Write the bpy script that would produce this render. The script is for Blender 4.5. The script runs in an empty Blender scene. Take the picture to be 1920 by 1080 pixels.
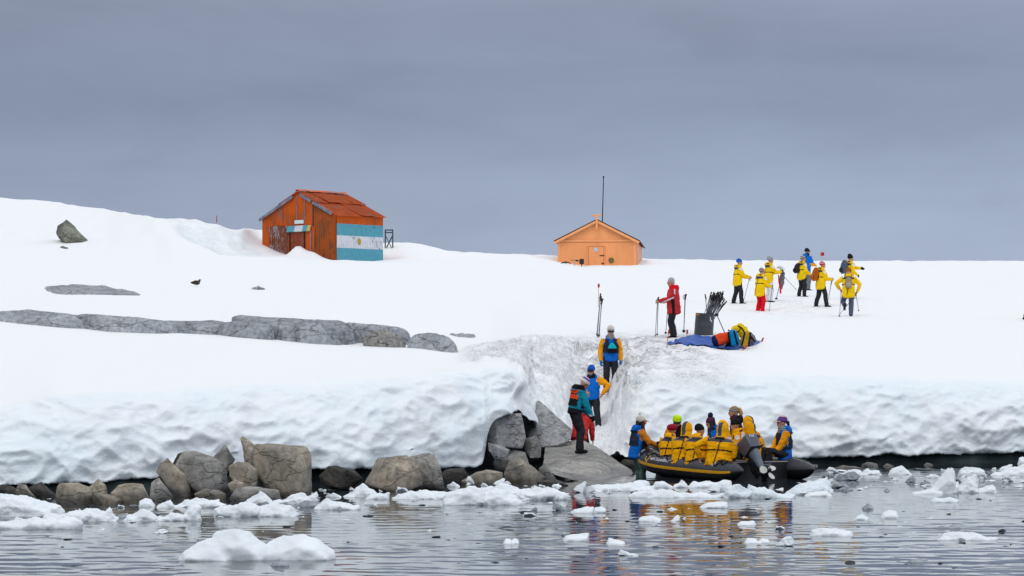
import bpy, bmesh, math, random
import numpy as np
from mathutils import Vector, Matrix, noise
from mathutils.bvhtree import BVHTree

random.seed(7)
R = math.radians
SC = bpy.context.scene
COL = SC.collection
TS = bpy.data.scenes.new('workshop')     # scratch scene for evaluating modifiers
F, PX0, PY0, HC = 4800.0, 960.0, 683.0, 2.4     # focal length in photo pixels, horizon pixel, eye height (m)


def V(*a):
    return Vector(a)


def P(px, py, D):
    """photo pixel + distance -> point in the world"""
    return Vector(((px - PX0) / F * D, D, HC + (PY0 - py) / F * D))


def sm(a, b, x):
    t = np.clip((x - a) / (b - a), 0, 1)
    return t * t * (3 - 2 * t)


# ------------------------------------------------------------------ tagging
def tag(o, label=None, cat=None, group=None, kind=None):
    if label: o['label'] = label
    if cat: o['category'] = cat
    if group: o['group'] = group
    if kind: o['kind'] = kind
    return o


def thing(name, label, cat, loc=(0, 0, 0), rotz=0.0, group=None):
    o = bpy.data.objects.new(name, None)
    o.empty_display_size = 0.2
    COL.objects.link(o)
    o.location = loc
    o.rotation_euler = (0, 0, rotz)
    return tag(o, label, cat, group)


def link(name, me, parent=None, mats=None):
    o = bpy.data.objects.new(name, me)
    COL.objects.link(o)
    if parent is not None: o.parent = parent
    if mats is not None:
        for m in (mats if isinstance(mats, (list, tuple)) else [mats]):
            me.materials.append(m)
    return o


def from_bm(name, bm, mats, parent=None, smooth=True, angle=None):
    me = bpy.data.meshes.new(name)
    bmesh.ops.recalc_face_normals(bm, faces=bm.faces[:])
    bm.to_mesh(me)
    bm.free()
    if smooth: me.shade_smooth()
    if angle: me.set_sharp_from_angle(angle=R(angle))
    return link(name, me, parent, mats)


def copy_tree(o, parent=None):
    c = o.copy()
    COL.objects.link(c)
    if parent is not None: c.parent = parent
    for ch in [x for x in o.children]:
        copy_tree(ch, c)
    return c


# ------------------------------------------------------------------ materials
def mat_base(name):
    m = bpy.data.materials.new(name)
    m.use_nodes = True
    nt = m.node_tree
    b = nt.nodes['Principled BSDF']
    return m, nt, b


def N(nt, kind, **kw):
    n = nt.nodes.new(kind)
    for k, v in kw.items():
        if k.startswith('i_'):
            n.inputs[k[2:].replace('_', ' ')].default_value = v
        else:
            setattr(n, k, v)
    return n


def ramp(nt, src, stops):
    r = nt.nodes.new('ShaderNodeValToRGB')
    els = r.color_ramp.elements
    while len(els) < len(stops): els.new(0.5)
    for e, (p, c) in zip(els, stops):
        e.position = p
        e.color = (c, c, c, 1) if not isinstance(c, (tuple, list)) else tuple(c[:3]) + (1,)
    nt.links.new(src, r.inputs[0])
    return r.outputs[0]


def mixc(nt, fac, a, b, mode='MIX'):
    n = nt.nodes.new('ShaderNodeMix')
    n.data_type = 'RGBA'
    n.blend_type = mode
    for s, v in ((n.inputs[0], fac), (n.inputs[6], a), (n.inputs[7], b)):
        if hasattr(v, 'node'): nt.links.new(v, s)
        elif isinstance(v, (int, float)): s.default_value = v
        else: s.default_value = tuple(v[:3]) + (1,)
    return n.outputs[2]


def pm(name, col, rough=0.7, var=0.15, vscale=5.0, bump=0.0, bscale=20.0, spec=0.3, metal=0.0, stretch=None):
    m, nt, b = mat_base(name)
    tc = N(nt, 'ShaderNodeTexCoord')
    vec = tc.outputs['Object']
    if stretch:
        mp = N(nt, 'ShaderNodeMapping')
        mp.inputs['Scale'].default_value = stretch
        nt.links.new(vec, mp.inputs['Vector'])
        vec = mp.outputs[0]
    nz = N(nt, 'ShaderNodeTexNoise')
    nz.inputs['Scale'].default_value = vscale
    nz.inputs['Detail'].default_value = 4
    nt.links.new(vec, nz.inputs['Vector'])
    lo = [c * (1 - var) for c in col]
    hi = [min(1, c * (1 + var)) for c in col]
    fac = ramp(nt, nz.outputs['Fac'], [(0.3, 0.0), (0.7, 1.0)])
    nt.links.new(mixc(nt, fac, lo, hi), b.inputs['Base Color'])
    b.inputs['Roughness'].default_value = rough
    b.inputs['Specular IOR Level'].default_value = spec
    b.inputs['Metallic'].default_value = metal
    if bump:
        n2 = N(nt, 'ShaderNodeTexNoise')
        n2.inputs['Scale'].default_value = bscale
        n2.inputs['Detail'].default_value = 3
        n2.inputs['Distortion'].default_value = 1.0
        nt.links.new(vec, n2.inputs['Vector'])
        bp = N(nt, 'ShaderNodeBump')
        bp.inputs['Strength'].default_value = bump
        bp.inputs['Distance'].default_value = 0.03
        nt.links.new(n2.outputs['Fac'], bp.inputs['Height'])
        nt.links.new(bp.outputs[0], b.inputs['Normal'])
    return m


_cl = {}


def cloth(name, col, rough=0.75, var=0.16):
    if name not in _cl:
        _cl[name] = pm('cloth ' + name, col, rough, var, 5.0, 0.95, 11.0, 0.08)
    return _cl[name]


YEL = cloth('yellow', (0.97, 0.42, 0.003))
YELD = cloth('yellow far', (0.97, 0.58, 0.006))
GREY = cloth('yoke grey', (0.075, 0.08, 0.09))
BLACK = cloth('black', (0.012, 0.012, 0.015))
CHAR = cloth('charcoal', (0.026, 0.027, 0.033))
BLUE = cloth('blue', (0.006, 0.15, 0.60))
ORANGE = cloth('orange', (0.95, 0.35, 0.008))
TEAL = cloth('teal', (0.01, 0.27, 0.38))
REDJ = cloth('red', (0.55, 0.035, 0.035))
REDB = cloth('bright red', (0.68, 0.008, 0.02))
REDO = cloth('red orange', (0.75, 0.07, 0.015))
WADER = cloth('wader green', (0.10, 0.17, 0.14))
GTROU = cloth('slate', (0.085, 0.105, 0.16))
WHITE = cloth('white', (0.75, 0.76, 0.80))
CREAM = cloth('cream', (0.62, 0.58, 0.52))
LIME = cloth('lime', (0.55, 0.85, 0.01))
MAROON = cloth('crimson', (0.30, 0.012, 0.03))
NAVY = cloth('navy', (0.012, 0.017, 0.07))
PLUM = cloth('plum', (0.07, 0.025, 0.05))
PURPLE = cloth('purple', (0.10, 0.03, 0.20))
PINK = cloth('pink', (0.65, 0.36, 0.33))
TAN = cloth('tan', (0.33, 0.25, 0.15))
LGREY = cloth('light grey', (0.28, 0.28, 0.29))
MGREY = cloth('mid grey', (0.16, 0.165, 0.175))
HATBLUE = cloth('hat blue', (0.01, 0.10, 0.45))
GLOVEB = cloth('glove blue', (0.005, 0.16, 0.50))
RUST = cloth('rust', (0.42, 0.10, 0.01))
DVEST = cloth('dark vest', (0.02, 0.03, 0.05))
VIOLET = cloth('violet blue', (0.06, 0.05, 0.45))
NAVYP = cloth('navy purple', (0.03, 0.025, 0.10))
SKIN = pm('skin', (0.52, 0.27, 0.18), 0.5, 0.08, 12)
HAIRG = pm('grey hair', (0.42, 0.41, 0.38), 0.6, 0.25, 40, 0.4, 60)
HAIRD = pm('dark hair', (0.018, 0.010, 0.010), 0.45, 0.3, 30, 0.4, 50)
HAIRB = pm('blond hair', (0.50, 0.30, 0.10), 0.5, 0.3, 30, 0.4, 50)
RUBBER = pm('black rubber', (0.012, 0.012, 0.013), 0.5, 0.2, 8)
LENS = pm('dark lens', (0.01, 0.012, 0.02), 0.08, 0.1, 5, spec=0.6)
LENSO = pm('orange lens', (0.75, 0.14, 0.01), 0.1, 0.3, 9, spec=0.6)
LENSB = pm('cyan lens', (0.05, 0.35, 0.5), 0.1, 0.3, 9, spec=0.6)
EYEM = pm('eye', (0.02, 0.015, 0.012), 0.2)
LIP = pm('lip', (0.38, 0.12, 0.10), 0.5)
POLEG = pm('pole shaft grey', (0.16, 0.16, 0.19), 0.35, 0.2, 8, metal=0.4)
POLEB = pm('pole grip black', (0.015, 0.015, 0.017), 0.5)
FLAGR = pm('marker red', (0.60, 0.012, 0.018), 0.6)
WANDP = pm('marker wand', (0.62, 0.22, 0.20), 0.6)


def striped(name, cols, scale):
    """knitted stripes running round a hat (object z)"""
    m, nt, b = mat_base(name)
    at = N(nt, 'ShaderNodeAttribute')
    at.attribute_name = 'hz'
    mu = N(nt, 'ShaderNodeMath', operation='MULTIPLY')
    mu.inputs[1].default_value = scale
    nt.links.new(at.outputs['Fac'], mu.inputs[0])
    fr = N(nt, 'ShaderNodeMath', operation='FRACT')
    nt.links.new(mu.outputs[0], fr.inputs[0])
    r = nt.nodes.new('ShaderNodeValToRGB')
    r.color_ramp.interpolation = 'CONSTANT'
    els = r.color_ramp.elements
    while len(els) < len(cols): els.new(0.5)
    for i, c in enumerate(cols):
        els[i].position = i / len(cols)
        els[i].color = tuple(c) + (1,)
    nt.links.new(fr.outputs[0], r.inputs[0])
    nt.links.new(r.outputs[0], b.inputs['Base Color'])
    b.inputs['Roughness'].default_value = 0.9
    return m


def attr_node(nt, name):
    a = N(nt, 'ShaderNodeAttribute')
    a.attribute_name = name
    return a.outputs['Fac']


def snow_material():
    m, nt, b = mat_base('snow')
    tc = N(nt, 'ShaderNodeTexCoord')
    ob = tc.outputs['Object']
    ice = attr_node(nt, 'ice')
    dirt_grey = attr_node(nt, 'dirt_grey')
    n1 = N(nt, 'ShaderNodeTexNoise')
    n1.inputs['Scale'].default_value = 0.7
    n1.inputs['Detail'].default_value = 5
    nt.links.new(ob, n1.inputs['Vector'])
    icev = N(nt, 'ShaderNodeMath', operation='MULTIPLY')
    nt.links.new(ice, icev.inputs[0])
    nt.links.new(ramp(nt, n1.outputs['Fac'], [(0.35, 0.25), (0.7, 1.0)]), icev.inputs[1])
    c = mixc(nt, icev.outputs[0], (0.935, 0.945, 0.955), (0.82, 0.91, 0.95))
    # mud and grit trodden into the snow, and the greyer tone of the scoop wall
    mp = N(nt, 'ShaderNodeMapping')
    mp.inputs['Scale'].default_value = (1.0, 1.0, 1.5)
    nt.links.new(ob, mp.inputs['Vector'])
    n2 = N(nt, 'ShaderNodeTexNoise')
    n2.inputs['Scale'].default_value = 1.1
    n2.inputs['Detail'].default_value = 3
    nt.links.new(mp.outputs[0], n2.inputs['Vector'])
    n3 = N(nt, 'ShaderNodeTexNoise')
    n3.inputs['Scale'].default_value = 7.0
    n3.inputs['Detail'].default_value = 8
    n3.inputs['Roughness'].default_value = 0.75
    n3.inputs['Distortion'].default_value = 1.6
    nt.links.new(mp.outputs[0], n3.inputs['Vector'])
    a1 = N(nt, 'ShaderNodeMath', operation='MULTIPLY')
    nt.links.new(ramp(nt, n2.outputs['Fac'], [(0.34, 0.0), (0.56, 1.0)]), a1.inputs[0])
    nt.links.new(ramp(nt, n3.outputs['Fac'], [(0.42, 0.10), (0.60, 1.0)]), a1.inputs[1])
    a2 = N(nt, 'ShaderNodeMath', operation='MULTIPLY')
    nt.links.new(a1.outputs[0], a2.inputs[0])
    nt.links.new(dirt_grey, a2.inputs[1])
    a2.use_clamp = True
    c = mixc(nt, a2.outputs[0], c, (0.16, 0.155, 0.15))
    nt.links.new(c, b.inputs['Base Color'])
    b.inputs['Roughness'].default_value = 0.75
    b.inputs['Specular IOR Level'].default_value = 0.12
    n4 = N(nt, 'ShaderNodeTexNoise')
    n4.inputs['Scale'].default_value = 2.2
    n4.inputs['Detail'].default_value = 7
    n4.inputs['Roughness'].default_value = 0.55
    nt.links.new(ob, n4.inputs['Vector'])
    bp = N(nt, 'ShaderNodeBump')
    bp.inputs['Strength'].default_value = 0.35
    bp.inputs['Distance'].default_value = 0.12
    nt.links.new(n4.outputs['Fac'], bp.inputs['Height'])
    # pitted melting face of the bank
    mp5 = N(nt, 'ShaderNodeMapping')
    mp5.inputs['Scale'].default_value = (1.0, 1.0, 1.7)
    nt.links.new(ob, mp5.inputs['Vector'])
    n5 = N(nt, 'ShaderNodeTexNoise')
    n5.inputs['Scale'].default_value = 5.5
    n5.inputs['Detail'].default_value = 5
    n5.inputs['Roughness'].default_value = 0.62
    nt.links.new(mp5.outputs[0], n5.inputs['Vector'])
    b5 = N(nt, 'ShaderNodeBump')
    b5.inputs['Distance'].default_value = 0.16
    i5 = N(nt, 'ShaderNodeMath', operation='MULTIPLY')
    i5.inputs[1].default_value = 0.22
    nt.links.new(ice, i5.inputs[0])
    nt.links.new(i5.outputs[0], b5.inputs['Strength'])
    nt.links.new(n5.outputs['Fac'], b5.inputs['Height'])
    nt.links.new(bp.outputs[0], b5.inputs['Normal'])
    bp = b5
    # trodden snow: dents of boots along the path and round the group
    vo = N(nt, 'ShaderNodeTexVoronoi', feature='SMOOTH_F1')
    vo.inputs['Scale'].default_value = 2.6
    vo.inputs['Smoothness'].default_value = 0.3
    nt.links.new(ob, vo.inputs['Vector'])
    dent = ramp(nt, vo.outputs['Distance'], [(0.10, 0.0), (0.42, 1.0)])
    b2 = N(nt, 'ShaderNodeBump')
    b2.inputs['Distance'].default_value = 0.10
    ts = N(nt, 'ShaderNodeMath', operation='MULTIPLY')
    ts.inputs[1].default_value = 0.85
    nt.links.new(attr_node(nt, 'trod'), ts.inputs[0])
    nt.links.new(ts.outputs[0], b2.inputs['Strength'])
    nt.links.new(dent, b2.inputs['Height'])
    nt.links.new(bp.outputs[0], b2.inputs['Normal'])
    nt.links.new(b2.outputs[0], b.inputs['Normal'])
    return m


def rock_material(name, c1, c2, crack=0.6, scale=1.0, wet=True, streak=0.25):
    m, nt, b = mat_base(name)
    tc = N(nt, 'ShaderNodeTexCoord')
    oi = N(nt, 'ShaderNodeObjectInfo')
    off = N(nt, 'ShaderNodeVectorMath', operation='ADD')
    sc = N(nt, 'ShaderNodeVectorMath', operation='SCALE')
    sc.inputs['Scale'].default_value = 37.0
    comb = N(nt, 'ShaderNodeCombineXYZ')
    for i in range(3): nt.links.new(oi.outputs['Random'], comb.inputs[i])
    nt.links.new(comb.outputs[0], sc.inputs[0])
    nt.links.new(tc.outputs['Object'], off.inputs[0])
    nt.links.new(sc.outputs[0], off.inputs[1])
    vec = off.outputs[0]
    n1 = N(nt, 'ShaderNodeTexNoise')
    n1.inputs['Scale'].default_value = 1.5 * scale
    n1.inputs['Detail'].default_value = 6
    n1.inputs['Distortion'].default_value = 0.8
    nt.links.new(vec, n1.inputs['Vector'])
    c = mixc(nt, ramp(nt, n1.outputs['Fac'], [(0.36, 0.0), (0.64, 1.0)]), c1, c2)
    n2 = N(nt, 'ShaderNodeTexNoise')
    n2.inputs['Scale'].default_value = 14 * scale
    n2.inputs['Detail'].default_value = 8
    n2.inputs['Roughness'].default_value = 0.7
    nt.links.new(vec, n2.inputs['Vector'])
    c = mixc(nt, 0.75, c, ramp(nt, n2.outputs['Fac'], [(0.3, 0.25), (0.48, 0.9), (0.70, 1.6)]), 'MULTIPLY')
    # long weathering streaks and cracks
    mp = N(nt, 'ShaderNodeMapping')
    mp.inputs['Scale'].default_value = (1.0 * scale, 0.6 * scale, 2.6 * scale)
    mp.inputs['Rotation'].default_value = (0.2, 0.5, 0.3)
    nt.links.new(vec, mp.inputs['Vector'])
    wob = N(nt, 'ShaderNodeTexNoise')
    wob.inputs['Scale'].default_value = 1.6
    wob.inputs['Detail'].default_value = 4
    nt.links.new(mp.outputs[0], wob.inputs['Vector'])
    wm = N(nt, 'ShaderNodeVectorMath', operation='MULTIPLY_ADD')
    wm.inputs[1].default_value = (0.9, 0.9, 0.9)
    nt.links.new(wob.outputs['Color'], wm.inputs[0])
    nt.links.new(mp.outputs[0], wm.inputs[2])
    vo = N(nt, 'ShaderNodeTexVoronoi', feature='DISTANCE_TO_EDGE')
    vo.inputs['Scale'].default_value = 1.3
    nt.links.new(wm.outputs[0], vo.inputs['Vector'])
    cr = ramp(nt, vo.outputs['Distance'], [(0.0, 1.0 - crack), (0.022, 1.0)])
    c = mixc(nt, 1.0, c, cr, 'MULTIPLY')
    if wet:
        ge = N(nt, 'ShaderNodeNewGeometry')
        sx = N(nt, 'ShaderNodeSeparateXYZ')
        nt.links.new(ge.outputs['Position'], sx.inputs[0])
        ad = N(nt, 'ShaderNodeMath', operation='MULTIPLY_ADD')
        ad.inputs[1].default_value = 0.35
        nt.links.new(n1.outputs['Fac'], ad.inputs[0])
        nt.links.new(sx.outputs['Z'], ad.inputs[2])
        wv = ramp(nt, ad.outputs[0], [(0.22, 0.38), (0.34, 1.0)])
        c = mixc(nt, 1.0, c, wv, 'MULTIPLY')
        rr = ramp(nt, ad.outputs[0], [(0.22, 0.3), (0.34, 0.78)])
        nt.links.new(rr, b.inputs['Roughness'])
    else:
        b.inputs['Roughness'].default_value = 0.8
    nt.links.new(c, b.inputs['Base Color'])
    b.inputs['Specular IOR Level'].default_value = 0.3
    bp = N(nt, 'ShaderNodeBump')
    bp.inputs['Strength'].default_value = 0.5
    bp.inputs['Distance'].default_value = 0.04
    nt.links.new(n2.outputs['Fac'], bp.inputs['Height'])
    b2 = N(nt, 'ShaderNodeBump')
    b2.inputs['Strength'].default_value = 0.7
    b2.inputs['Distance'].default_value = 0.06
    nt.links.new(cr, b2.inputs['Height'])
    nt.links.new(bp.outputs[0], b2.inputs['Normal'])
    nt.links.new(b2.outputs[0], b.inputs['Normal'])
    return m


ROCKT = rock_material('tan shore rock', (0.20, 0.19, 0.17), (0.40, 0.345, 0.265), 0.32, 0.6)
ROCKG = rock_material('grey shore rock', (0.21, 0.207, 0.198), (0.39, 0.375, 0.345), 0.32, 0.6)
ROCKD = rock_material('dark wet rock', (0.035, 0.034, 0.031), (0.085, 0.078, 0.068), 0.4)
ROCKS = rock_material('slate slab rock', (0.28, 0.285, 0.29), (0.42, 0.42, 0.415), 0.4, 0.7, wet=False)
ROCKB = rock_material('blue grey outcrop rock', (0.24, 0.255, 0.28), (0.38, 0.395, 0.42), 0.5, 0.5, wet=False)
ROCKO = rock_material('ochre outcrop rock', (0.23, 0.225, 0.22), (0.35, 0.325, 0.28), 0.8, 0.7, wet=False)
ROCKL = rock_material('green grey boulder rock', (0.10, 0.11, 0.09), (0.27, 0.27, 0.21), 0.85, 0.7, wet=False)
SNOW = snow_material()
ICEM = pm('floe ice', (0.86, 0.91, 0.94), 0.55, 0.05, 3, 0.25, 7, 0.25)
ICEB = pm('bluish floe ice', (0.80, 0.875, 0.915), 0.5, 0.07, 3, 0.25, 7, 0.3)
ICEG = pm('clear grey ice', (0.30, 0.335, 0.37), 0.4, 0.35, 9, 0.4, 14, 0.25)
ICEK = pm('dark brash ice', (0.035, 0.04, 0.05), 0.6, 0.5, 9, 0.3, 14, 0.15)

# ------------------------------------------------------------------ mesh helpers
def frame_from(t, side):
    t = t.normalized()
    a = side - t * side.dot(t)
    if a.length < 1e-4:
        side = Vector((0, 1, 0)) if abs(t.y) < 0.9 else Vector((1, 0, 0))
        a = side - t * side.dot(t)
    a.normalize()
    return a, t.cross(a)


def tube(bm, pts, rad, side=None, n=10, cap=1.0):
    pts = [Vector(p) for p in pts]
    rad = [(r, r) if isinstance(r, (int, float)) else r for r in rad]
    side = Vector(side) if side is not None else Vector((1, 0, 0))
    rings = []
    L = len(pts)

    def ring(c, a, b, ra, rb):
        return [bm.verts.new(c + a * (ra * math.cos(2 * math.pi * i / n)) + b * (rb * math.sin(2 * math.pi * i / n))) for i in range(n)]

    fr = []
    for i in range(L):
        if i == 0: t = pts[1] - pts[0]
        elif i == L - 1: t = pts[-1] - pts[-2]
        else: t = (pts[i + 1] - pts[i]).normalized() + (pts[i] - pts[i - 1]).normalized()
        fr.append((t.normalized(),) + frame_from(t, side))
    t, a, b = fr[0]
    r0 = rad[0]
    mr = min(r0) * cap
    pole0 = bm.verts.new(pts[0] - t * mr)
    if mr > 0: rings.append(ring(pts[0] - t * mr * 0.65, a, b, r0[0] * 0.72, r0[1] * 0.72))
    for i in range(L):
        rings.append(ring(pts[i], fr[i][1], fr[i][2], rad[i][0], rad[i][1]))
    t, a, b = fr[-1]
    r1 = rad[-1]
    mr = min(r1) * cap
    if mr > 0: rings.append(ring(pts[-1] + t * mr * 0.65, a, b, r1[0] * 0.72, r1[1] * 0.72))
    pole1 = bm.verts.new(pts[-1] + t * mr)
    for i in range(n):
        j = (i + 1) % n
        bm.faces.new((pole0, rings[0][j], rings[0][i]))
        bm.faces.new((pole1, rings[-1][i], rings[-1][j]))
        for k in range(len(rings) - 1):
            bm.faces.new((rings[k][i], rings[k][j], rings[k + 1][j], rings[k + 1][i]))


def ellipsoid(bm, c, rr, M=None, u=14, v=9):
    M3 = (M if M is not None else Matrix.Identity(3))
    S = Matrix.Diagonal(Vector(rr))
    mat = Matrix.Translation(Vector(c)) @ (M3 @ S).to_4x4()
    bmesh.ops.create_uvsphere(bm, u_segments=u, v_segments=v, radius=1.0, matrix=mat)


def box(bm, lo, hi, M=None, bev=0.0):
    lo, hi = Vector(lo), Vector(hi)
    c = (lo + hi) / 2
    s = hi - lo
    mat = Matrix.Translation(c) @ Matrix.Diagonal((s.x, s.y, s.z, 1))
    if M is not None: mat = M @ mat
    r = bmesh.ops.create_cube(bm, size=1.0, matrix=mat)
    if bev:
        es = list({e for v in r['verts'] for e in v.link_edges})
        bmesh.ops.bevel(bm, geom=es, offset=bev, segments=2, affect='EDGES', profile=0.5)


def bar(bm, a, b, w, d=None, up=(0, 0, 1)):
    """square bar from a to b"""
    a, b = Vector(a), Vector(b)
    d = d or w
    t = b - a
    s, u = frame_from(t, Vector(up).cross(t) if Vector(up).cross(t).length > 1e-4 else Vector((1, 0, 0)))
    M = Matrix((s, u, t.normalized())).transposed().to_4x4()
    M = Matrix.Translation((a + b) / 2) @ M @ Matrix.Diagonal((w, d, t.length, 1))
    bmesh.ops.create_cube(bm, size=1.0, matrix=M)


def remesh(bm, voxel, it=4, fac=0.5):
    bmesh.ops.recalc_face_normals(bm, faces=bm.faces[:])
    me = bpy.data.meshes.new('tmp')
    bm.to_mesh(me)
    bm.free()
    ob = bpy.data.objects.new('tmp', me)
    TS.collection.objects.link(ob)
    m = ob.modifiers.new('r', 'REMESH')
    m.mode = 'VOXEL'
    m.voxel_size = voxel
    if it:
        s = ob.modifiers.new('s', 'SMOOTH')
        s.factor = fac
        s.iterations = it
    vl = TS.view_layers[0]
    vl.update()
    out = bpy.data.meshes.new_from_object(ob.evaluated_get(vl.depsgraph))
    bpy.data.objects.remove(ob)
    bpy.data.meshes.remove(me)
    out.shade_smooth()
    return out


def puff(me, fn):
    """move every vertex along its normal by fn(co)"""
    n = len(me.vertices)
    co = np.empty(n * 3, np.float32); me.vertices.foreach_get('co', co)
    no = np.empty(n * 3, np.float32); me.vertices.foreach_get('normal', no)
    d = np.array([fn(Vector(c)) for c in co.reshape(-1, 3).tolist()], np.float32)
    me.vertices.foreach_set('co', (co.reshape(-1, 3) + no.reshape(-1, 3) * d[:, None]).ravel())
    me.update()


def poly_centers(me):
    n = len(me.polygons)
    a = np.empty(n * 3, dtype=np.float32)
    me.polygons.foreach_get('center', a)
    return a.reshape(n, 3)


def extract(me, keep, off, name, mat, parent):
    """a layer lying on the chosen faces of a mesh, pushed out by off"""
    bm = bmesh.new()
    bm.from_mesh(me)
    bm.faces.ensure_lookup_table()
    dele = [f for f in bm.faces if not keep[f.index]]
    if len(dele) == len(bm.faces):
        bm.free()
        return None
    nr = {v.index: v.normal.copy() for v in bm.verts}
    for v in bm.verts: v.co += v.normal * off
    bmesh.ops.delete(bm, geom=dele, context='FACES')
    out = bpy.data.meshes.new(name)
    bm.to_mesh(out)
    bm.free()
    out.materials.clear()
    out.shade_smooth()
    return link(name, out, parent, mat)


def seg_dist(c, a, b):
    a = np.array(a); b = np.array(b)
    ab = b - a
    t = np.clip(((c - a) @ ab) / max(1e-9, ab @ ab), 0, 1)
    return np.linalg.norm(c - a - t[:, None] * ab, axis=1)


def rot_to(d):
    """rotation whose z axis is d"""
    return Vector(d).normalized().to_track_quat('Z', 'Y')


def text_mesh(body, size, ext=0.002, shear=0.0):
    cu = bpy.data.curves.new('t', 'FONT')
    cu.body = body
    cu.size = size
    cu.extrude = ext
    cu.shear = shear
    cu.align_x = 'LEFT'
    ob = bpy.data.objects.new('t', cu)
    TS.collection.objects.link(ob)
    vl = TS.view_layers[0]
    vl.update()
    me = bpy.data.meshes.new_from_object(ob.evaluated_get(vl.depsgraph))
    bpy.data.objects.remove(ob)
    bpy.data.curves.remove(cu)
    return me
# ------------------------------------------------------------------ terrain
def pchip(x, y, xq):
    x = np.asarray(x, float); y = np.asarray(y, float)
    h = np.diff(x)
    d = np.diff(y) / h
    m = np.zeros_like(y)
    for i in range(1, len(x) - 1):
        if d[i - 1] * d[i] > 0:
            w1 = 2 * h[i] + h[i - 1]; w2 = h[i] + 2 * h[i - 1]
            m[i] = (w1 + w2) / (w1 / d[i - 1] + w2 / d[i])
    m[0] = d[0]; m[-1] = d[-1]
    i = np.clip(np.searchsorted(x, xq) - 1, 0, len(x) - 2)
    t = (xq - x[i]) / h[i]
    return ((2 * t**3 - 3 * t**2 + 1) * y[i] + (t**3 - 2 * t**2 + t) * h[i] * m[i]
            + (-2 * t**3 + 3 * t**2) * y[i + 1] + (t**3 - t**2) * h[i] * m[i + 1])


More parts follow.
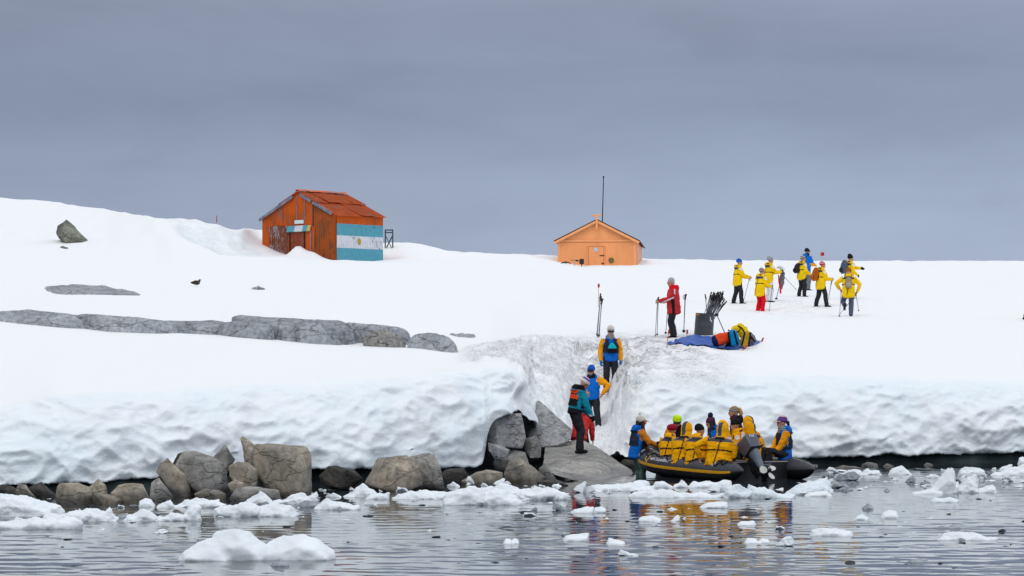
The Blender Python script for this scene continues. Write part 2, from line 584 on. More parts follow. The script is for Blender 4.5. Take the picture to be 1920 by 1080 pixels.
# column table: px, base(D,y), lip(D,y), A, B, B2, B3, E1, E2, ridge(D,y), straightness of the front
TAB = [
 (-900, 46.0, 906, 48.5, 770, 72, 590, 82, 560, 95, 528, 110, 495, 145, 410, 160, 370, 180, 330, 0),
 (0,    47.5, 906, 50.0, 764, 72, 602, 82, 577, 95, 548, 110, 518, 140, 436, 155, 400, 170, 370, 0),
 (100,  48.0, 905, 50.3, 738, 72, 612, 82, 579, 95, 550, 110, 521, 137, 440, 150, 408, 165, 378, 0),
 (200,  48.4, 901, 50.7, 733, 72, 622, 82, 582, 95, 552, 110, 524, 133, 448, 145, 417, 155, 393, 0),
 (290,  49.0, 892, 51.2, 730, 72, 625, 82, 590, 95, 556, 110, 527, 132, 438, 136, 420, 140, 408, 0),
 (320,  49.2, 886, 51.4, 729, 72, 625, 82, 591, 95, 557, 110, 527, 131, 438, 134.5, 430, 138.5, 411, 0),
 (350,  49.4, 884, 51.6, 727, 72, 626, 82, 593, 95, 558, 110, 528, 130, 452, 135.5, 451, 138.3, 416, 0),
 (415,  50.0, 882, 52.2, 722, 72, 628, 82, 597, 95, 560, 110, 530, 130, 479, 136.3, 482, 138.8, 424, 0),
 (455,  50.4, 881, 52.6, 719, 72, 631, 82, 597, 95, 561, 110, 531, 130, 481, 136.6, 482, 139.6, 427, 0),
 (490,  50.8, 880, 53.0, 717, 72, 634, 82, 596, 95, 562, 110, 532, 130, 482, 134, 484, 148, 431, 0),
 (560,  51.3, 879, 53.5, 714, 72, 641, 82, 595, 95, 564, 110, 533, 133, 486, 142, 479, 154, 441, 0),
 (640,  51.8, 880, 54.0, 711, 72, 648, 82, 602, 95, 566, 110, 534, 134, 488, 142, 484, 154, 450, 0),
 (720,  52.5, 878, 54.8, 708, 72, 650, 82, 614, 95, 570, 110, 538, 134, 491, 142, 486, 150, 456, 0),
 (790,  53.2, 877, 55.4, 703, 72, 653, 82, 628, 95, 578, 110, 543, 135, 493, 142, 488, 150, 460, 0),
 (850,  53.8, 875, 56.0, 694, 72, 660, 82, 638, 95, 588, 110, 547, 138, 496, 145, 489, 155, 472, 0),
 (890, 54.4, 871, 56.5, 690, 72, 656, 82, 635, 95, 588, 110, 549, 141, 500, 150, 492, 162, 474, 0),
 (907, 54.6, 868, 56.8, 687, 72, 654, 82, 634, 95, 588, 110, 550, 142, 502, 152, 493, 165, 475, 0),
 (914, 54.8, 805, 56.8, 687, 72, 654, 82, 634, 95, 588, 110, 550, 142, 502, 152, 493, 165, 475, 0),
 (924, 54.8, 788, 56.9, 688, 72, 652, 82, 632, 95, 586, 110, 550, 142, 503, 153, 493, 167, 475, 0),
 (950, 55.0, 776, 57.2, 690, 72, 649, 81, 628, 95, 583, 110, 551, 144, 505, 156, 493, 172, 477, 0),
 (978, 55.6, 764, 57.8, 706, 72, 645, 80, 623, 95, 580, 110, 552, 145, 506, 158, 493, 176, 477, 0.1),
 (1002, 59.0, 800, 62.5, 728, 72, 643, 80, 621, 95, 579, 110, 552, 145, 507, 160, 493, 180, 478, 0.5),
 (1040, 59.8, 842, 64.8, 712, 72.5, 645, 79, 624, 94, 583, 108, 553, 147, 509, 164, 494, 184, 480, 0.6),
 (1070, 60.0, 862, 66.3, 722, 73, 647, 78, 627, 93, 587, 106, 555, 149, 511, 168, 496, 187, 482, 0.9),
 (1100, 60.0, 864, 68.5, 730, 73.5, 650, 78, 628, 92, 590, 104, 556, 150, 513, 172, 498, 190, 483, 1.0),
 (1140, 60.2, 862, 69.0, 727, 73.5, 652, 77.5, 629, 92, 591, 103, 557, 150, 513, 175, 498, 190, 484, 1.0),
 (1158, 60.4, 862, 66.0, 722, 73, 653, 77, 629, 91, 593, 102, 558, 150, 514, 175, 498, 190, 484, 0.8),
 (1178, 60.4, 864, 63.4, 720, 72.5, 655, 77, 630, 91, 594, 101, 558, 150, 514, 175, 498, 190, 484, 0.2),
 (1220, 60.5, 866, 63.0, 707, 72, 657, 76.5, 630, 90, 595, 100, 558, 150, 514, 175, 497, 190, 485, 0),
 (1300, 61.0, 862, 63.5, 701, 72, 658, 76.5, 630, 90, 595, 100, 558, 150, 515, 175, 498, 190, 487, 0),
 (1500, 61.5, 857, 63.8, 699, 72, 658, 76.5, 632, 90, 595, 100, 559, 150, 516, 174, 499, 190, 489, 0),
 (1700, 62.0, 853, 64.4, 705, 72, 660, 76.5, 634, 90, 597, 100, 561, 150, 517, 173, 500, 190, 489, 0),
 (1920, 63.0, 846, 65.4, 716, 73, 662, 78, 636, 90, 600, 100, 564, 150, 518, 172, 500, 190, 489, 0),
 (2800, 66.0, 830, 68.5, 725, 75, 665, 80, 640, 92, 604, 102, 568, 150, 522, 172, 504, 190, 489, 0)]
T = np.array(TAB, float)
cols = np.concatenate([np.arange(-900, -40, 40), np.arange(-40, 960, 3.2), np.arange(960, 1230, 1.6), np.arange(1230, 1960, 3.2), np.arange(1960, 2800, 40)])
fine = np.arange(-960, 2861, 1.0)


def colf(j, blur):
    v = np.interp(fine, T[:, 0], T[:, j])
    k = np.hanning(2 * blur + 1)
    k /= k.sum()
    v = np.convolve(np.pad(v, blur, mode='edge'), k, mode='valid')
    return np.interp(cols, fine, v)


par = [colf(j, 7 if j in (1, 2, 3, 4) else (18 if j < 13 else 12)) for j in range(1, 20)]
(Db, yb, Dl, yl, DA, yA, DB, yB, DB2, yB2, DB3, yB3, DE1, yE1, DE2, yE2, DR, yR, LIN) = par
zz = lambda y, D: HC + (PY0 - y) / F * D
NW, NU = 64, 300
nc = len(cols)
rowsD, rowsZ, rowsS, rowsK = [], [], [], []
Dg = np.zeros((nc, 4 + NW + NU + 5))
Zg = np.zeros_like(Dg)
Wg = np.zeros_like(Dg)      # wall weight
tt = np.linspace(0, 1, NW)
uu = np.linspace(0, 1, NU + 1)[1:] ** 1.5
for i in range(nc):
    zb, zl = zz(yb[i], Db[i]), zz(yl[i], Dl[i])
    zb = max(zb, 0.07)
    nD = [Dl[i], DA[i], DB[i], DB2[i], DB3[i], DE1[i], DE2[i], DR[i]]
    nY = [yl[i], yA[i], yB[i], yB2[i], yB3[i], yE1[i], yE2[i], yR[i]]
    nZ = [zz(y, d) for y, d in zip(nY, nD)]
    wD = Db[i] + (Dl[i] - Db[i]) * ((1 - LIN[i]) * (1 - np.cos(tt * math.pi / 2)) + LIN[i] * tt)
    wZ = zb + (zl - zb) * ((1 - LIN[i]) * np.sin(tt * math.pi / 2) * 0.92 + (1 - LIN[i]) * tt * 0.08 + LIN[i] * tt ** (1 + 0.9 * LIN[i]))
    uD = Dl[i] + (DR[i] - Dl[i]) * uu
    uZ = pchip(nD, nZ, uD)
    pre = [(Db[i] + 1.6, zb + 0.10), (Db[i] + 0.9, zb + 0.05), (Db[i] + 0.35, zb + 0.0), (Db[i] + 0.1, zb - 0.02)]
    post = [(DR[i] + 3, nZ[-1] - 0.05), (DR[i] + 10, nZ[-1] - 0.6), (DR[i] + 30, nZ[-1] - 3), (DR[i] + 90, nZ[-1] - 9), (DR[i] + 260, nZ[-1] - 14)]
    Dg[i] = np.concatenate([[p[0] for p in pre], wD, uD, [p[0] for p in post]])
    Zg[i] = np.concatenate([[p[1] for p in pre], wZ, uZ, [p[1] for p in post]])
    ww = np.concatenate([[0, 0.15, 0.5, 0.8], 1 - sm(0.72, 1.05, tt), np.zeros(NU + 5)])
    Wg[i] = ww
PXg = np.repeat(cols[:, None], Dg.shape[1], axis=1)
Xg = (PXg - PX0) / F * Dg
Yscr = PY0 - (Zg - HC) / Dg * F
# local mounds: px, D, width px, width D, height
for (mx, mD, sx, sD, h) in [(558, 138.4, 17, 1.0, 0.58), (586, 138.0, 17, 1.0, 0.33), (505, 140.6, 18, 1.0, 0.10), (1105, 172.5, 120, 1.0, 0.05),
                            (668, 138.6, 36, 1.3, -0.30), (1072, 173.5, 40, 4, -0.24), (760, 146, 40, 5, 0.25), (1330, 70.5, 45, 0.9, 0.10)]:
    Zg += h * np.exp(-((PXg - mx) / sx) ** 2 - ((Dg - mD) / sD) ** 2)
gul = sm(985, 1010, PXg) * (1 - sm(1160, 1250, PXg)) * (1 - sm(72, 78, Dg))
gul2 = np.maximum(gul, sm(850, 900, PXg) * (1 - sm(1000, 1020, PXg)) * sm(58.5, 61, Dg) * (1 - sm(72, 78, Dg)))
bank = sm(1140, 1200, PXg) * (1 - sm(1300, 1420, PXg)) * sm(61.5, 63, Dg) * (1 - sm(72, 78, Dg))
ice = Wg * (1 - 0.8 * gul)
path = sm(1060, 1120, PXg) * (1 - sm(1280, 1340, PXg)) * sm(67, 71, Dg) * (1 - sm(74, 82, Dg))
dirt_grey = np.clip(0.50 * gul2 * (1 - 0.5 * Wg) + 0.55 * bank + 0.5 * path, 0, 1) 
dirt_grey *= sm(60.0, 61.0, Dg + 0.0) + 0.0
trod = np.clip(np.exp(-((PXg - 1490) / 170) ** 2 - ((Dg - 96) / 9) ** 2) + np.exp(-((PXg - 1300) / 120) ** 2 - ((Dg - 77) / 8) ** 2) + np.exp(-((PXg - 1150) / 70) ** 2 - ((Dg - 76) / 7) ** 2), 0, 1)
dx = np.zeros_like(Dg); dy = np.zeros_like(Dg); dz = np.zeros_like(Dg)
fr = noise.fractal; cell = noise.noise
for i in range(nc):
    for j in range(Dg.shape[1]):
        w = Wg[i, j]; g = gul2[i, j] + 0.6 * bank[i, j]
        x, y, z = Xg[i, j], Dg[i, j], Zg[i, j]
        if w > 0.01:
            wx = 0.25 * cell((x * 0.9 + 7, y * 0.9, z * 0.9))
            a = abs(cell((x * 0.75 + wx, y * 0.6, z * 1.45 + 3.1 + wx)))
            b = abs(cell((x * 1.9 + 11 + wx, y * 1.4, z * 3.1 + wx)))
            c = cell((x * 0.28, y * 0.3, z * 0.5 + 9))
            bigc = cell((x * 0.55 + 31, y * 0.3, 4.0))
            e = abs(cell((x * 4.2 + 5 + 2 * wx, y * 3.0, z * 6.5 + wx)))
            h2 = abs(cell((x * 8.5 + 5 + 2 * wx, y * 6.0, z * 11 + wx)))
            d = w * (0.28 * c + 0.18 * bigc + 0.28 * (0.5 - a) + 0.22 * (0.5 - b) + 0.07 * (0.5 - e) + 0.015 * (0.5 - h2) - 0.10)
            d *= 1 - 0.25 * gul[i, j]
            dy[i, j] -= d
            dz[i, j] += 0.15 * d
            if 900 < cols[i] < 1030: dx[i, j] += w * float(sm(905, 950, cols[i]) * (1 - sm(995, 1028, cols[i]))) * (0.30 * cell((2.0, y * 0.5, z * 1.5)) + 0.10 * cell((9.0, y * 1.2, z * 4.0)))
            if j < 12: dz[i, j] += 0.10 * cell((x * 1.7, 5.0, 1.0)) + 0.05 * cell((x * 6.0, 2.0, 1.0)) - 0.05 * max(0, cell((x * 15.0, 2.0, 7.0)))
        if w < 0.99:
            q = 1 - w
            und = 0.05 * cell((x * 0.22, y * 0.10, 2.0)) + 0.022 * cell((x * 0.9, y * 0.45, 6.0))
            if y > 130: und += 0.06 * cell((x * 1.1, y * 0.2, 6.0)) + 0.05 * cell((x * 0.35, y * 0.1, 1.0))
            dz[i, j] += q * und
        if g > 0.01:
            v = (x * 1.6, y * 1.1, z * 1.6 + 20)
            r1 = abs(cell(v)); r2 = cell((x * 4.5, y * 3.0, z * 4.5)); r3 = cell((x * 11, y * 8.0, z * 11))
            r4 = abs(cell((x * 3.1 + 4, y * 2.2, z * 3.1)))
            d = g * (0.42 * (0.4 - r1) + 0.20 * (0.4 - r4) + 0.10 * r2 + 0.045 * r3)
            dz[i, j] += d * 0.8
            dy[i, j] -= d * 0.5
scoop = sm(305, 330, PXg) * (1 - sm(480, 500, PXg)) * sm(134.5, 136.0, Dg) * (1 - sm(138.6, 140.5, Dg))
for i in np.where(scoop.max(axis=1) > 0.01)[0]:
    for j in np.where(scoop[i] > 0.01)[0]:
        x, y, z = Xg[i, j], Dg[i, j], Zg[i, j]
        dz[i, j] += scoop[i, j] * (0.38 * (0.4 - abs(cell((x * 0.5, y * 0.3, z * 1.3)))) + 0.16 * cell((x * 1.2, y * 0.5, z * 3)))
Xf = Xg + dx
Df = Dg + dy
Zf = Zg + dz
verts = np.stack([Xf, Df, Zf], axis=2).reshape(-1, 3)
nr_ = Dg.shape[1]
idx = np.arange(nc * nr_).reshape(nc, nr_)
q = np.stack([idx[:-1, :-1], idx[1:, :-1], idx[1:, 1:], idx[:-1, 1:]], axis=2).reshape(-1, 4)
me = bpy.data.meshes.new('snow_field')
me.vertices.add(len(verts)); me.vertices.foreach_set('co', verts.astype(np.float32).ravel())
me.loops.add(len(q) * 4); me.loops.foreach_set('vertex_index', q.astype(np.int32).ravel())
me.polygons.add(len(q)); me.polygons.foreach_set('loop_start', np.arange(0, len(q) * 4, 4, dtype=np.int32))
me.update(); me.validate()
for nm, arr in (('ice', np.clip(ice + 0.5 * scoop, 0, 1)), ('dirt_grey', np.clip(dirt_grey + 0.22 * scoop, 0, 1)), ('trod', trod)):  # the same mask also greys the scoop wall
    at = me.attributes.new(nm, 'FLOAT', 'POINT')
    at.data.foreach_set('value', arr.astype(np.float32).ravel())
me.shade_smooth()
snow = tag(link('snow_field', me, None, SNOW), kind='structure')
# keep a light BVH of the terrain to stand things on
SNOWBVH = BVHTree.FromPolygons([tuple(v) for v in verts], [tuple(a) for a in q])


def gz(x, y):
    h = SNOWBVH.ray_cast(Vector((x, y, 60)), Vector((0, 0, -1)))
    return h[0].z if h[0] else 0.0


def see(px, py):
    """first terrain point seen at a photo pixel"""
    o = Vector((0, 0, HC))
    d = P(px, py, 100) - o
    h = SNOWBVH.ray_cast(o, d.normalized())
    return h[0]


def at(px, D, dz=0.0):
    x = (px - PX0) / F * D
    return Vector((x, D, gz(x, D) + dz))


# shore ground and ice foot under the snow, undercut shadow put into the dark colour
bm = bmesh.new()
prev = None
for i in range(0, nc, 2):
    a = (cols[i] - PX0) / F
    zbx = None
    jit = 0.08 * cell((cols[i] * 0.02, 0, 0))
    zb = min(max(zz(yb[i], Db[i]), 0.07), 0.40)
    bk = (zb + 0.3) if (LIN[i] < 0.03 and not 870 < cols[i] < 1010) else -0.25
    ps = [(Db[i] - 2.2, -0.55), (Db[i] - 0.4, -0.12), (Db[i] + 0.15 + jit, -0.02), (Db[i] + 0.30 + jit * 2, 0.10 + jit * 0.3), (Db[i] + 0.36 + jit, min(bk, zb + 0.12)), (Db[i] + 0.8, bk), (Db[i] + 6, bk), (Db[i] + 6, -1.0)]
    ring = [bm.verts.new((a * d, d, z)) for d, z in ps]
    if prev:
        for k in range(len(ps) - 1):
            bm.faces.new((prev[k], ring[k], ring[k + 1], prev[k + 1]))
    prev = ring
FOOT = pm('ice foot and undercut shade', (0.035, 0.05, 0.052), 0.45, 0.5, 2.5, 0.6, 6, 0.4)
tag(from_bm('shore_ground', bm, FOOT), kind='structure')

# ------------------------------------------------------------------ water
xs = np.concatenate([[-400, -120, -50, -25], np.arange(-16, 16.01, 0.055), [25, 50, 120, 400]])
ys = np.concatenate([[-40, -5, 10, 20], np.arange(26, 64, 0.05), [70, 90, 150, 500]])
XX, YY = np.meshgrid(xs, ys, indexing='ij')
rng = np.random.default_rng(3)
ZW = np.zeros_like(XX)
for k in range(46):
    lam = 0.16 * (6.0 ** rng.random())
    th = rng.normal(0, 0.5) + math.pi / 2
    kx, ky = 2 * math.pi / lam * math.cos(th), 2 * math.pi / lam * math.sin(th)
    slope = 0.0070
    ZW += slope * lam / (2 * math.pi) * np.sin(kx * XX + ky * YY + rng.random() * 6.28 + 0.8 * np.sin(0.23 * XX + 0.31 * YY + k))
# calmer water close to the shore, patches of wind
patch = 0.55 + 0.45 * np.sin(0.35 * XX + 0.6 * YY + 1.5 * np.sin(0.21 * XX)) * np.sin(0.27 * YY - 0.18 * XX)
calm = 0.38 + 0.70 * (1 - sm(33, 47, YY))
inside = ((np.abs(XX) < 16.1) & (YY > 25.9) & (YY < 64)).astype(float)
ZW *= patch.clip(0.35, 1) * calm * inside
vv = np.stack([XX, YY, ZW], axis=2).reshape(-1, 3)
ii = np.arange(XX.size).reshape(XX.shape)
q = np.stack([ii[:-1, :-1], ii[1:, :-1], ii[1:, 1:], ii[:-1, 1:]], axis=2).reshape(-1, 4)
me = bpy.data.meshes.new('water')
me.vertices.add(len(vv)); me.vertices.foreach_set('co', vv.astype(np.float32).ravel())
me.loops.add(len(q) * 4); me.loops.foreach_set('vertex_index', q.astype(np.int32).ravel())
me.polygons.add(len(q)); me.polygons.foreach_set('loop_start', np.arange(0, len(q) * 4, 4, dtype=np.int32))
me.update(); me.validate(); me.shade_smooth()
m, nt, b = mat_base('sea water')
b.inputs['Base Color'].default_value = (0.03, 0.037, 0.045, 1)
b.inputs['Roughness'].default_value = 0.045
b.inputs['IOR'].default_value = 1.38
b.inputs['Specular IOR Level'].default_value = 0.5
tag(link('water', me, None, m), kind='structure')

# ------------------------------------------------------------------ rocks
def rock(label, mat, pts, D=50.0, depth=None, front=0.35, amp=0.02, name='rock', cat='rock', group=None, sub=2, bev=0.014, round_=0, drop=6):
    """angular rock: silhouette points (px, py[, D]) at its own distance, with a fuller body in front of and behind them"""
    random.seed(hash(label) % 9973 if False else sum(map(ord, label)))
    q3 = [(p[0], p[1], p[2] if len(p) > 2 else D) for p in pts]
    w = (max(p[0] for p in q3) - min(p[0] for p in q3)) / F * D
    h = (max(p[1] for p in q3) - min(p[1] for p in q3)) / F * D
    depth = depth or 0.7 * max(w, h) ** 0.7 * min(w, h) ** 0.3
    cx = sum(p[0] for p in q3) / len(q3); cy = sum(p[1] for p in q3) / len(q3)
    bm = bmesh.new()
    explicit = any(len(p) > 2 for p in pts)
    d_mid = D
    for (x, y, d) in q3:
        j = 0 if explicit else (random.random() - 0.5) * 0.12 * depth
        bm.verts.new(P(x, y, d + j))
        s = 0.72
        bm.verts.new(P(cx + (x - cx) * s, cy + (y - cy) * s + drop * 0.5, d + depth * (0.8 + 0.3 * random.random())))
    if not explicit:
        # a blunt arris divides the front into a lit top, a left and a right face
        top_, bot_ = min(p[1] for p in q3), max(p[1] for p in q3)
        ww, hh = w * F / D, h * F / D
        ax_ = cx + (random.random() - 0.5) * 0.5 * ww
        bx_ = ax_ + (random.random() - 0.5) * 0.25 * ww
        sp = (0.12 + 0.22 * random.random()) * ww
        ty = top_ + (0.22 + 0.22 * random.random()) * hh
        fd_ = depth * front * (1.1 + 0.5 * random.random())
        for (x, y, k_) in ((ax_, ty, 1.0), (ax_ + sp, ty + (random.random() - 0.4) * 0.2 * hh, 0.9), (bx_, bot_ + 4, 1.15), (bx_ + sp, bot_ + 4, 1.05)):
            bm.verts.new(P(x, y, d_mid - fd_ * k_))
    lowy = max(p[1] for p in q3)
    for (x, y, d) in q3:
        if y > lowy - 8:
            bm.verts.new(P(x, y + drop, d + 0.1 * depth))
    r = bmesh.ops.convex_hull(bm, input=bm.verts[:])
    junk = [g for g in r['geom_interior'] + r['geom_unused'] if isinstance(g, bmesh.types.BMVert)]
    bmesh.ops.delete(bm, geom=list(set(junk)), context='VERTS')
    bmesh.ops.dissolve_limit(bm, angle_limit=R(16 if round_ == 0 else 9), verts=bm.verts[:], edges=bm.edges[:])
    size = max(w, h)
    bmesh.ops.bevel(bm, geom=bm.edges[:], offset=size * bev, segments=1 + (round_ > 0), affect='EDGES', profile=0.5, clamp_overlap=True)
    bmesh.ops.triangulate(bm, faces=bm.faces[:])
    for _ in range(sub + 1):
        bmesh.ops.subdivide_edges(bm, edges=[e for e in bm.edges if e.calc_length() > size * 0.05], cuts=1, use_grid_fill=True)
        bmesh.ops.triangulate(bm, faces=bm.faces[:])
    for _ in range(round_):
        bmesh.ops.smooth_vert(bm, verts=bm.verts[:], factor=0.5, use_axis_x=True, use_axis_y=True, use_axis_z=True)
    bm.normal_update()
    o3 = Vector((random.random() * 90, random.random() * 90, 0))
    for v in bm.verts:
        n = noise.fractal(v.co * (2.2 / size) + o3, 0.9, 2.1, 4)
        n2 = abs(noise.noise(v.co * (4.5 / size) + o3))
        v.co += v.normal * size * amp * (n + 0.8 * (0.3 - n2))
    lo = min(v.co.z for v in bm.verts)
    c = sum((v.co for v in bm.verts), Vector()) / len(bm.verts)
    org = Vector((c.x, c.y, lo))
    for v in bm.verts: v.co -= org
    o = from_bm(name, bm, mat, None, True, 30 if round_ == 0 else None)
    o.location = org
    return tag(o, label, cat, group)


def hit(o, px, py):
    bvh = BVHTree.FromPolygons([o.location + v.co for v in o.data.vertices], [tuple(p.vertices) for p in o.data.polygons])
    org = Vector((0, 0, HC))
    return bvh.ray_cast(org, (P(px, py, 100) - org).normalized())[0]


def top_at(o, x, y):
    bvh = BVHTree.FromPolygons([o.location + v.co for v in o.data.vertices], [tuple(p.vertices) for p in o.data.polygons])
    return bvh.ray_cast(Vector((x, y, 30)), Vector((0, 0, -1)))[0]


G = 'boulders along the waterline'
rock('dark wet rock at the far left end of the shore', ROCKD, [(-30, 915), (5, 908), (25, 912), (36, 928), (20, 935), (-30, 935)], 46.3, group=G)
rock('small leaning brown rock beside the leftmost dark rock', ROCKT, [(28, 922), (34, 906), (50, 910), (60, 925), (70, 938), (58, 941), (30, 938)], 45.6, group=G)
rock('dark rock tucked under the snow left of the long flat brown rock', ROCKD, [(54, 914), (78, 903), (95, 916), (106, 930), (100, 938), (70, 934)], 46.2, group=G)
rock('long low brown rock with a flat top at left of the shore', ROCKT, [(102, 936), (106, 912), (112, 905), (145, 904), (160, 917), (182, 920), (190, 935), (182, 954), (140, 950), (104, 944)], 44.2, group=G)
rock('low brown rock sloping down right of the long flat rock', ROCKT, [(172, 922), (205, 926), (228, 936), (226, 951), (185, 955), (174, 940)], 43.9, group=G)
rock('small pointed brown rock behind the long flat rock', ROCKT, [(158, 920), (185, 897), (192, 905), (200, 924), (170, 926)], 46.0, group=G)
rock('square brown rock with pale sloping face left of the tall leaning slab', ROCKT, [(207, 925), (222, 910), (236, 906), (268, 908), (283, 940), (262, 951), (228, 951)], 44.4, group=G)
rock('dark triangular rock leaning between square rock and tall slab', ROCKG, [(280, 934), (283, 905), (298, 894), (325, 930), (322, 942), (298, 948)], 45.2, group=G)
rock('tall narrow brown slab leaning left against the big grey block', ROCKT, [(292, 884), (300, 868), (314, 858), (330, 885), (360, 925), (355, 936), (336, 940), (316, 918)], 46.4, group=G)
rock('thin dark rock wedged behind the big grey block', ROCKD, [(322, 872), (333, 851), (344, 848), (348, 885), (338, 895), (330, 888)], 48.0, group=G)
rock('big grey block with ochre base and slanted top face', ROCKG, [(326, 875), (342, 846), (366, 846), (395, 855), (412, 872), (434, 918), (428, 928), (400, 924), (363, 928), (338, 900)], 46.6, group=G, amp=0.018)
rock('grey pointed rock peeking over the big grey block', ROCKG, [(399, 857), (423, 833), (441, 862), (436, 872), (417, 886)], 48.0, group=G)
rock('pale brown rock left of the largest boulder', ROCKT, [(428, 874), (445, 866), (466, 868), (477, 885), (484, 912), (460, 916), (440, 908), (430, 894)], 46.5, group=G)
rock('small ochre rock below the pale brown rock', ROCKT, [(426, 908), (440, 899), (458, 905), (457, 920), (434, 924)], 45.8, group=G)
rock('low ochre rock at the foot of the big grey block', ROCKT, [(364, 926), (385, 916), (410, 918), (424, 926), (420, 942), (392, 940), (366, 934)], 45.2, group=G)
rock('low rounded rock in front of the largest boulder', ROCKG, [(428, 934), (445, 915), (470, 911), (500, 916), (522, 930), (518, 943), (436, 943)], 44.8, group=G, round_=2)
rock('upright thin brown pillar attached left of the largest boulder', ROCKT, [(451, 822), (456, 818), (468, 826), (477, 832), (482, 868), (478, 886), (462, 876), (454, 852)], 47.8, group=G)
rock('largest brown boulder standing under the snow edge', ROCKT, [(474, 833), (500, 829), (540, 834), (574, 836), (585, 850), (589, 890), (586, 922), (560, 939), (528, 938), (495, 918), (478, 888)], 46.6, depth=1.1, group=G, amp=0.016, bev=0.03)
rock('dark jagged rock in the hollow right of the largest boulder', ROCKD, [(598, 892), (615, 873), (630, 872), (665, 882), (682, 897), (665, 908), (625, 911), (603, 904)], 48.8, group=G)
rock('big tan boulder with a broad sloping face', ROCKT, [(683, 906), (708, 859), (764, 853), (788, 876), (794, 910), (740, 919), (708, 922)], 48.6, group=G, amp=0.016)
rock('grey block joined to the right of the big tan boulder', ROCKG, [(768, 856), (800, 849), (815, 852), (822, 880), (825, 902), (806, 913), (790, 912), (780, 880)], 49.2, group=G, amp=0.016)
rock('dark flat rock in the gap under the snow', ROCKD, [(826, 892), (835, 880), (870, 877), (878, 892), (855, 902)], 51.8, group=G)
rock('flat layered brown rock under the snow edge', ROCKT, [(864, 902), (895, 884), (915, 880), (943, 885), (941, 906), (905, 910), (872, 909)], 51.0, group=G)
rock('square grey block held under the overhanging snow', ROCKS, [(912, 792), (925, 780), (940, 775), (978, 774), (987, 822), (980, 835), (940, 833), (914, 827)], 55.2, group=G, amp=0.014)
rock('broken grey rock under the square block', ROCKS, [(914, 829), (935, 834), (957, 844), (950, 854), (930, 858), (917, 846)], 54.6, group=G)
rock('dark stone in the hollow under the square grey block', ROCKG, [(925, 868), (935, 850), (965, 842), (985, 848), (992, 872), (960, 884), (930, 882)], 55.3, group=G)
rock('tall grey slab leaning behind the landing rock', ROCKS, [(982, 795, 60.6), (990, 758, 60.2), (1012, 751, 60.0), (1030, 768, 60.0), (1050, 785, 59.6), (1074, 806, 59.2), (1070, 824, 58.6), (1045, 834, 58.3), (1015, 838, 58.2), (988, 828, 58.6)], 59, depth=1.2, group=G, amp=0.012)
rock('small dark wedge rock between block and landing rock', ROCKG, [(985, 822), (1005, 816), (1015, 836), (1014, 852), (1002, 855), (984, 842)], 55.6, group=G)
rock('brown wedge rock in front of the landing rock', ROCKT, [(944, 888), (952, 868), (972, 855), (1000, 872), (1022, 893), (1020, 907), (985, 910), (952, 907)], 52.0, group=G)
LAND = rock('broad sloping grey rock the life vest person stands on', ROCKG, [(1013, 852, 56.4), (1020, 836, 58.6), (1090, 822, 59.6), (1122, 840, 58.4), (1186, 882, 56.8), (1194, 903, 55.6), (1130, 910, 52.6), (1070, 899, 52.6), (1036, 890, 53.4), (1016, 872, 54.8)], 55, depth=0.5, group=G, amp=0.008, bev=0.02)
rock('thin dark rock leaning against the landing rock', ROCKG, [(1010, 878), (1022, 868), (1042, 897), (1035, 905), (1014, 897)], 52.3, group=G)
rock('flat wet rock at the water in front of the landing rock', ROCKD, [(1006, 903), (1040, 897), (1066, 910), (1060, 917), (1012, 914)], 50.6, group=G)
rock('dark mossy rock between landing rock and boat bow', ROCKD, [(1160, 872), (1168, 862), (1188, 862), (1198, 876), (1192, 890)], 58.8, group=G)
for k, (x0, x1, y0, y1, D, lb) in enumerate([
    (1500, 1538, 868, 882, 60.4, 'flat dark rock just past the stern of the boat'),
    (1560, 1612, 872, 884, 59.2, 'low brown rock under the right snow wall'),
    (1612, 1650, 866, 881, 60.0, 'rounded brown rock below the dark ice band'),
    (1652, 1680, 869, 879, 60.2, 'small grey rock next to the rounded rock at right'),
    (1728, 1752, 867, 877, 60.8, 'small brown rock behind the tall ice spike')]):
    rock(lb, ROCKT if k % 2 else ROCKG, [(x0, y1), (x0 + 4, y0 + 5), (x0 + (x1 - x0) * 0.4, y0), (x1 - 6, y0 + 3), (x1, y1 - 2), (x1 - 5, y1 + 3)], D, group=G, round_=2)

# outcrops and boulders in the snow field
def outcrop(label, mat, pts, ypx=None, D=None, depth=1.2, **k):
    k.setdefault('front', 0.22)
    k['round_'] = k.get('round_', 0) * 5
    return rock(label, mat, pts, D, depth=depth, drop=14, **k)


GO = 'outcrop rocks showing through the snow'
outcrop('long smooth blue grey rock band at the left edge of the snow', ROCKB, [(-40, 586), (0, 580), (60, 580), (120, 584), (160, 590), (175, 626), (150, 632), (80, 624), (0, 614), (-40, 606)], D=72.4, depth=2.5, group=GO, round_=3, amp=0.012)
outcrop('cracked blue grey rock in the middle of the long band', ROCKB, [(120, 585), (200, 591), (290, 600), (330, 602), (345, 634), (260, 634), (170, 630), (125, 612)], D=72.5, depth=2.5, group=GO, round_=3, amp=0.014)
outcrop('low broken rock at the right end of the long band', ROCKB, [(280, 600), (340, 601), (420, 600), (440, 612), (445, 640), (380, 640), (320, 634), (285, 618)], D=72.9, depth=2.0, group=GO, round_=2, amp=0.016)
outcrop('dark rounded rock where the band rises', ROCKB, [(405, 610), (425, 600), (470, 601), (510, 606), (520, 644), (470, 644), (410, 640)], D=72.2, depth=2.0, group=GO, round_=3)
outcrop('smooth rock hump behind the middle of the outcrop', ROCKB, [(428, 596), (438, 590), (470, 589), (530, 594), (590, 600), (640, 606), (600, 640), (500, 640), (440, 620)], D=73.6, depth=2.5, group=GO, round_=3, amp=0.012)
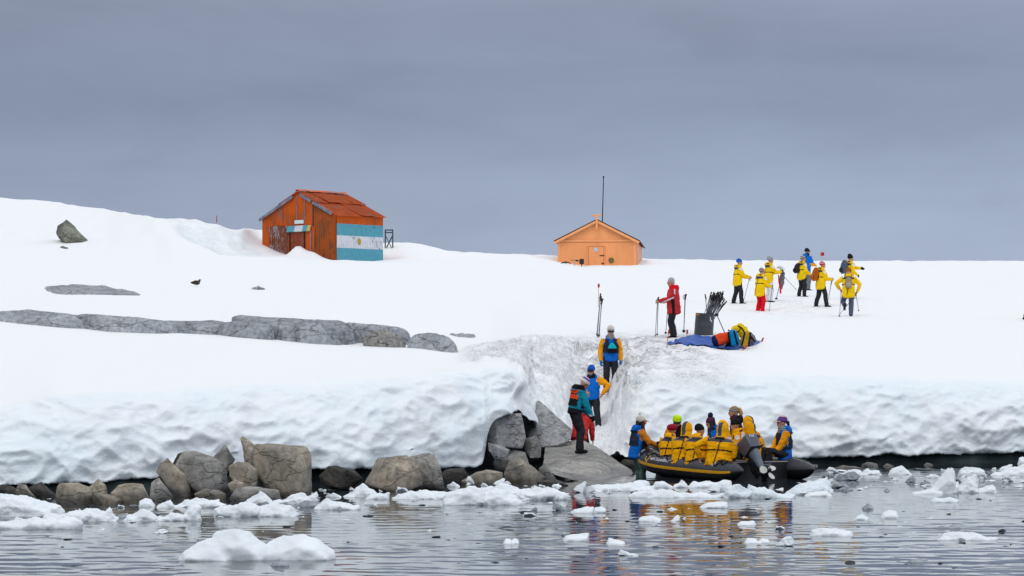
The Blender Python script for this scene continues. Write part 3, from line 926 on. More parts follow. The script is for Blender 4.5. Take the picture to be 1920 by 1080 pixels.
outcrop('smooth grey rock with a curved right edge', ROCKB, [(500, 606), (530, 602), (560, 606), (566, 648), (520, 648), (498, 640)], D=72.7, depth=1.6, group=GO, round_=3, amp=0.012)
outcrop('big rounded grey rock ending at the dark cleft', ROCKB, [(546, 604), (580, 602), (612, 608), (630, 626), (646, 652), (620, 656), (560, 652), (548, 630)], D=72.3, depth=1.8, group=GO, round_=3, amp=0.012)
outcrop('long rock ridge running behind the cleft to the tan boulder', ROCKB, [(575, 600), (600, 597), (650, 602), (664, 620), (668, 648), (648, 652), (620, 630), (590, 612)], D=73.3, depth=1.8, group=GO, round_=3)
outcrop('grey rock right of the dark cleft', ROCKB, [(640, 604), (680, 606), (730, 612), (765, 614), (774, 628), (768, 650), (700, 650), (655, 646)], D=74.0, depth=2, group=GO, round_=3)
outcrop('rounded tan boulder lying before the grey outcrop', ROCKO, [(678, 630), (692, 619), (725, 617), (742, 626), (760, 644), (758, 656), (720, 656), (684, 650)], D=72.2, depth=1.2, group=GO, round_=3)
outcrop('lone rounded grey boulder at the right end of the outcrop', ROCKB, [(761, 640), (772, 630), (795, 623), (825, 625), (848, 634), (858, 648), (861, 672), (840, 676), (790, 668), (764, 658)], D=71.6, depth=1.4, group=GO, round_=3, amp=0.014)


def flat_rock(label, mat, pts, thick=0.12, name='rock', cat='rock'):
    """a low bare rock face just showing above the snow: lies on the slope"""
    cs = [see(x, y) for x, y in pts]
    c = sum(cs, Vector()) / len(cs)
    bm = bmesh.new()
    for p in cs:
        bm.verts.new(p + Vector((0, 0, -0.15)))
        bm.verts.new(p + Vector((0, 0, 0.03)))
        bm.verts.new(p + (c - p) * 0.35 + Vector((0, 0, thick)))
    r = bmesh.ops.convex_hull(bm, input=bm.verts[:])
    bmesh.ops.delete(bm, geom=list({g for g in r['geom_interior'] + r['geom_unused'] if isinstance(g, bmesh.types.BMVert)}), context='VERTS')
    bmesh.ops.triangulate(bm, faces=bm.faces[:])
    for _ in range(3):
        bmesh.ops.subdivide_edges(bm, edges=bm.edges[:], cuts=1)
        bmesh.ops.triangulate(bm, faces=bm.faces[:])
        bmesh.ops.smooth_vert(bm, verts=bm.verts[:], factor=0.3, use_axis_x=True, use_axis_y=True, use_axis_z=True)
    for v in bm.verts:
        v.co.z += 0.10 * noise.noise(v.co * 0.9) + 0.05 * noise.noise(v.co * 3.0)
        v.co -= c
    o = from_bm(name, bm, mat, None, True)
    o.location = c
    return tag(o, label, cat, GO)


flat_rock('long low flat rock lying in the snow below the hillside boulder', ROCKB, [(78, 540), (130, 536), (200, 540), (250, 548), (274, 555), (200, 553), (120, 553), (90, 549)])
flat_rock('small dark flat rock between the bird and the red hut', ROCKB, [(468, 542), (485, 539), (500, 543), (485, 544)], 0.14)
flat_rock('thin rock sliver near the lone rounded boulder', ROCKB, [(838, 627), (862, 624), (895, 632), (888, 634), (860, 629)], 0.04)
flat_rock('thin dark stone below the hillside boulder', ROCKL, [(110, 464), (120, 462), (131, 466), (122, 467)], 0.08)
outcrop('jagged greenish grey boulder alone on the snowy hillside', ROCKL, [(105, 436, 132), (107, 424, 132), (116, 418, 131.8), (124, 411, 132), (134, 420, 131.8), (146, 428, 131.9), (155, 437, 131.9), (164, 449, 132), (169, 466, 132.2), (150, 465, 131.4), (125, 457, 131.2), (110, 447, 131.4), (121, 428, 131.0), (138, 440, 130.8), (152, 452, 130.9)], D=132, depth=1.0, group=GO, amp=0.035, bev=0.015)
# ------------------------------------------------------------------ people
def ik(a, b, l1, l2, hint):
    a, b = Vector(a), Vector(b)
    v = b - a
    d = v.length
    if d > (l1 + l2) * 0.995:
        b = a + v.normalized() * (l1 + l2) * 0.995
        v = b - a
        d = v.length
    t = v.normalized()
    h = Vector(hint)
    h = h - t * h.dot(t)
    if h.length < 1e-5: h = Vector((0, 1, 0))
    h.normalize()
    x = (l1 * l1 - l2 * l2 + d * d) / (2 * d)
    y = math.sqrt(max(0, l1 * l1 - x * x))
    return a + t * x + h * y, b


def hand(bm, w, fd, k, thumb_to, curl=0.6, grow=0.0):
    """palm, four fingers and a thumb"""
    fd = Vector(fd).normalized()
    th = Vector(thumb_to)
    ac = th - fd * th.dot(fd)
    ac.normalize()                       # towards the thumb side
    pn = fd.cross(ac)
    if pn.dot(Vector((-w.x, 0.1, 0))) < 0: pn = -pn
    g = grow
    tube(bm, [w - fd * 0.03 * k, w + fd * 0.03 * k, w + fd * 0.085 * k], [(0.027 * k + g, 0.020 * k + g), (0.041 * k + g, 0.017 * k + g), (0.040 * k + g, 0.015 * k + g)], ac, 8, 0.4)
    for i, ln in enumerate((0.068, 0.078, 0.072, 0.056)):
        p = w + fd * 0.088 * k + ac * (0.031 - 0.0205 * i) * k
        pts = [p - fd * 0.015 * k]
        a = 0.15 + 0.02 * i
        for s, f in ((0.45, 0.5), (0.32, 0.95), (0.23, 0.8)):
            a += curl * f
            p = p + (fd * math.cos(a) + pn * math.sin(a)) * ln * s * k
            pts.append(p.copy())
        tube(bm, pts, [(0.0095 * k + g) * q for q in (1, 1, 0.92, 0.8)], ac, 6, 0.8)
    p = w + fd * 0.025 * k + ac * 0.033 * k
    d1 = (fd * 0.65 + ac * 0.75 + pn * 0.25).normalized()
    d2 = (fd * 0.9 + ac * 0.15 + pn * 0.45).normalized()
    tube(bm, [p - d1 * 0.015 * k, p + d1 * 0.035 * k, p + d1 * 0.035 * k + d2 * 0.035 * k], [0.013 * k + g, 0.0115 * k + g, 0.009 * k + g], pn, 6, 0.8)


VOX = 0.0125


def person(label, pos, face, h=1.72, group=None, pelvis=(0, 0, 0.93), lean=4, twist=0, tilt=0, head=(0, 0),
           hands=None, elbows=None, feet=None, knees=None, curl=(0.7, 0.7), seat=False, fat=1.0,
           jacket=YEL, sleeve=None, yoke=GREY, hem=-0.17, harness=True, vest=None, vestm=None,
           trousers=CHAR, boots=BLACK, glove=None, hat=None, hood='down', hoodm=None, glasses=None, scarf=None, hair=None,
           patch=True, bare_face=True, toe=(0, 0), extra=None):
    k = h / 1.72
    root = thing('person', label, 'person', pos, R(face), group)
    X, Y, Z = Vector((1, 0, 0)), Vector((0, 1, 0)), Vector((0, 0, 1))
    Tm = Matrix.Rotation(R(twist), 3, 'Z') @ Matrix.Rotation(R(-lean), 3, 'X') @ Matrix.Rotation(R(tilt), 3, 'Y')
    r, f, d = Tm @ X, Tm @ Y, Tm @ Z
    pv = Vector(pelvis) * k
    T = lambda u, v, w: pv + (r * u + f * v + d * w) * k
    neck = T(0, 0.01, 0.50)
    Hm = Matrix.Rotation(R(twist + head[1]), 3, 'Z') @ Matrix.Rotation(R(-head[0]), 3, 'X')
    hr, hf, hu = Hm @ X, Hm @ Y, Hm @ Z
    hc = neck + (d * 0.06 + hu * 0.10 + hf * 0.025) * k
    Hd = lambda u, v, w: hc + (hr * u + hf * v + hu * w) * k
    sh = [T(-0.19 * fat, 0, 0.43), T(0.19 * fat, 0, 0.43)]
    hp = [pv - r * 0.095 * k + Z * -0.03 * k, pv + r * 0.095 * k + Z * -0.03 * k]
    hands = hands or (None, None)
    ht = []
    for i, s in enumerate((-1, 1)):
        ht.append(Vector(hands[i]) * k if hands[i] is not None else sh[i] + (r * 0.07 * s + f * 0.06 - Z * 0.53) * k)
    elbows = elbows or ((-0.5, -1, -0.3), (0.5, -1, -0.3))
    el, wr = [], []
    for i in (0, 1):
        e, w_ = ik(sh[i], ht[i], 0.29 * k, 0.27 * k, Tm @ Vector(elbows[i]))
        el.append(e); wr.append(w_)
    feet = feet or ((-0.11, -0.02, 0.085), (0.11, 0.03, 0.085))
    knees = knees or ((-0.1, 1, 0.1), (0.1, 1, 0.1))
    kn, an = [], []
    for i in (0, 1):
        e, w_ = ik(hp[i], Vector(feet[i]) * k, 0.427 * k, 0.402 * k, Vector(knees[i]))
        kn.append(e); an.append(w_)

    # the body: one skin from head to feet, fingers included
    bm = bmesh.new()
    ellipsoid(bm, Hd(0, -0.005, 0.015), (0.075 * k, 0.094 * k, 0.108 * k), Hm)
    ellipsoid(bm, Hd(0, 0.022, -0.055), (0.056 * k, 0.068 * k, 0.062 * k), Hm)
    ellipsoid(bm, Hd(0, 0.088, -0.018), (0.016 * k, 0.024 * k, 0.028 * k), Hm, 8, 6)
    ellipsoid(bm, Hd(0, 0.080, 0.022), (0.050 * k, 0.018 * k, 0.014 * k), Hm, 8, 6)
    for s in (-1, 1): ellipsoid(bm, Hd(0.077 * s, -0.008, -0.01), (0.014 * k, 0.024 * k, 0.034 * k), Hm, 8, 6)
    tube(bm, [T(0, 0, 0.44), neck, Hd(0, -0.01, -0.04)], [0.065 * k, 0.056 * k, 0.052 * k], hr, 10)
    tube(bm, [T(0, 0, -0.02), T(0, 0, 0.12), T(0, 0, 0.34), T(0, 0, 0.44)], [(0.14 * k, 0.10 * k), (0.12 * k, 0.09 * k), (0.15 * k, 0.10 * k), (0.12 * k, 0.07 * k)], r, 12)
    for i in (0, 1):
        tube(bm, [sh[i], el[i], wr[i]], [0.048 * k, 0.038 * k, 0.027 * k], r, 8)
        fd = (wr[i] - el[i]).normalized()
        hand(bm, wr[i], fd, k, Y * 0.8 + Z * 0.6 - X * (0.3 * (-1, 1)[i]), curl[i])
        tube(bm, [hp[i], kn[i], an[i]], [0.075 * k, 0.052 * k, 0.036 * k], r, 8)
    body = link('body', remesh(bm, 0.0095 * k, 2), root, SKIN)

    # trousers
    bm = bmesh.new()
    tube(bm, [pv - Z * 0.05 * k, T(0, 0, 0.08)], [(0.165 * k * fat, 0.13 * k), (0.165 * k, 0.125 * k)], r, 14, 0.6)
    for i in (0, 1):
        lo = an[i] + (kn[i] - an[i]).normalized() * 0.015 * k
        mid = kn[i].lerp(an[i], 0.5) - (f * 0.012 * k)
        tube(bm, [hp[i] + Z * 0.02 * k, hp[i].lerp(kn[i], 0.5), kn[i], mid, lo], [0.105 * k * fat, 0.098 * k * fat ** 0.6, 0.083 * k * fat ** 0.6, 0.080 * k * fat ** 0.6, 0.078 * k * fat ** 0.6], r, 12, 0.5)
    me = remesh(bm, VOX, 3)
    puff(me, lambda q_: 0.010 * noise.noise(q_ * 9 + Vector((k * 50, face, 0))))
    link('trousers', me, root, trousers)
    # boots
    for i in (0, 1):
        bm = bmesh.new()
        sd = (kn[i] - an[i]).normalized()
        fw = Vector((0, 1, 0)) if not toe[i] else Matrix.Rotation(R(toe[i]), 3, 'X') @ Vector((0, 1, 0))
        fw = Matrix.Rotation(R((8, -8)[i]), 3, 'Z') @ fw
        a = an[i]
        up = (X.cross(fw)).normalized()
        tube(bm, [a + sd * 0.13 * k, a + sd * 0.03 * k, a - up * 0.02 * k], [0.058 * k, 0.052 * k, 0.05 * k], X, 10)
        tube(bm, [a - fw * 0.055 * k - up * 0.045 * k, a + fw * 0.06 * k - up * 0.045 * k, a + fw * 0.15 * k - up * 0.055 * k], [(0.046 * k, 0.042 * k), (0.05 * k, 0.045 * k), (0.045 * k, 0.030 * k)], X, 10)
        link('boot', remesh(bm, 0.012, 2), root, boots)
    # jacket
    bm = bmesh.new()
    B = 1.0 * fat
    seatk = 0.75 if seat else 1.0
    secs = [(hem * seatk, 0.205, 0.160), (-0.02, 0.205, 0.160), (0.12, 0.198, 0.150), (0.26, 0.208, 0.152), (0.37, 0.205, 0.140), (0.44, 0.165, 0.115), (0.50, 0.085, 0.080)]
    tube(bm, [T(0, 0.0 + (0.0 if not seat else 0.0), w) for w, a, b in secs], [(a * k * B, b * k * B) for w, a, b in secs], r, 18, 0.25)
    for i in (0, 1):
        tube(bm, [sh[i] + (r * (0.05 if i == 0 else -0.05) - d * 0.01) * k, sh[i], sh[i].lerp(el[i], 0.5), el[i], el[i].lerp(wr[i], 0.5), wr[i] - (wr[i] - el[i]).normalized() * 0.0],
             [0.085 * k, 0.090 * k, 0.082 * k, 0.074 * k, 0.066 * k, 0.052 * k], r, 12, 0.35)
    if hood == 'down':
        ellipsoid(bm, T(0, -0.115, 0.49), (0.125 * k, 0.075 * k, 0.095 * k), Tm)
        ellipsoid(bm, T(0, -0.06, 0.53), (0.10 * k, 0.06 * k, 0.06 * k), Tm)
    if hood:
        tube(bm, [T(0, 0.005, 0.46), T(0, 0.02, 0.57)], [(0.105 * k, 0.098 * k), (0.088 * k, 0.088 * k)], r, 12, 0.2)
    me = remesh(bm, VOX, 3)
    n0 = Vector((face * 0.37, k * 31, 3.0))
    puff(me, lambda q: 0.014 * noise.noise(Vector((q.x * 7, q.y * 7, q.z * 13)) + n0) + 0.006 * noise.noise(q * 24 + n0))
    c = poly_centers(me)
    Ti = np.array(Tm)                      # columns r, f, d
    loc = (c - np.array(pv)) @ Ti / k
    u, v_, w_ = loc[:, 0], loc[:, 1], loc[:, 2]
    da = [np.minimum(seg_dist(c, sh[i], el[i]), seg_dist(c, el[i], wr[i])) / k for i in (0, 1)]
    dam = np.minimum(da[0], da[1])
    tors = np.sqrt((u / (0.205 * B)) ** 2 + (v_ / (0.152 * B)) ** 2)
    arm = (dam < 0.125) & ((tors > 1.04) | (np.abs(u) > 0.20 * B)) & ~((w_ > 0.44) & (np.abs(u) < 0.13))
    idx_ = np.zeros(len(c), dtype=np.int32)
    mats = [jacket]
    if sleeve is not None:
        mats.append(sleeve); idx_[arm] = 1
        idx_[(np.abs(u) > 0.135) & (w_ > 0.38)] = 1
    if yoke is not None:
        mats.append(yoke)
        idx_[(~arm) & (w_ > 0.365 + 0.10 * np.abs(u)) & (w_ < 0.47) & (v_ < 0.03) & (v_ > -0.22)] = len(mats) - 1
        if hood == 'down': idx_[(w_ > 0.50) & (v_ < -0.06) & (np.abs(u) > 0.085)] = len(mats) - 1
    if patch and yoke is not None:
        mats.append(WHITE)
        for i in (0, 1):
            pc = np.array(sh[i].lerp(el[i], 0.22) + (r * 0.07 * (-1, 1)[i] + d * 0.03) * k)
            idx_[np.linalg.norm(c - pc, axis=1) < 0.055 * k] = len(mats) - 1
    if extra:
        for (mt, fn) in extra:
            mats.append(mt)
            idx_[fn(u, v_, w_, arm, da)] = len(mats) - 1
    me.polygons.foreach_set('material_index', idx_)
    jk = link('jacket', me, root, mats)
    if harness:
        keep = (~arm) & ((np.abs(w_ - 0.20 - 0.02 * u) < 0.014) | ((v_ < 0) & (np.abs(u - 0.16 * (w_ - 0.15)) < 0.011) & (w_ < 0.44) & (w_ > hem * seatk + 0.02)) | ((v_ > 0) & (np.abs(np.abs(u) - 0.10) < 0.015) & (w_ > 0.18) & (w_ < 0.46)))
        keep |= (w_ > 0.425) & (w_ < 0.485) & (v_ < 0.02) & (np.abs(u) < 0.10) & (hood == 'up')
        extract(me, keep, 0.006, 'harness', BLACK, root)
    if vest is not None:
        keep = (~arm) & (w_ > 0.10) & (w_ < 0.45) & (np.abs(u) < 0.19) & ~((w_ > 0.33) & (np.abs(u) > 0.14))
        if vestm == 'open': keep &= ~((v_ > 0) & (np.abs(u) < 0.05) & (w_ > 0.2))
        vo = extract(me, keep, 0.028, 'vest', vest if not isinstance(vest, tuple) else vest[0], root)
        if isinstance(vest, tuple):
            cc = poly_centers(vo.data)
            lw = ((cc - np.array(pv)) @ Ti / k)
            vo.data.materials.append(vest[1])
            mi = np.where((lw[:, 2] < 0.25) | (np.abs(lw[:, 2] - 0.36) < 0.012), 1, 0).astype(np.int32)
            vo.data.polygons.foreach_set('material_index', mi)
    # gloves
    if glove is not None:
        for i in (0, 1):
            bm = bmesh.new()
            fd = (wr[i] - el[i]).normalized()
            tube(bm, [wr[i] - fd * 0.05 * k, wr[i] + fd * 0.01 * k], [0.046 * k, 0.036 * k], r, 10, 0.2)
            hand(bm, wr[i], fd, k * 1.03, Y * 0.8 + Z * 0.6 - X * (0.3 * (-1, 1)[i]), curl[i], 0.006 * k)
            link('glove', remesh(bm, 0.0085, 1), root, glove)
    # raised hood
    if hood == 'up':
        bm = bmesh.new()
        ellipsoid(bm, Hd(0, -0.02, 0.01), (0.125 * k, 0.135 * k, 0.160 * k), Hm, 20, 14)
        tube(bm, [T(0, -0.01, 0.45), Hd(0, -0.02, -0.06)], [(0.13 * k, 0.115 * k), (0.12 * k, 0.12 * k)], hr, 16, 0.2)
        me = remesh(bm, VOX, 4)
        cc = (poly_centers(me) - np.array(hc)) @ np.array(Hm) / k
        op = (cc[:, 1] > 0.065) & (np.abs(cc[:, 0]) < 0.085) & (cc[:, 2] > -0.11) & (cc[:, 2] < 0.10)
        bm = bmesh.new(); bm.from_mesh(me); bm.faces.ensure_lookup_table()
        bmesh.ops.delete(bm, geom=[bm.faces[i] for i in np.where(op)[0]], context='FACES')
        st = hoodm is not None
        for fc in bm.faces:
            q = (fc.calc_center_median() - hc)
            uu_, ww_ = q.dot(hr) / k, q.dot(hu) / k
            if st and abs(uu_) < 0.045 and q.dot(hf) < 0.07 * k and ww_ > -0.13: fc.material_index = 1
        for vt in bm.verts: vt.co += vt.normal * 0.008 * noise.noise(vt.co * 11 + n0)
        bm.to_mesh(me); bm.free(); me.shade_smooth()
        link('hood', me, root, [jacket, hoodm or jacket])
    # face
    if bare_face and not glasses:
        for s in (-1, 1):
            bm = bmesh.new()
            ellipsoid(bm, Hd(0.032 * s, 0.083, 0.002), (0.012 * k, 0.008 * k, 0.008 * k), Hm, 8, 6)
            from_bm('eye', bm, EYEM, root)
    if bare_face and scarf is None:
        bm = bmesh.new()
        ellipsoid(bm, Hd(0, 0.086, -0.068), (0.024 * k, 0.008 * k, 0.008 * k), Hm, 8, 6)
        from_bm('mouth', bm, LIP, root)
    if glasses is not None:
        bm = bmesh.new()
        L = []
        for a in np.linspace(-1.25, 1.25, 13):
            q0 = (0.088 * math.sin(a), 0.012 + 0.096 * math.cos(a))
            L.append([bm.verts.new(Hd(q0[0] * s_, q0[1] * s_, z_)) for s_, z_ in ((1, 0.026), (1.07, 0.022), (1.07, -0.022 + 0.008 * (abs(a) < 0.25)), (1, -0.026 + 0.008 * (abs(a) < 0.25)))])
        for i in range(12):
            for j in range(4):
                bm.faces.new((L[i][j], L[i + 1][j], L[i + 1][(j + 1) % 4], L[i][(j + 1) % 4]))
        bm.faces.new(L[0]); bm.faces.new(L[-1][::-1])
        from_bm('goggles', bm, glasses, root)
    if scarf is not None:
        bm = bmesh.new()
        tube(bm, [neck - d * 0.02 * k, neck + (d * 0.05 + f * 0.012) * k, Hd(0, 0.02, -0.07)], [(0.105 * k, 0.105 * k), (0.095 * k, 0.10 * k), (0.078 * k, 0.088 * k)], hr, 16, 0.2)
        me = remesh(bm, VOX, 2)
        puff(me, lambda q_: 0.008 * math.sin(q_.z * 130 + q_.x * 12))
        link('scarf', me, root, scarf)
    # hair
    if hair:
        kind, hm_ = hair
        bm = bmesh.new()
        if kind in ('short', 'long', 'tail'):
            ellipsoid(bm, Hd(0, -0.025, 0.045), (0.088 * k, 0.098 * k, 0.100 * k), Hm, 16, 10)
            ellipsoid(bm, Hd(0, -0.055, -0.015), (0.080 * k, 0.060 * k, 0.075 * k), Hm, 12, 8)
        if kind == 'long':
            for s in (-1, 1):
                tube(bm, [Hd(0.075 * s, 0.0, 0.02), Hd(0.09 * s, 0.01, -0.12), T(0.10 * s, 0.13, 0.34), T(0.085 * s, 0.18, 0.16), T(0.07 * s, 0.18, 0.06)], [0.035 * k, 0.045 * k, 0.05 * k, 0.045 * k, 0.02 * k], hr, 8)
            tube(bm, [Hd(0, -0.07, 0.0), Hd(0, -0.09, -0.14)], [0.07 * k, 0.06 * k], hr, 8)
        if kind == 'tail':
            tube(bm, [Hd(0, -0.10, 0.085), Hd(0, -0.16, 0.075), Hd(0, -0.185, -0.02), Hd(0, -0.17, -0.14)], [0.022 * k, 0.042 * k, 0.05 * k, 0.018 * k], hr, 10)
        if kind == 'lowtail':
            tube(bm, [Hd(0, -0.09, 0.03), Hd(0, -0.15, 0.0), Hd(0, -0.17, -0.08)], [0.03 * k, 0.045 * k, 0.025 * k], hr, 10)
        me = remesh(bm, 0.011, 2)
        puff(me, lambda q_: 0.006 * noise.noise(q_ * 40))
        link('hair', me, root, hm_)
    # hat
    if hat:
        hm_, opts = hat[0], hat[1] if len(hat) > 1 else {}
        prof = opts.get('prof', [(0.0, 0.092), (0.02, 0.099), (0.055, 0.099), (0.065, 0.094), (0.095, 0.084), (0.125, 0.06), (0.142, 0.03), (0.148, 0.0)])
        zoff = opts.get('z', 0.018)
        bm = bmesh.new()
        lay = bm.verts.layers.float.new('hz')
        rg = []
        pitch = opts.get('pitch', 10)
        Ht = Hm @ Matrix.Rotation(R(pitch), 3, 'X')
        hu2, hf2 = Ht @ Z, Ht @ Y
        zmax = prof[-1][0]
        for (z_, r_) in prof:
            ring = []
            for i in range(20):
                a = 2 * math.pi * i / 20
                rr = r_ * (1 + 0.02 * math.sin(9 * a))
                vt = bm.verts.new(hc + (hr * rr * math.cos(a) + hf2 * (rr * 1.13 * math.sin(a) - 0.012 - 0.02 * z_ / zmax) + hu2 * (z_ + zoff)) * k)
                vt[lay] = z_ / zmax
                ring.append(vt)
            rg.append(ring)
        for a_, b_ in zip(rg[:-1], rg[1:]):
            for i in range(20): bm.faces.new((a_[i], a_[(i + 1) % 20], b_[(i + 1) % 20], b_[i]))
        bmesh.ops.remove_doubles(bm, verts=bm.verts[:], dist=0.0005)
        hto = from_bm('hat', bm, hm_, root)
        top = hc + (hf2 * -0.03 + hu2 * (zmax + zoff + 0.025)) * k
        if opts.get('pom'):
            bm = bmesh.new()
            ellipsoid(bm, top, (opts.get('pr', 0.045) * k,) * 3, Hm, 14, 10)
            for vt in bm.verts: vt.co += (vt.co - top) * 0.3 * noise.noise(vt.co * 70)
            from_bm('pompom', bm, opts['pom'], hto)
        if opts.get('visor'):
            bm = bmesh.new()
            A = []
            for a in np.linspace(-1.1, 1.1, 9):
                pi_ = Hd(0.085 * math.sin(a), 0.085 * math.cos(a) + 0.01, 0.05)
                po = Hd(0.085 * math.sin(a), 0.09 * math.cos(a) + 0.01 + 0.085 * math.cos(a * 1.4), 0.035)
                A.append([bm.verts.new(pi_), bm.verts.new(po), bm.verts.new(po - hu * 0.008 * k), bm.verts.new(pi_ - hu * 0.008 * k)])
            for i in range(8):
                for j in range(4): bm.faces.new((A[i][j], A[i + 1][j], A[i + 1][(j + 1) % 4], A[i][(j + 1) % 4]))
            bm.faces.new(A[0]); bm.faces.new(A[-1][::-1])
            from_bm('visor', bm, opts['visor'], hto)
    W = Matrix.Translation(Vector(pos)) @ Matrix.Rotation(R(face), 4, 'Z')
    return dict(root=root, W=W, T=lambda u, v, w: W @ T(u, v, w), Tm=(W.to_3x3() @ Tm), wr=[W @ (a + (a - e).normalized() * 0.09 * k) for a, e in zip(wr, el)], k=k)


# ------------------------------------------------------------------ trekking poles
def make_pole():
    root = thing('trekking_pole', 'x', 'trekking pole')
    bm = bmesh.new(); tube(bm, [(0, 0, 0.0), (0, 0, 0.55), (0, 0, 1.06)], [0.008, 0.0095, 0.011], None, 8, 0.3)
    from_bm('shaft', bm, POLEG, root)
    bm = bmesh.new(); tube(bm, [(0, 0, 1.05), (0, 0.004, 1.12), (0, 0.008, 1.19), (0, 0.024, 1.22)], [0.015, 0.019, 0.018, 0.020], None, 8, 0.6)
    from_bm('grip', bm, POLEB, root)
    bm = bmesh.new(); tube(bm, [(0, 0, 0.05), (0, 0, 0.058), (0, 0, 0.066)], [0.012, 0.034, 0.012], None, 10, 0.2)
    from_bm('basket', bm, POLEB, root)
    bm = bmesh.new()
    tube(bm, [(0, 0.02, 1.18), (0.0, -0.03, 1.15), (0.01, -0.055, 1.08), (0.0, -0.045, 1.0), (0.0, -0.02, 1.04), (0, 0, 1.12)], [0.006] * 6, None, 6, 0.2)
    from_bm('strap', bm, POLEB, root)
    return root


POLE0 = make_pole()
_pole_used = [False]


def pole(top, tip, label, group=None, spin=None):
    top, tip = Vector(top), Vector(tip)
    if not _pole_used[0]:
        o = POLE0; _pole_used[0] = True
    else:
        o = copy_tree(POLE0)
    d = top - tip
    s = d.length / 1.22
    o.rotation_mode = 'QUATERNION'
    q = d.normalized().to_track_quat('Z', 'Y')
    from mathutils import Quaternion
    q = q @ Quaternion((0, 0, 1), spin if spin is not None else random.random() * 6.28)
    o.rotation_quaternion = q
    o.location = tip
    o.scale = (max(1, s), max(1, s), s)
    o['label'] = label
    if group: o['group'] = group
    elif 'group' in o: del o['group']
    return o


def pole_from_hand(hp, tip, label, over=0.09, group=None):
    tip = Vector(tip)
    d = (hp - tip)
    return pole(hp + d.normalized() * over, tip, label, group)


# ------------------------------------------------------------------ backpacks
def backpack(label, pos, M, m1, m2, s=1.0, kind='round', name='backpack', cat='backpack', parts=True, tall=1.0):
    """rucksack standing on local z=0, its back panel facing local +y"""
    root = thing(name, label, cat)
    root.matrix_world = Matrix.Translation(Vector(pos)) @ M.to_4x4()
    bm = bmesh.new()
    H = 0.46 * s * tall
    tube(bm, [(0, -0.10 * s, 0.06 * s), (0, -0.11 * s, H * 0.45), (0, -0.095 * s, H * 0.8), (0, -0.06 * s, H)], [(0.135 * s, 0.085 * s), (0.155 * s, 0.105 * s), (0.135 * s, 0.09 * s), (0.09 * s, 0.055 * s)], (1, 0, 0), 14, 0.5)
    box(bm, (-0.12 * s, -0.10 * s, 0.04 * s), (0.12 * s, -0.01 * s, H * 0.92))
    me = remesh(bm, 0.012, 5)
    puff(me, lambda q_: 0.012 * noise.noise(q_ * 12))
    link('main_bag', me, root, m1)
    bm = bmesh.new()
    tube(bm, [(0, -0.20 * s, 0.08 * s), (0, -0.215 * s, 0.16 * s), (0, -0.20 * s, 0.24 * s)], [(0.10 * s, 0.03 * s), (0.115 * s, 0.04 * s), (0.09 * s, 0.03 * s)], (1, 0, 0), 12, 0.5)
    link('front_pocket', remesh(bm, 0.012, 3), root, m2)
    for sg in (-1, 1):
        bm = bmesh.new()
        tube(bm, [(0.08 * sg * s, 0.0, H * 0.95), (0.085 * sg * s, 0.06 * s, H * 1.0), (0.09 * sg * s, 0.045 * s, H * 0.75), (0.10 * sg * s, -0.01, 0.06 * s)], [(0.026 * s, 0.010)] * 4, (1, 0, 0), 8, 0.3)
        from_bm('shoulder_strap', bm, BLACK, root)
    return root


# ------------------------------------------------------------------ marker wands
def marker(px, ytop, ybot, D, label, tip_px=None, flagw=0.055, flagh=0.12, pos=None):
    b = at(px, D, -0.05) if pos is None else pos
    t = P(tip_px if tip_px is not None else px, ytop, b.y)
    t.y = b.y
    root = thing('marker_wand', label, 'marker flag', b)
    bm = bmesh.new(); tube(bm, [(0, 0, 0), t - b], [0.011, 0.010], None, 8, 0.3)
    from_bm('wand', bm, WANDP, root)
    dr = (t - b).normalized()
    sd = Vector((1, 0, 0)) - dr * dr.x
    bm = bmesh.new()
    q = []
    for i in range(5):
        for j in range(4):
            p = (t - b) - dr * (flagh * j / 3) + sd.normalized() * (flagw * (i / 4 - 0.35)) + Vector((0, 0.02 * math.sin(i * 1.9 + j), 0))
            q.append(bm.verts.new(p))
    for i in range(4):
        for j in range(3): bm.faces.new((q[i * 4 + j], q[i * 4 + j + 1], q[i * 4 + j + 5], q[i * 4 + j + 4]))
    r_ = bmesh.ops.solidify(bm, geom=bm.faces[:], thickness=0.012)
    from_bm('flag', bm, FLAGR, root)
    return root
# ------------------------------------------------------------------ inflatable boat
BO = Vector((5.23, 53.05, 0.0)); BROT = 28.0
BM = Matrix.Translation(BO) @ Matrix.Rotation(R(BROT), 4, 'Z')
boat = thing('inflatable_boat', 'black inflatable boat with a yellow stripe full of passengers at the landing', 'boat', BO, R(BROT))
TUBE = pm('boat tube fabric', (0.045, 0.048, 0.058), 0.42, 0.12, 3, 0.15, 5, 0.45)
TUBEK = pm('boat black rubber and tube shade', (0.010, 0.010, 0.012), 0.4, 0.2, 5, 0.1, 8, 0.4)
STRIPE = pm('boat stripe yellow', (0.80, 0.40, 0.01), 0.45, 0.06, 6)
BTXT = pm('boat lettering white', (0.78, 0.78, 0.8), 0.5, 0.03, 6)
BLOGO = pm('boat logo yellow', (0.82, 0.50, 0.08), 0.5, 0.05, 6)
DECK = pm('boat floor', (0.05, 0.052, 0.055), 0.7, 0.3, 6)
ALU = pm('aluminium', (0.38, 0.39, 0.41), 0.4, 0.15, 6, metal=0.6)
HB = 0.88
port = [(-HB, -0.52, 0.235, 0.03), (-HB, -0.40, 0.222, 0.10), (-HB, -0.22, 0.21, 0.175), (-HB, 0.0, 0.205, 0.215), (-HB, 0.3, 0.205, 0.23), (-HB, 1.0, 0.21, 0.23), (-HB, 1.8, 0.225, 0.23), (-HB, 2.5, 0.25, 0.235),
        (-0.84, 3.0, 0.29, 0.24), (-0.70, 3.45, 0.34, 0.24), (-0.45, 3.82, 0.39, 0.24), (-0.18, 4.02, 0.42, 0.235)]
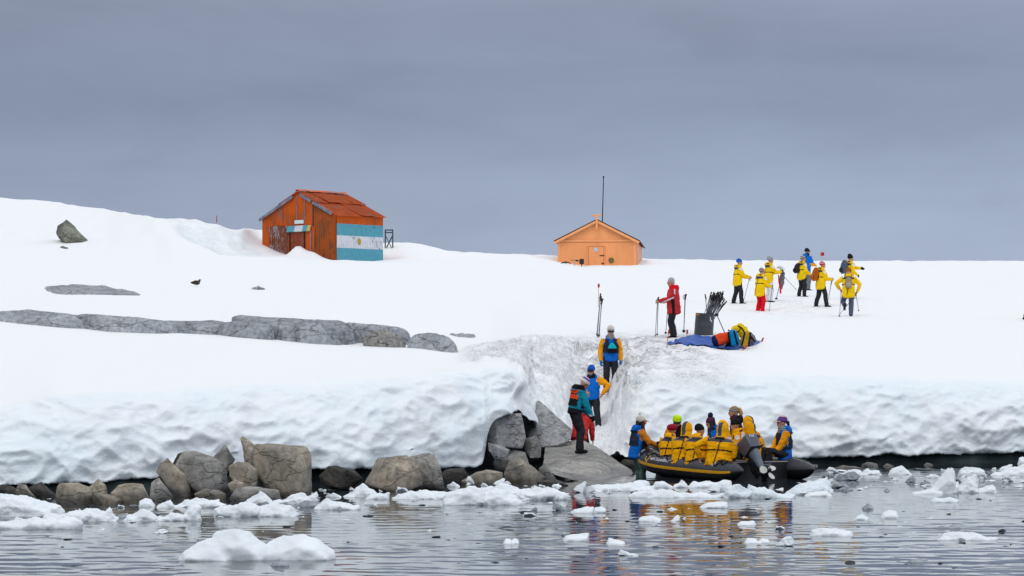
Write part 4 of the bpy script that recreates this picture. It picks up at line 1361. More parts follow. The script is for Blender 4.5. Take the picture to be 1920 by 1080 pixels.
path = port + [(-x, y, z, r) for x, y, z, r in port[::-1]]
tp = [Vector(p[:3]) for p in path]
# dense resampling
dense, drad = [], []
for i in range(len(tp) - 1):
    p0, p1, p2, p3 = tp[max(0, i - 1)], tp[i], tp[i + 1], tp[min(len(tp) - 1, i + 2)]
    for s in np.linspace(0, 1, 5)[:-1]:
        q = 0.5 * ((2 * p1) + (p2 - p0) * s + (2 * p0 - 5 * p1 + 4 * p2 - p3) * s * s + (3 * p1 - p0 - 3 * p2 + p3) * s ** 3)
        dense.append(q); drad.append(path[i][3] + (path[i + 1][3] - path[i][3]) * s)
dense.append(tp[-1]); drad.append(path[-1][3])
ncs = 28
fr_t = []
for i in range(len(dense)):
    t = (dense[min(i + 1, len(dense) - 1)] - dense[max(i - 1, 0)]).normalized()
    out = Vector((t.y, -t.x, 0)) * -1          # outboard side of the run (port first)
    out.normalize()
    up = t.cross(out); 
    if up.z < 0: up = -up
    fr_t.append((t, out, up))


def tube_pt(i, ang, off=0.0):
    """ang: 0 = outboard, 90 = top"""
    i0 = int(min(max(i, 0), len(dense) - 1.001)); s = i - i0
    c = dense[i0].lerp(dense[i0 + 1], s)
    out = fr_t[i0][1].lerp(fr_t[i0 + 1][1], s).normalized(); up = fr_t[i0][2].lerp(fr_t[i0 + 1][2], s).normalized()
    rr = drad[i0] + (drad[i0 + 1] - drad[i0]) * s + off
    return c + out * rr * math.cos(R(ang)) + up * rr * math.sin(R(ang))


def tube_strip(i0, i1, a0, a1, off, na=3, step=0.5):
    bm = bmesh.new()
    rows = []
    n = int((i1 - i0) / step) + 1
    for ii in range(n + 1):
        i = i0 + (i1 - i0) * ii / n
        rows.append([bm.verts.new(tube_pt(i, a0 + (a1 - a0) * j / na, off)) for j in range(na + 1)])
    for a, b in zip(rows[:-1], rows[1:]):
        for j in range(na): bm.faces.new((a[j], a[j + 1], b[j + 1], b[j]))
    return bm


bm = bmesh.new()
rings = []
for i in range(len(dense)):
    rings.append([bm.verts.new(tube_pt(i, 360 * j / ncs)) for j in range(ncs)])
for a, b in zip(rings[:-1], rings[1:]):
    for j in range(ncs):
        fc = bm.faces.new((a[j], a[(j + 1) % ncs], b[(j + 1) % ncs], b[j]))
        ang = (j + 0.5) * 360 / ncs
        if 180 < ang < 345: fc.material_index = 1  # shadow side of the tube painted black below the stripe
bm.faces.new(rings[0][::-1]); bm.faces.new(rings[-1])
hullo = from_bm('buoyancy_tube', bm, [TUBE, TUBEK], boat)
nd = len(dense) - 1
from_bm('yellow_stripe', tube_strip(6.5, nd * 0.5 - 2, -14, 1, 0.004), STRIPE, boat)
from_bm('yellow_stripe', tube_strip(nd * 0.5 + 2, nd - 6.5, -14, 1, 0.004), STRIPE, boat)
from_bm('rubbing_strake', tube_strip(8, nd - 8, 62, 84, 0.012), TUBEK, boat)
for i in (12, 20, 26, 31, 36):
    from_bm('seam_tape', tube_strip(i, i + 0.25, -60, 120, 0.003, 12), TUBE, boat)
# moulded hull under the tubes
bm = bmesh.new()
secs_ = []
for y_, kz, ez, hw in ((0.2, -0.16, 0.06, 0.74), (1.2, -0.16, 0.07, 0.76), (2.2, -0.15, 0.09, 0.76), (3.0, -0.12, 0.14, 0.72), (3.5, -0.08, 0.2, 0.58), (3.9, 0.0, 0.27, 0.34), (4.1, 0.08, 0.32, 0.12)):
    secs_.append([bm.verts.new((hw, y_, ez)), bm.verts.new((hw * 0.75, y_, kz * 0.6)), bm.verts.new((0, y_, kz)), bm.verts.new((-hw * 0.75, y_, kz * 0.6)), bm.verts.new((-hw, y_, ez))])
for a, b in zip(secs_[:-1], secs_[1:]):
    for j in range(4): bm.faces.new((a[j], a[j + 1], b[j + 1], b[j]))
from_bm('hull', bm, TUBEK, boat)
# grab line in loops
bm = bmesh.new()
pts = []
k0 = 10
for j in range(9):
    i0 = k0 + j * 3.3
    for s in np.linspace(0, 1, 9):
        if s == 1 and j < 8: continue
        pts.append(tube_pt(i0 + s * 3.3, 66 - 42 * math.sin(math.pi * s) * (0.7 + 0.3 * math.sin(j * 2.1)), 0.018))
tube(bm, pts, [0.011] * len(pts), None, 6, 0.3)
from_bm('grab_line', bm, BLACK, boat)
# floor, transom, bow dodger
bm = bmesh.new()
fl = [(-0.72, 0.2), (0.72, 0.2), (0.72, 2.9), (0.4, 3.6), (-0.4, 3.6), (-0.72, 2.9)]
a = [bm.verts.new((x, y, 0.10)) for x, y in fl]; b_ = [bm.verts.new((x * 0.8, y, -0.12)) for x, y in fl]
bm.faces.new(a); bm.faces.new(b_[::-1])
for i in range(6): bm.faces.new((a[i], b_[i], b_[(i + 1) % 6], a[(i + 1) % 6]))
from_bm('floor', bm, DECK, boat, False)
bm = bmesh.new()
box(bm, (-0.69, 0.16, -0.10), (0.69, 0.22, 0.36), bev=0.01)
tr = from_bm('transom', bm, TUBEK, boat, False)
for xa, xb in ((-0.68, -0.30), (0.12, 0.68)):
    bm = bmesh.new(); box(bm, (xa, 0.15, 0.362), (xb, 0.23, 0.380))
    from_bm('transom_cap', bm, ALU, tr, False)
bm = bmesh.new()
V_ = [bm.verts.new(p) for p in ((-0.62, 3.0, 0.50), (0.62, 3.0, 0.50), (0.5, 3.55, 0.58), (0.2, 3.9, 0.645), (-0.2, 3.9, 0.645), (-0.5, 3.55, 0.58), (-0.3, 3.05, 0.62), (0.3, 3.05, 0.62), (0.0, 3.6, 0.69))]
bmesh.ops.convex_hull(bm, input=bm.verts[:])
bmesh.ops.subdivide_edges(bm, edges=bm.edges[:], cuts=2, use_grid_fill=True)
bmesh.ops.smooth_vert(bm, verts=bm.verts[:], factor=0.5, use_axis_x=True, use_axis_y=True, use_axis_z=True)
from_bm('bow_dodger', bm, TUBE, boat)
bm = bmesh.new()
tube(bm, [(-0.88, 2.75, 0.46), (-0.75, 3.0, 0.56), (-0.5, 3.45, 0.68), (-0.2, 3.7, 0.75), (0.2, 3.7, 0.75)], [0.016] * 5, None, 8)
from_bm('bow_rail', bm, BLACK, boat)


def tube_text(name, body, size, i0, di, ang0, mat, shear=0.0, rot=0.0, rev=True):
    """letters lying on the port tube; text runs from the bow aft"""
    me = text_mesh(body, size, 0.003, shear)
    ca, sa = math.cos(R(rot)), math.sin(R(rot))
    seg = (dense[int(i0)] - dense[int(i0) - 1]).length
    for v in me.vertices:
        x, y = v.co.x * ca - v.co.y * sa, v.co.x * sa + v.co.y * ca
        i = i0 - x / seg
        v.co = tube_pt(i, ang0 + math.degrees(y / 0.23), 0.006 + v.co.z)
    link(name, me, boat, mat)


def find_i(y, side=-1):
    best = min(range(len(dense)), key=lambda i: abs(dense[i].y - y) + (0 if dense[i].x * side > 0 else 99))
    return best


tube_text('lettering', 'uark Expeditions', 0.105, find_i(2.72), 1, 22, BTXT)
tube_text('logo', 'Q', 0.22, find_i(2.98), 1, 10, BLOGO, 0.3)
tube_text('lettering', 'MILPRO', 0.13, find_i(0.62), 1, 26, BTXT, 0.35)
tube_text('lettering', 'ZODIAC', 0.10, find_i(3.42), 1, 10, BTXT, 0.0, 62)

# outboard motor, tilted up: axis from propeller (low, astern) to cowl (high, inboard)
pc, pp = P(1405, 830, 52.95), P(1437, 891, 52.50)
Mi = BM.inverted()
a0, a1 = Mi @ pp, Mi @ pc
ax = (a1 - a0).normalized()
fwd = Vector((0, 1, 0)) - ax * ax.y; fwd.normalize()
rt = fwd.cross(ax)
OM = Matrix((rt, fwd, ax)).transposed().to_4x4(); OM.translation = a0
Lm = (a1 - a0).length
COWL = pm('engine grey paint', (0.085, 0.095, 0.12), 0.3, 0.08, 5, spec=0.5)
ENG = pm('engine leg grey', (0.13, 0.15, 0.195), 0.38, 0.12, 6, spec=0.5)
eng = bpy.data.objects.new('outboard_motor', None); COL.objects.link(eng); eng.parent = boat; eng.matrix_local = OM


def epart(name, bm, m, parent=eng, vox=None, it=2, angle=None):
    if vox:
        return link(name, remesh(bm, vox, it), parent, m)
    return from_bm(name, bm, m, parent, True, angle or 40)


bm = bmesh.new()
c8 = [bm.verts.new(q) for q in ((-0.125, -0.15, Lm - 0.23), (0.125, -0.15, Lm - 0.23), (0.135, 0.24, Lm - 0.23), (-0.135, 0.24, Lm - 0.23),
                                 (-0.15, -0.19, Lm + 0.10), (0.15, -0.19, Lm + 0.10), (0.15, 0.25, Lm + 0.17), (-0.15, 0.25, Lm + 0.17))]
for q_ in ((0, 3, 2, 1), (4, 5, 6, 7), (0, 1, 5, 4), (1, 2, 6, 5), (2, 3, 7, 6), (3, 0, 4, 7)): bm.faces.new([c8[i] for i in q_])
bmesh.ops.bevel(bm, geom=bm.edges[:], offset=0.045, segments=4, affect='EDGES', profile=0.5)
cowl = epart('cowl', bm, COWL, angle=50)
bm = bmesh.new(); box(bm, (-0.128, -0.165, Lm - 0.225), (0.128, 0.24, Lm - 0.205), None, 0.008)
epart('cowl_seam', bm, TUBEK)
bm = bmesh.new()
tube(bm, [(0, 0.02, Lm - 0.24), (0, 0.02, Lm - 0.40), (0, 0.015, Lm - 0.70), (0, 0.0, 0.16), (0, 0.0, 0.02)], [(0.105, 0.15), (0.085, 0.12), (0.062, 0.10), (0.05, 0.085), (0.03, 0.06)], (1, 0, 0), 14, 0.3)
leg = epart('drive_leg', bm, ENG, vox=0.012, it=3)
bm = bmesh.new()
tube(bm, [(0, 0.22, 0.0), (0, 0.12, 0.0), (0, -0.02, 0.0), (0, -0.10, 0.0)], [0.02, 0.05, 0.055, 0.045], (1, 0, 0), 12, 0.6)
tube(bm, [(0, 0.10, -0.04), (0, 0.05, -0.18)], [(0.012, 0.06), (0.008, 0.03)], (1, 0, 0), 10, 0.3)
epart('gearcase', bm, TUBEK, vox=0.010)
bm = bmesh.new(); box(bm, (-0.09, -0.20, 0.125), (0.09, 0.12, 0.14), bev=0.005)
epart('anti_ventilation_plate', bm, ENG)
prop = bpy.data.meshes.new('propeller')
bm = bmesh.new()
tube(bm, [(0, -0.06, 0), (0, -0.20, 0)], [0.042, 0.036], (1, 0, 0), 12, 0.5)
from_bm('propeller_hub', bm, RUBBER, eng)
PROPW = pm('propeller white', (0.62, 0.62, 0.58), 0.35, 0.06, 5)
for kk in range(3):
    bm = bmesh.new()
    a = R(90 + 62 + 120 * kk)
    rd = Vector((math.cos(a), 0, math.sin(a))); tg = Vector((-math.sin(a), 0, math.cos(a)))
    cvt = []
    for i in range(16):
        q = 2 * math.pi * i / 16
        x, y = 0.115 + 0.085 * math.cos(q), 0.075 * math.sin(q) * (1.0 + 0.25 * math.cos(q))
        cvt.append(rd * x + tg * y + Vector((0, -0.13 + 0.35 * y, 0)))
    A = [bm.verts.new(p + Vector((0, 0.006, 0))) for p in cvt]; B_ = [bm.verts.new(p - Vector((0, 0.006, 0))) for p in cvt]
    bm.faces.new(A); bm.faces.new(B_[::-1])
    for i in range(16): bm.faces.new((A[i], B_[i], B_[(i + 1) % 16], A[(i + 1) % 16]))
    from_bm('propeller_blade', bm, PROPW, eng, False)
bm = bmesh.new(); box(bm, (-0.10, 0.10, Lm - 0.75), (-0.05, 0.24, Lm - 0.30)); box(bm, (0.05, 0.10, Lm - 0.75), (0.10, 0.24, Lm - 0.30)); box(bm, (-0.11, 0.17, Lm - 0.62), (0.11, 0.26, Lm - 0.50))
epart('mounting_bracket', bm, TUBEK)
me = text_mesh('F90', 0.085, 0.002, 0.25)
TMx = Matrix.Translation((-0.085, -0.1915, Lm + 0.0)) @ Matrix.Rotation(R(7), 4, 'X') @ Matrix.Rotation(R(90), 4, 'X')
for v in me.vertices: v.co = TMx @ v.co
link('lettering', me, cowl, BTXT)
# bow line and fuel tank box at the stern
bm = bmesh.new(); box(bm, (-0.55, 0.35, 0.10), (-0.1, 0.75, 0.40), bev=0.04)
from_bm('fuel_tank', bm, TUBEK, boat, True, 40)

# ------------------------------------------------------------------ people in the boat
def bpos(lx, ly, lz=0.0): return BM @ Vector((lx, ly, lz))


def sitter(label, lx, ly, face_local, z=0.40, **k):
    """sits on the tube; face_local: 0 = looking to the bow, 90 = to port, -90 = to starboard"""
    dd = dict(pelvis=(0, 0, 0.10), feet=((-0.13, 0.45, -0.22), (0.13, 0.45, -0.22)), knees=((-0.2, 0.6, 1), (0.2, 0.6, 1)),
              hands=((-0.14, 0.36, 0.20), (0.14, 0.36, 0.20)), seat=True, lean=14, trousers=CHAR, group='people in the inflatable boat')
    dd.update(k)
    return person(label, bpos(lx, ly, z), BROT + face_local, **dd)


HATK = lambda m, **o: (m, o)
GB = 'people in the inflatable boat'
sitter('person in crimson woolly hat sitting on the boat tube nearest the bow, back turned', -0.84, 2.40, -62, z=0.30, h=1.58, hat=(MAROON, {'prof': [(0.0, 0.10), (0.03, 0.112), (0.06, 0.118), (0.09, 0.115), (0.12, 0.09), (0.135, 0.05), (0.14, 0.0)], 'pitch': 16}), lean=12, head=(8, 5), fat=1.18)
sitter('person in yellow parka with raised grey striped hood, back turned, right of the crimson hat', -0.86, 1.78, -55, z=0.29, h=1.70, hood='up', hoodm=GREY, lean=15, head=(4, -10), fat=1.30)
sitter('person in black beanie with white badge, yellow back turned, looking right', -0.85, 1.27, -50, z=0.29, h=1.66, hat=(BLACK, {'pitch': 14}), lean=14, head=(6, -40), fat=1.30)
sitter('person in yellow hood nearest the outboard motor, broad back turned', -0.85, 0.42, -48, z=0.30, h=1.70, hood='up', hoodm=GREY, lean=12, tilt=4, head=(6, -12), fat=1.40,
       hands=((-0.44, 0.08, 0.16), (0.2, 0.3, 0.18)), elbows=((-1, -0.4, 0.1), (0.5, -1, -0.3)))
# white badge on the black beanie is a small sewn disc
# far side
sitter('person in lime green beanie and dark goggles facing the camera in the bow', 0.16, 3.72, 152, z=0.44, h=1.66, jacket=BLACK, yoke=None, sleeve=ORANGE, harness=False, hat=(LIME, {'prof': [(0.0, 0.098), (0.03, 0.104), (0.08, 0.102), (0.115, 0.090), (0.138, 0.06), (0.145, 0.0)], 'pitch': 4, 'z': 0.008}), glasses=LENS, scarf=BLACK, lean=18, head=(12, 0), patch=False)
sitter('person in maroon hat with navy pompom on the far side of the boat', 0.82, 3.02, 60, z=0.42, h=1.62, jacket=BLUE, yoke=None, harness=False, hat=(PLUM, {'pom': NAVY, 'pr': 0.062, 'pitch': 8}), hair=('long', HAIRD), lean=16, head=(14, 20), patch=False, scarf=NAVY)
sitter('person in yellow hood seen in profile facing left, beside the black beanie', 0.72, 2.36, 75, z=0.36, h=1.62, hood='up', lean=18, head=(10, -10))
sitter('person in black beanie and yellow parka with white chest tags facing left', 0.70, 1.98, 62, z=0.36, h=1.66, hat=(BLACK, {'pitch': -6}), lean=10, head=(-4, 6),
       extra=[(WHITE, lambda u, v, w, arm, da: (~arm) & (v > 0) & (((np.abs(np.abs(u) - 0.12) < 0.03) & (np.abs(w - 0.24) < 0.05)) | ((np.abs(w - 0.33) < 0.022) & (np.abs(u) > 0.04)))), (GREY, lambda u, v, w, arm, da: (~arm) & (w > 0.36) & (w < 0.45) & (np.abs(u) > 0.11))])
BLST = striped('brown striped knit', [(0.33, 0.31, 0.29), (0.04, 0.04, 0.045), (0.45, 0.42, 0.38), (0.05, 0.05, 0.055), (0.36, 0.26, 0.14), (0.22, 0.15, 0.08), (0.36, 0.26, 0.14), (0.25, 0.17, 0.09)], 0.999)
sitter('blond person with ponytail and striped brown beanie sitting highest, looking left', 1.06, 2.62, 62, z=0.62, h=1.66, hat=(BLST, {'pitch': 14, 'z': 0.012}), hair=('tail', HAIRB), jacket=BLACK, yoke=None, sleeve=None, harness=False, patch=False, lean=8, head=(4, 0), scarf=PLUM,
       feet=((-0.13, 0.40, -0.45), (0.13, 0.40, -0.45)))
sitter('person in yellow hood seen from behind, above the hooded one by the motor', 0.86, 1.78, 25, z=0.42, h=1.64, hood='up', hoodm=GREY, lean=8, head=(0, 12))
sitter('person in yellow hood with back turned between the motor and the guide at the stern', 0.66, 1.22, 20, z=0.36, h=1.62, hood='up', hoodm=GREY, lean=14, tilt=-12, head=(4, 20), fat=1.06,
       hands=((-0.25, 0.12, 0.02), (0.28, 0.25, 0.10)))
PUR = striped('purple pink knit', [(0.10, 0.03, 0.20), (0.12, 0.045, 0.22), (0.10, 0.03, 0.20), (0.62, 0.36, 0.32)], 0.999)
drv = sitter('guide in purple and pink cap, blue jacket and dark vest sitting at the stern', 0.86, 0.52, 78, z=0.42, h=1.70, jacket=BLUE, sleeve=ORANGE, yoke=None, harness=False, patch=False, vest=DVEST, hat=(PUR, {'visor': PINK, 'pitch': 10}), scarf=LGREY, hair=('lowtail', HAIRD), glove=BLACK, trousers=CHAR, lean=4, head=(4, 2), fat=0.94,
       hands=((-0.10, 0.34, 0.08), (0.10, 0.34, 0.08)), hood='down')
# guide standing in the water, holding the bow
x_ = (1197 - 960) / F * 56.0
person('guide with white visor beanie, long dark hair and green waders holding the boat bow', (x_, 56.05, -0.38), -78, h=1.66, group=None, lean=9, jacket=BLUE, sleeve=cloth('dull orange', (0.62, 0.22, 0.02)), yoke=None, harness=False, patch=False, vest=DVEST,
       trousers=WADER, boots=WADER, glove=NAVY, hat=(CREAM, {'visor': BLACK, 'pom': CREAM, 'pr': 0.028, 'pitch': 12}), glasses=LENSO, hair=('long', HAIRD), head=(6, 0), twist=4,
       hands=((-0.12, 0.42, 1.06), (0.16, 0.44, 1.03)), pelvis=(0, -0.05, 0.92), scarf=None)
# red bag lying among the passengers
def drybag(label, base, M, m1, m2, L=0.6, r=0.16, name='dry_bag', cat='bag'):
    root = thing(name, label, cat)
    root.matrix_world = Matrix.Translation(Vector(base)) @ M.to_4x4()
    bm = bmesh.new()
    tube(bm, [(0, 0, 0.12 * L), (0, 0.01, L * 0.5), (0, 0, L * 0.82), (0, 0, L)], [r, r * 1.04, r * 0.9, (r * 0.55, r * 0.25)], (1, 0, 0), 18, 0.3)
    me = remesh(bm, 0.013, 2)
    puff(me, lambda q_: 0.015 * noise.noise(q_ * 10))
    link('bag_body', me, root, m1)
    bm = bmesh.new()
    tube(bm, [(0, 0, 0.02), (0, 0, 0.13 * L)], [r * 0.98, r * 1.03], (1, 0, 0), 18, 0.3)
    from_bm('bag_base', bm, m2, root)
    bm = bmesh.new()
    tube(bm, [(-r * 1.1, 0, L * 0.95), (-r * 0.6, 0, L * 1.08), (0, 0, L * 1.12), (r * 0.6, 0, L * 1.08), (r * 1.1, 0, L * 0.95)], [(0.012, 0.02)] * 5, (0, 1, 0), 8)
    from_bm('roll_closure', bm, BLACK, root)
    return root


drybag('red bag wedged between two yellow backs in the boat', bpos(-0.58, 0.92, 0.26), Matrix.Rotation(R(-12), 3, 'Y'), REDO, BLACK, 0.50, 0.14)

# ------------------------------------------------------------------ people on the landing path
def hitz(o, px, py):
    p = hit(o, px, py)
    return p if p is not None else P(px, py, 56)


p3 = hitz(LAND, 1086, 850)
KN = striped('white purple knit', [(0.75, 0.73, 0.68), (0.75, 0.73, 0.68), (0.75, 0.73, 0.68), (0.65, 0.30, 0.28), (0.05, 0.04, 0.42), (0.05, 0.04, 0.42), (0.70, 0.62, 0.60), (0.30, 0.10, 0.30)], 0.999)
p3b = p3.copy()
person('person in teal drysuit and red life vest looking down on the landing rock', p3b, -72, h=1.76, lean=14, head=(40, -6), jacket=TEAL, yoke=None, harness=False, patch=False, vest=(REDO, BLACK), trousers=CHAR, boots=BLACK, glove=BLACK, hood='down', hem=-0.06,
       hat=(KN, {'pom': PLUM, 'pr': 0.04, 'pitch': 4, 'z': 0.008}), pelvis=(0, -0.10, 0.92), hands=((-0.10, 0.24, 0.86), (0.20, 0.22, 0.80)), feet=((-0.10, 0.07, 0.09), (0.10, -0.04, 0.085)),
       extra=[(BLACK, lambda u, v, w, arm, da: (w > 0.47)), (BLACK, lambda u, v, w, arm, da: (~arm) & (w < 0.05)), (WHITE, lambda u, v, w, arm, da: arm & (da[1] < 0.07) & (np.abs(w + 0.02) < 0.015))])
x_ = (1093 - 960) / F * 59.2
person('person in red jacket and black trousers half hidden behind the landing rock', (x_, 59.9, -0.05), -20, h=1.66, lean=32, head=(48, 20), jacket=REDJ, yoke=None, harness=False, patch=False, trousers=BLACK, boots=BLACK, hair=('short', HAIRD), hem=-0.2, pelvis=(-0.02, -0.12, 0.88),
       hands=((-0.2, 0.25, 0.62), (0.22, 0.20, 0.60)))
s = at(1112, 65.3)
person('guide in blue visor beanie and sunglasses with hand on hip on the snow path', s + Vector((0, 0, -0.14)), 172, h=1.72, lean=2, twist=-6, head=(8, -8), jacket=BLUE, sleeve=ORANGE, yoke=None, harness=False, patch=False, trousers=CHAR, boots=BLACK,
       hat=(HATBLUE, {'visor': NAVY, 'pitch': 8}), glasses=LENS, scarf=BLACK, pelvis=(0.03, 0, 0.93), hem=-0.06,
       hands=((-0.26, 0.10, 1.00), (0.16, 0.14, 1.04)), elbows=((-1, -0.3, 0), (0.6, -1, -0.2)), feet=((-0.16, 0.10, 0.085), (0.10, -0.05, 0.085)))
s = see(1145, 722)
g1 = person('guide with grey scarf and blue gloves standing highest on the snow path', s + Vector((0, 0.15, -0.20)), 184, h=1.76, lean=2, head=(4, 2), jacket=BLUE, sleeve=ORANGE, yoke=None, harness=False, patch=False, trousers=CHAR, boots=BLACK, glove=GLOVEB,
       hat=(CREAM, {'visor': cloth('cap grey', (0.3, 0.3, 0.31)), 'pitch': 6}), glasses=LENS, scarf=LGREY, vest=DVEST, vestm='open', curl=(0.35, 0.35), hem=-0.10,
       )
bp = thing('chest_bag', 'teal and black bag strapped to the chest of the highest guide', 'bag')
bp.matrix_world = g1['W']
kq = g1['k']
bm = bmesh.new()
loc_ = lambda u, v, w: g1['W'].inverted() @ g1['T'](u, v, w)
tube(bm, [loc_(-0.02, 0.20, 0.12), loc_(-0.02, 0.225, 0.20), loc_(-0.02, 0.20, 0.25)], [(0.13, 0.05), (0.14, 0.06), (0.12, 0.05)], (1, 0, 0), 14, 0.5)
link('bag_body', remesh(bm, 0.012, 3), bp, BLACK)
bm = bmesh.new()
tube(bm, [loc_(-0.02, 0.235, 0.22), loc_(-0.02, 0.225, 0.28), loc_(-0.02, 0.19, 0.34)], [(0.125, 0.05), (0.10, 0.05), (0.05, 0.04)], (1, 0, 0), 14, 0.5)
link('bag_flap', remesh(bm, 0.012, 3), bp, cloth('bright teal', (0.01, 0.45, 0.50)))

# ------------------------------------------------------------------ man in red and his gear
gp = see(1263, 633)
RD = gp.y
man = person('grey haired man in red jacket and dark trousers holding poles beside the barrel', gp + Vector((0, 0, -0.03)), 88, h=1.80, lean=3, head=(10, 0), jacket=REDJ, yoke=None, harness=False, patch=False, trousers=CHAR, boots=BLACK, hair=('short', HAIRG), hood='down', hem=-0.22, fat=1.22,
       hands=((-0.16, 0.40, 1.06), (0.12, 0.38, 1.05)), feet=((-0.10, 0.02, 0.085), (0.10, -0.02, 0.085)),
       extra=[(WHITE, lambda u, v, w, arm, da: arm & (np.abs((w - 0.20) + 0.4 * (v - 0.05)) < 0.02)), (WHITE, lambda u, v, w, arm, da: (w > 0.32) & (w < 0.47) & (np.abs(v + 0.045) < 0.018) & (np.abs(u) > 0.10)),
              (BLACK, lambda u, v, w, arm, da: (~arm) & (np.abs(v - 0.02) < 0.045 + 0.05 * (0.1 - np.abs(w - 0.1))) & (w < 0.30)), (REDB, lambda u, v, w, arm, da: (w > 0.46))])
bm = bmesh.new()
hmx = man['root']
lw = man['wr'][0]
tips = [(1229, 633), (1232, 631)]
pole_from_hand(man['wr'][1] + Vector((0.01, -0.02, 0.02)), see(1228.5, 632), 'trekking pole held upright by the man in red, left one', 0.12)
pole_from_hand(man['wr'][0] + Vector((0.05, -0.02, 0.03)), see(1232, 630), 'trekking pole held upright by the man in red, right one', 0.12)
pole(P(1253.5, 560, RD + 0.3), see(1248, 627), 'thick black trekking pole leaning behind the legs of the man in red')
pole(P(1257, 565, RD + 0.5), see(1254.5, 626), 'thin grey trekking pole just in front of the knee of the man in red')
pole(P(1285, 551, RD + 0.6), see(1282, 624), 'single trekking pole stuck in the snow right of the man in red')
c0 = see(1121, 630)
GP = 'poles planted in a bunch left of the path'
for (tx, ty, bx, by, lb) in [(1126, 550, 1120, 632, 'tallest trekking pole of the bunch planted left of the path'), (1128, 556, 1124, 630, 'rightmost trekking pole of the bunch planted left of the path'),
                             (1125.5, 558, 1118.5, 629, 'leftmost trekking pole of the bunch planted left of the path'), (1129, 560, 1122, 633, 'shortest trekking pole of the bunch planted left of the path')]:
    b = see(bx, by)
    pole(P(tx, ty, c0.y + 0.2), b, lb, GP)
marker(1122, 532, 571, see(1121, 600).y + 8, 'thin red topped marker wand standing behind the planted poles', flagw=0.08, flagh=0.14)
marker(1250, 618, 655, see(1250, 653).y, 'leaning red marker wand at the left tip of the blue tarp', tip_px=1254, flagw=0.05)
marker(1288, 618, 634, see(1288, 632).y, 'short red marker flag at the back corner of the blue tarp')
b = see(1426, 641)
marker(1426, 633, 641, b.y, 'red marker flag leaning at the right tip of the blue tarp', tip_px=1431, flagw=0.05)
b = see(1388, 655)
marker(1388, 647, 657, b.y - 0.3, 'red marker flag lying before the bags at the tarp edge', tip_px=1400, flagw=0.05, flagh=0.16)
marker(1541, 473, 500, 118.0, 'red square marker flag behind the walker with the orange pack', flagw=0.16, flagh=0.16)
marker(406, 404, 425, 146.5, 'thin red marker wand on the skyline left of the red hut', flagw=0.05, flagh=0.4)

# blue tarp
TARP = pm('blue tarp', (0.012, 0.085, 0.40), 0.5, 0.2, 4, 0.5, 8, 0.35)
cn = [see(1249, 647), see(1291, 631), see(1428, 642), see(1383, 657)]
bm = bmesh.new()
n = 26
gv = []
for i in range(n):
    for j in range(n):
        a, b = i / (n - 1), j / (n - 1)
        p = (cn[0] * (1 - a) + cn[3] * a) * (1 - b) + (cn[1] * (1 - a) + cn[2] * a) * b
        e = 0.10 * math.sin(a * 9 + b * 3) * (b < 0.02) + 0.07 * math.sin(b * 8) * (a < 0.02)
        z = gz(p.x, p.y) + 0.035 + 0.05 * abs(noise.noise((p.x * 2.1, p.y * 0.9, 3))) + 0.03 * noise.noise((p.x * 5, p.y * 2, 1))
        gv.append(bm.verts.new((p.x + e * 0.5, p.y + e, z)))
for i in range(n - 1):
    for j in range(n - 1): bm.faces.new((gv[i * n + j], gv[i * n + j + 1], gv[(i + 1) * n + j + 1], gv[(i + 1) * n + j]))
bmesh.ops.recalc_face_normals(bm, faces=bm.faces[:])
bmesh.ops.solidify(bm, geom=bm.faces[:], thickness=0.006)
o = sum((v.co for v in bm.verts), Vector()) / len(bm.verts)
for v in bm.verts: v.co -= o
t_ = from_bm('tarp', bm, TARP); t_.location = o
tag(t_, 'blue tarp spread on the snow under the pile of bags', 'tarp')

# barrel with poles
bb = see(1320, 629)
RB = 0.285
hB = (629 - 585) / F * bb.y
barrel = thing('barrel', 'dark grey plastic barrel tilted left and filled with trekking poles', 'barrel', bb + Vector((0, 0.25, -0.04)))
barrel.rotation_euler = (R(3), R(4), 0)
BARM = pm('barrel plastic', (0.045, 0.05, 0.058), 0.45, 0.15, 5, 0.1, 6, 0.4)
bm = bmesh.new()
prof = [(0.0, 0.0), (RB * 0.9, 0.0), (RB * 0.97, 0.03), (RB, 0.08), (RB, hB * 0.48), (RB * 1.02, hB * 0.5), (RB, hB * 0.52), (RB * 0.99, hB * 0.96), (RB * 1.01, hB), (RB * 0.95, hB), (RB * 0.95, hB * 0.1), (0, hB * 0.1)]
rg = []
for r_, z_ in prof: rg.append([bm.verts.new((r_ * math.cos(2 * math.pi * i / 32), r_ * math.sin(2 * math.pi * i / 32), z_)) for i in range(32)])
for a, b in zip(rg[:-1], rg[1:]):
    for i in range(32): bm.faces.new((a[i], a[(i + 1) % 32], b[(i + 1) % 32], b[i]))
bmesh.ops.remove_doubles(bm, verts=bm.verts[:], dist=0.0005)
from_bm('drum', bm, BARM, barrel, True, 35)
bm = bmesh.new()
for z_ in (hB - 0.02,):
    pr = [bm.verts.new((RB * 1.03 * math.cos(a), RB * 1.03 * math.sin(a), z_ + dz_)) for a in np.linspace(R(196), R(232), 6) for dz_ in (0, -0.045)]
    for i in range(5): bm.faces.new((pr[2 * i], pr[2 * i + 2], pr[2 * i + 3], pr[2 * i + 1]))
from_bm('rim_label', bm, pm('rim label', (0.45, 0.16, 0.06), 0.6), barrel)
bm = bmesh.new()
for (a_, z_, hh) in ((R(302), hB - 0.20, 0.11), (R(312), hB - 0.24, 0.07)):
    pr = [bm.verts.new((RB * 1.012 * math.cos(a_ + q), RB * 1.012 * math.sin(a_ + q), z_ + dz_)) for q in (-0.05, 0.0, 0.05) for dz_ in (0, hh)]
    for i in range(2): bm.faces.new((pr[2 * i], pr[2 * i + 2], pr[2 * i + 3], pr[2 * i + 1]))
from_bm('white_scuff', bm, WHITE, barrel)
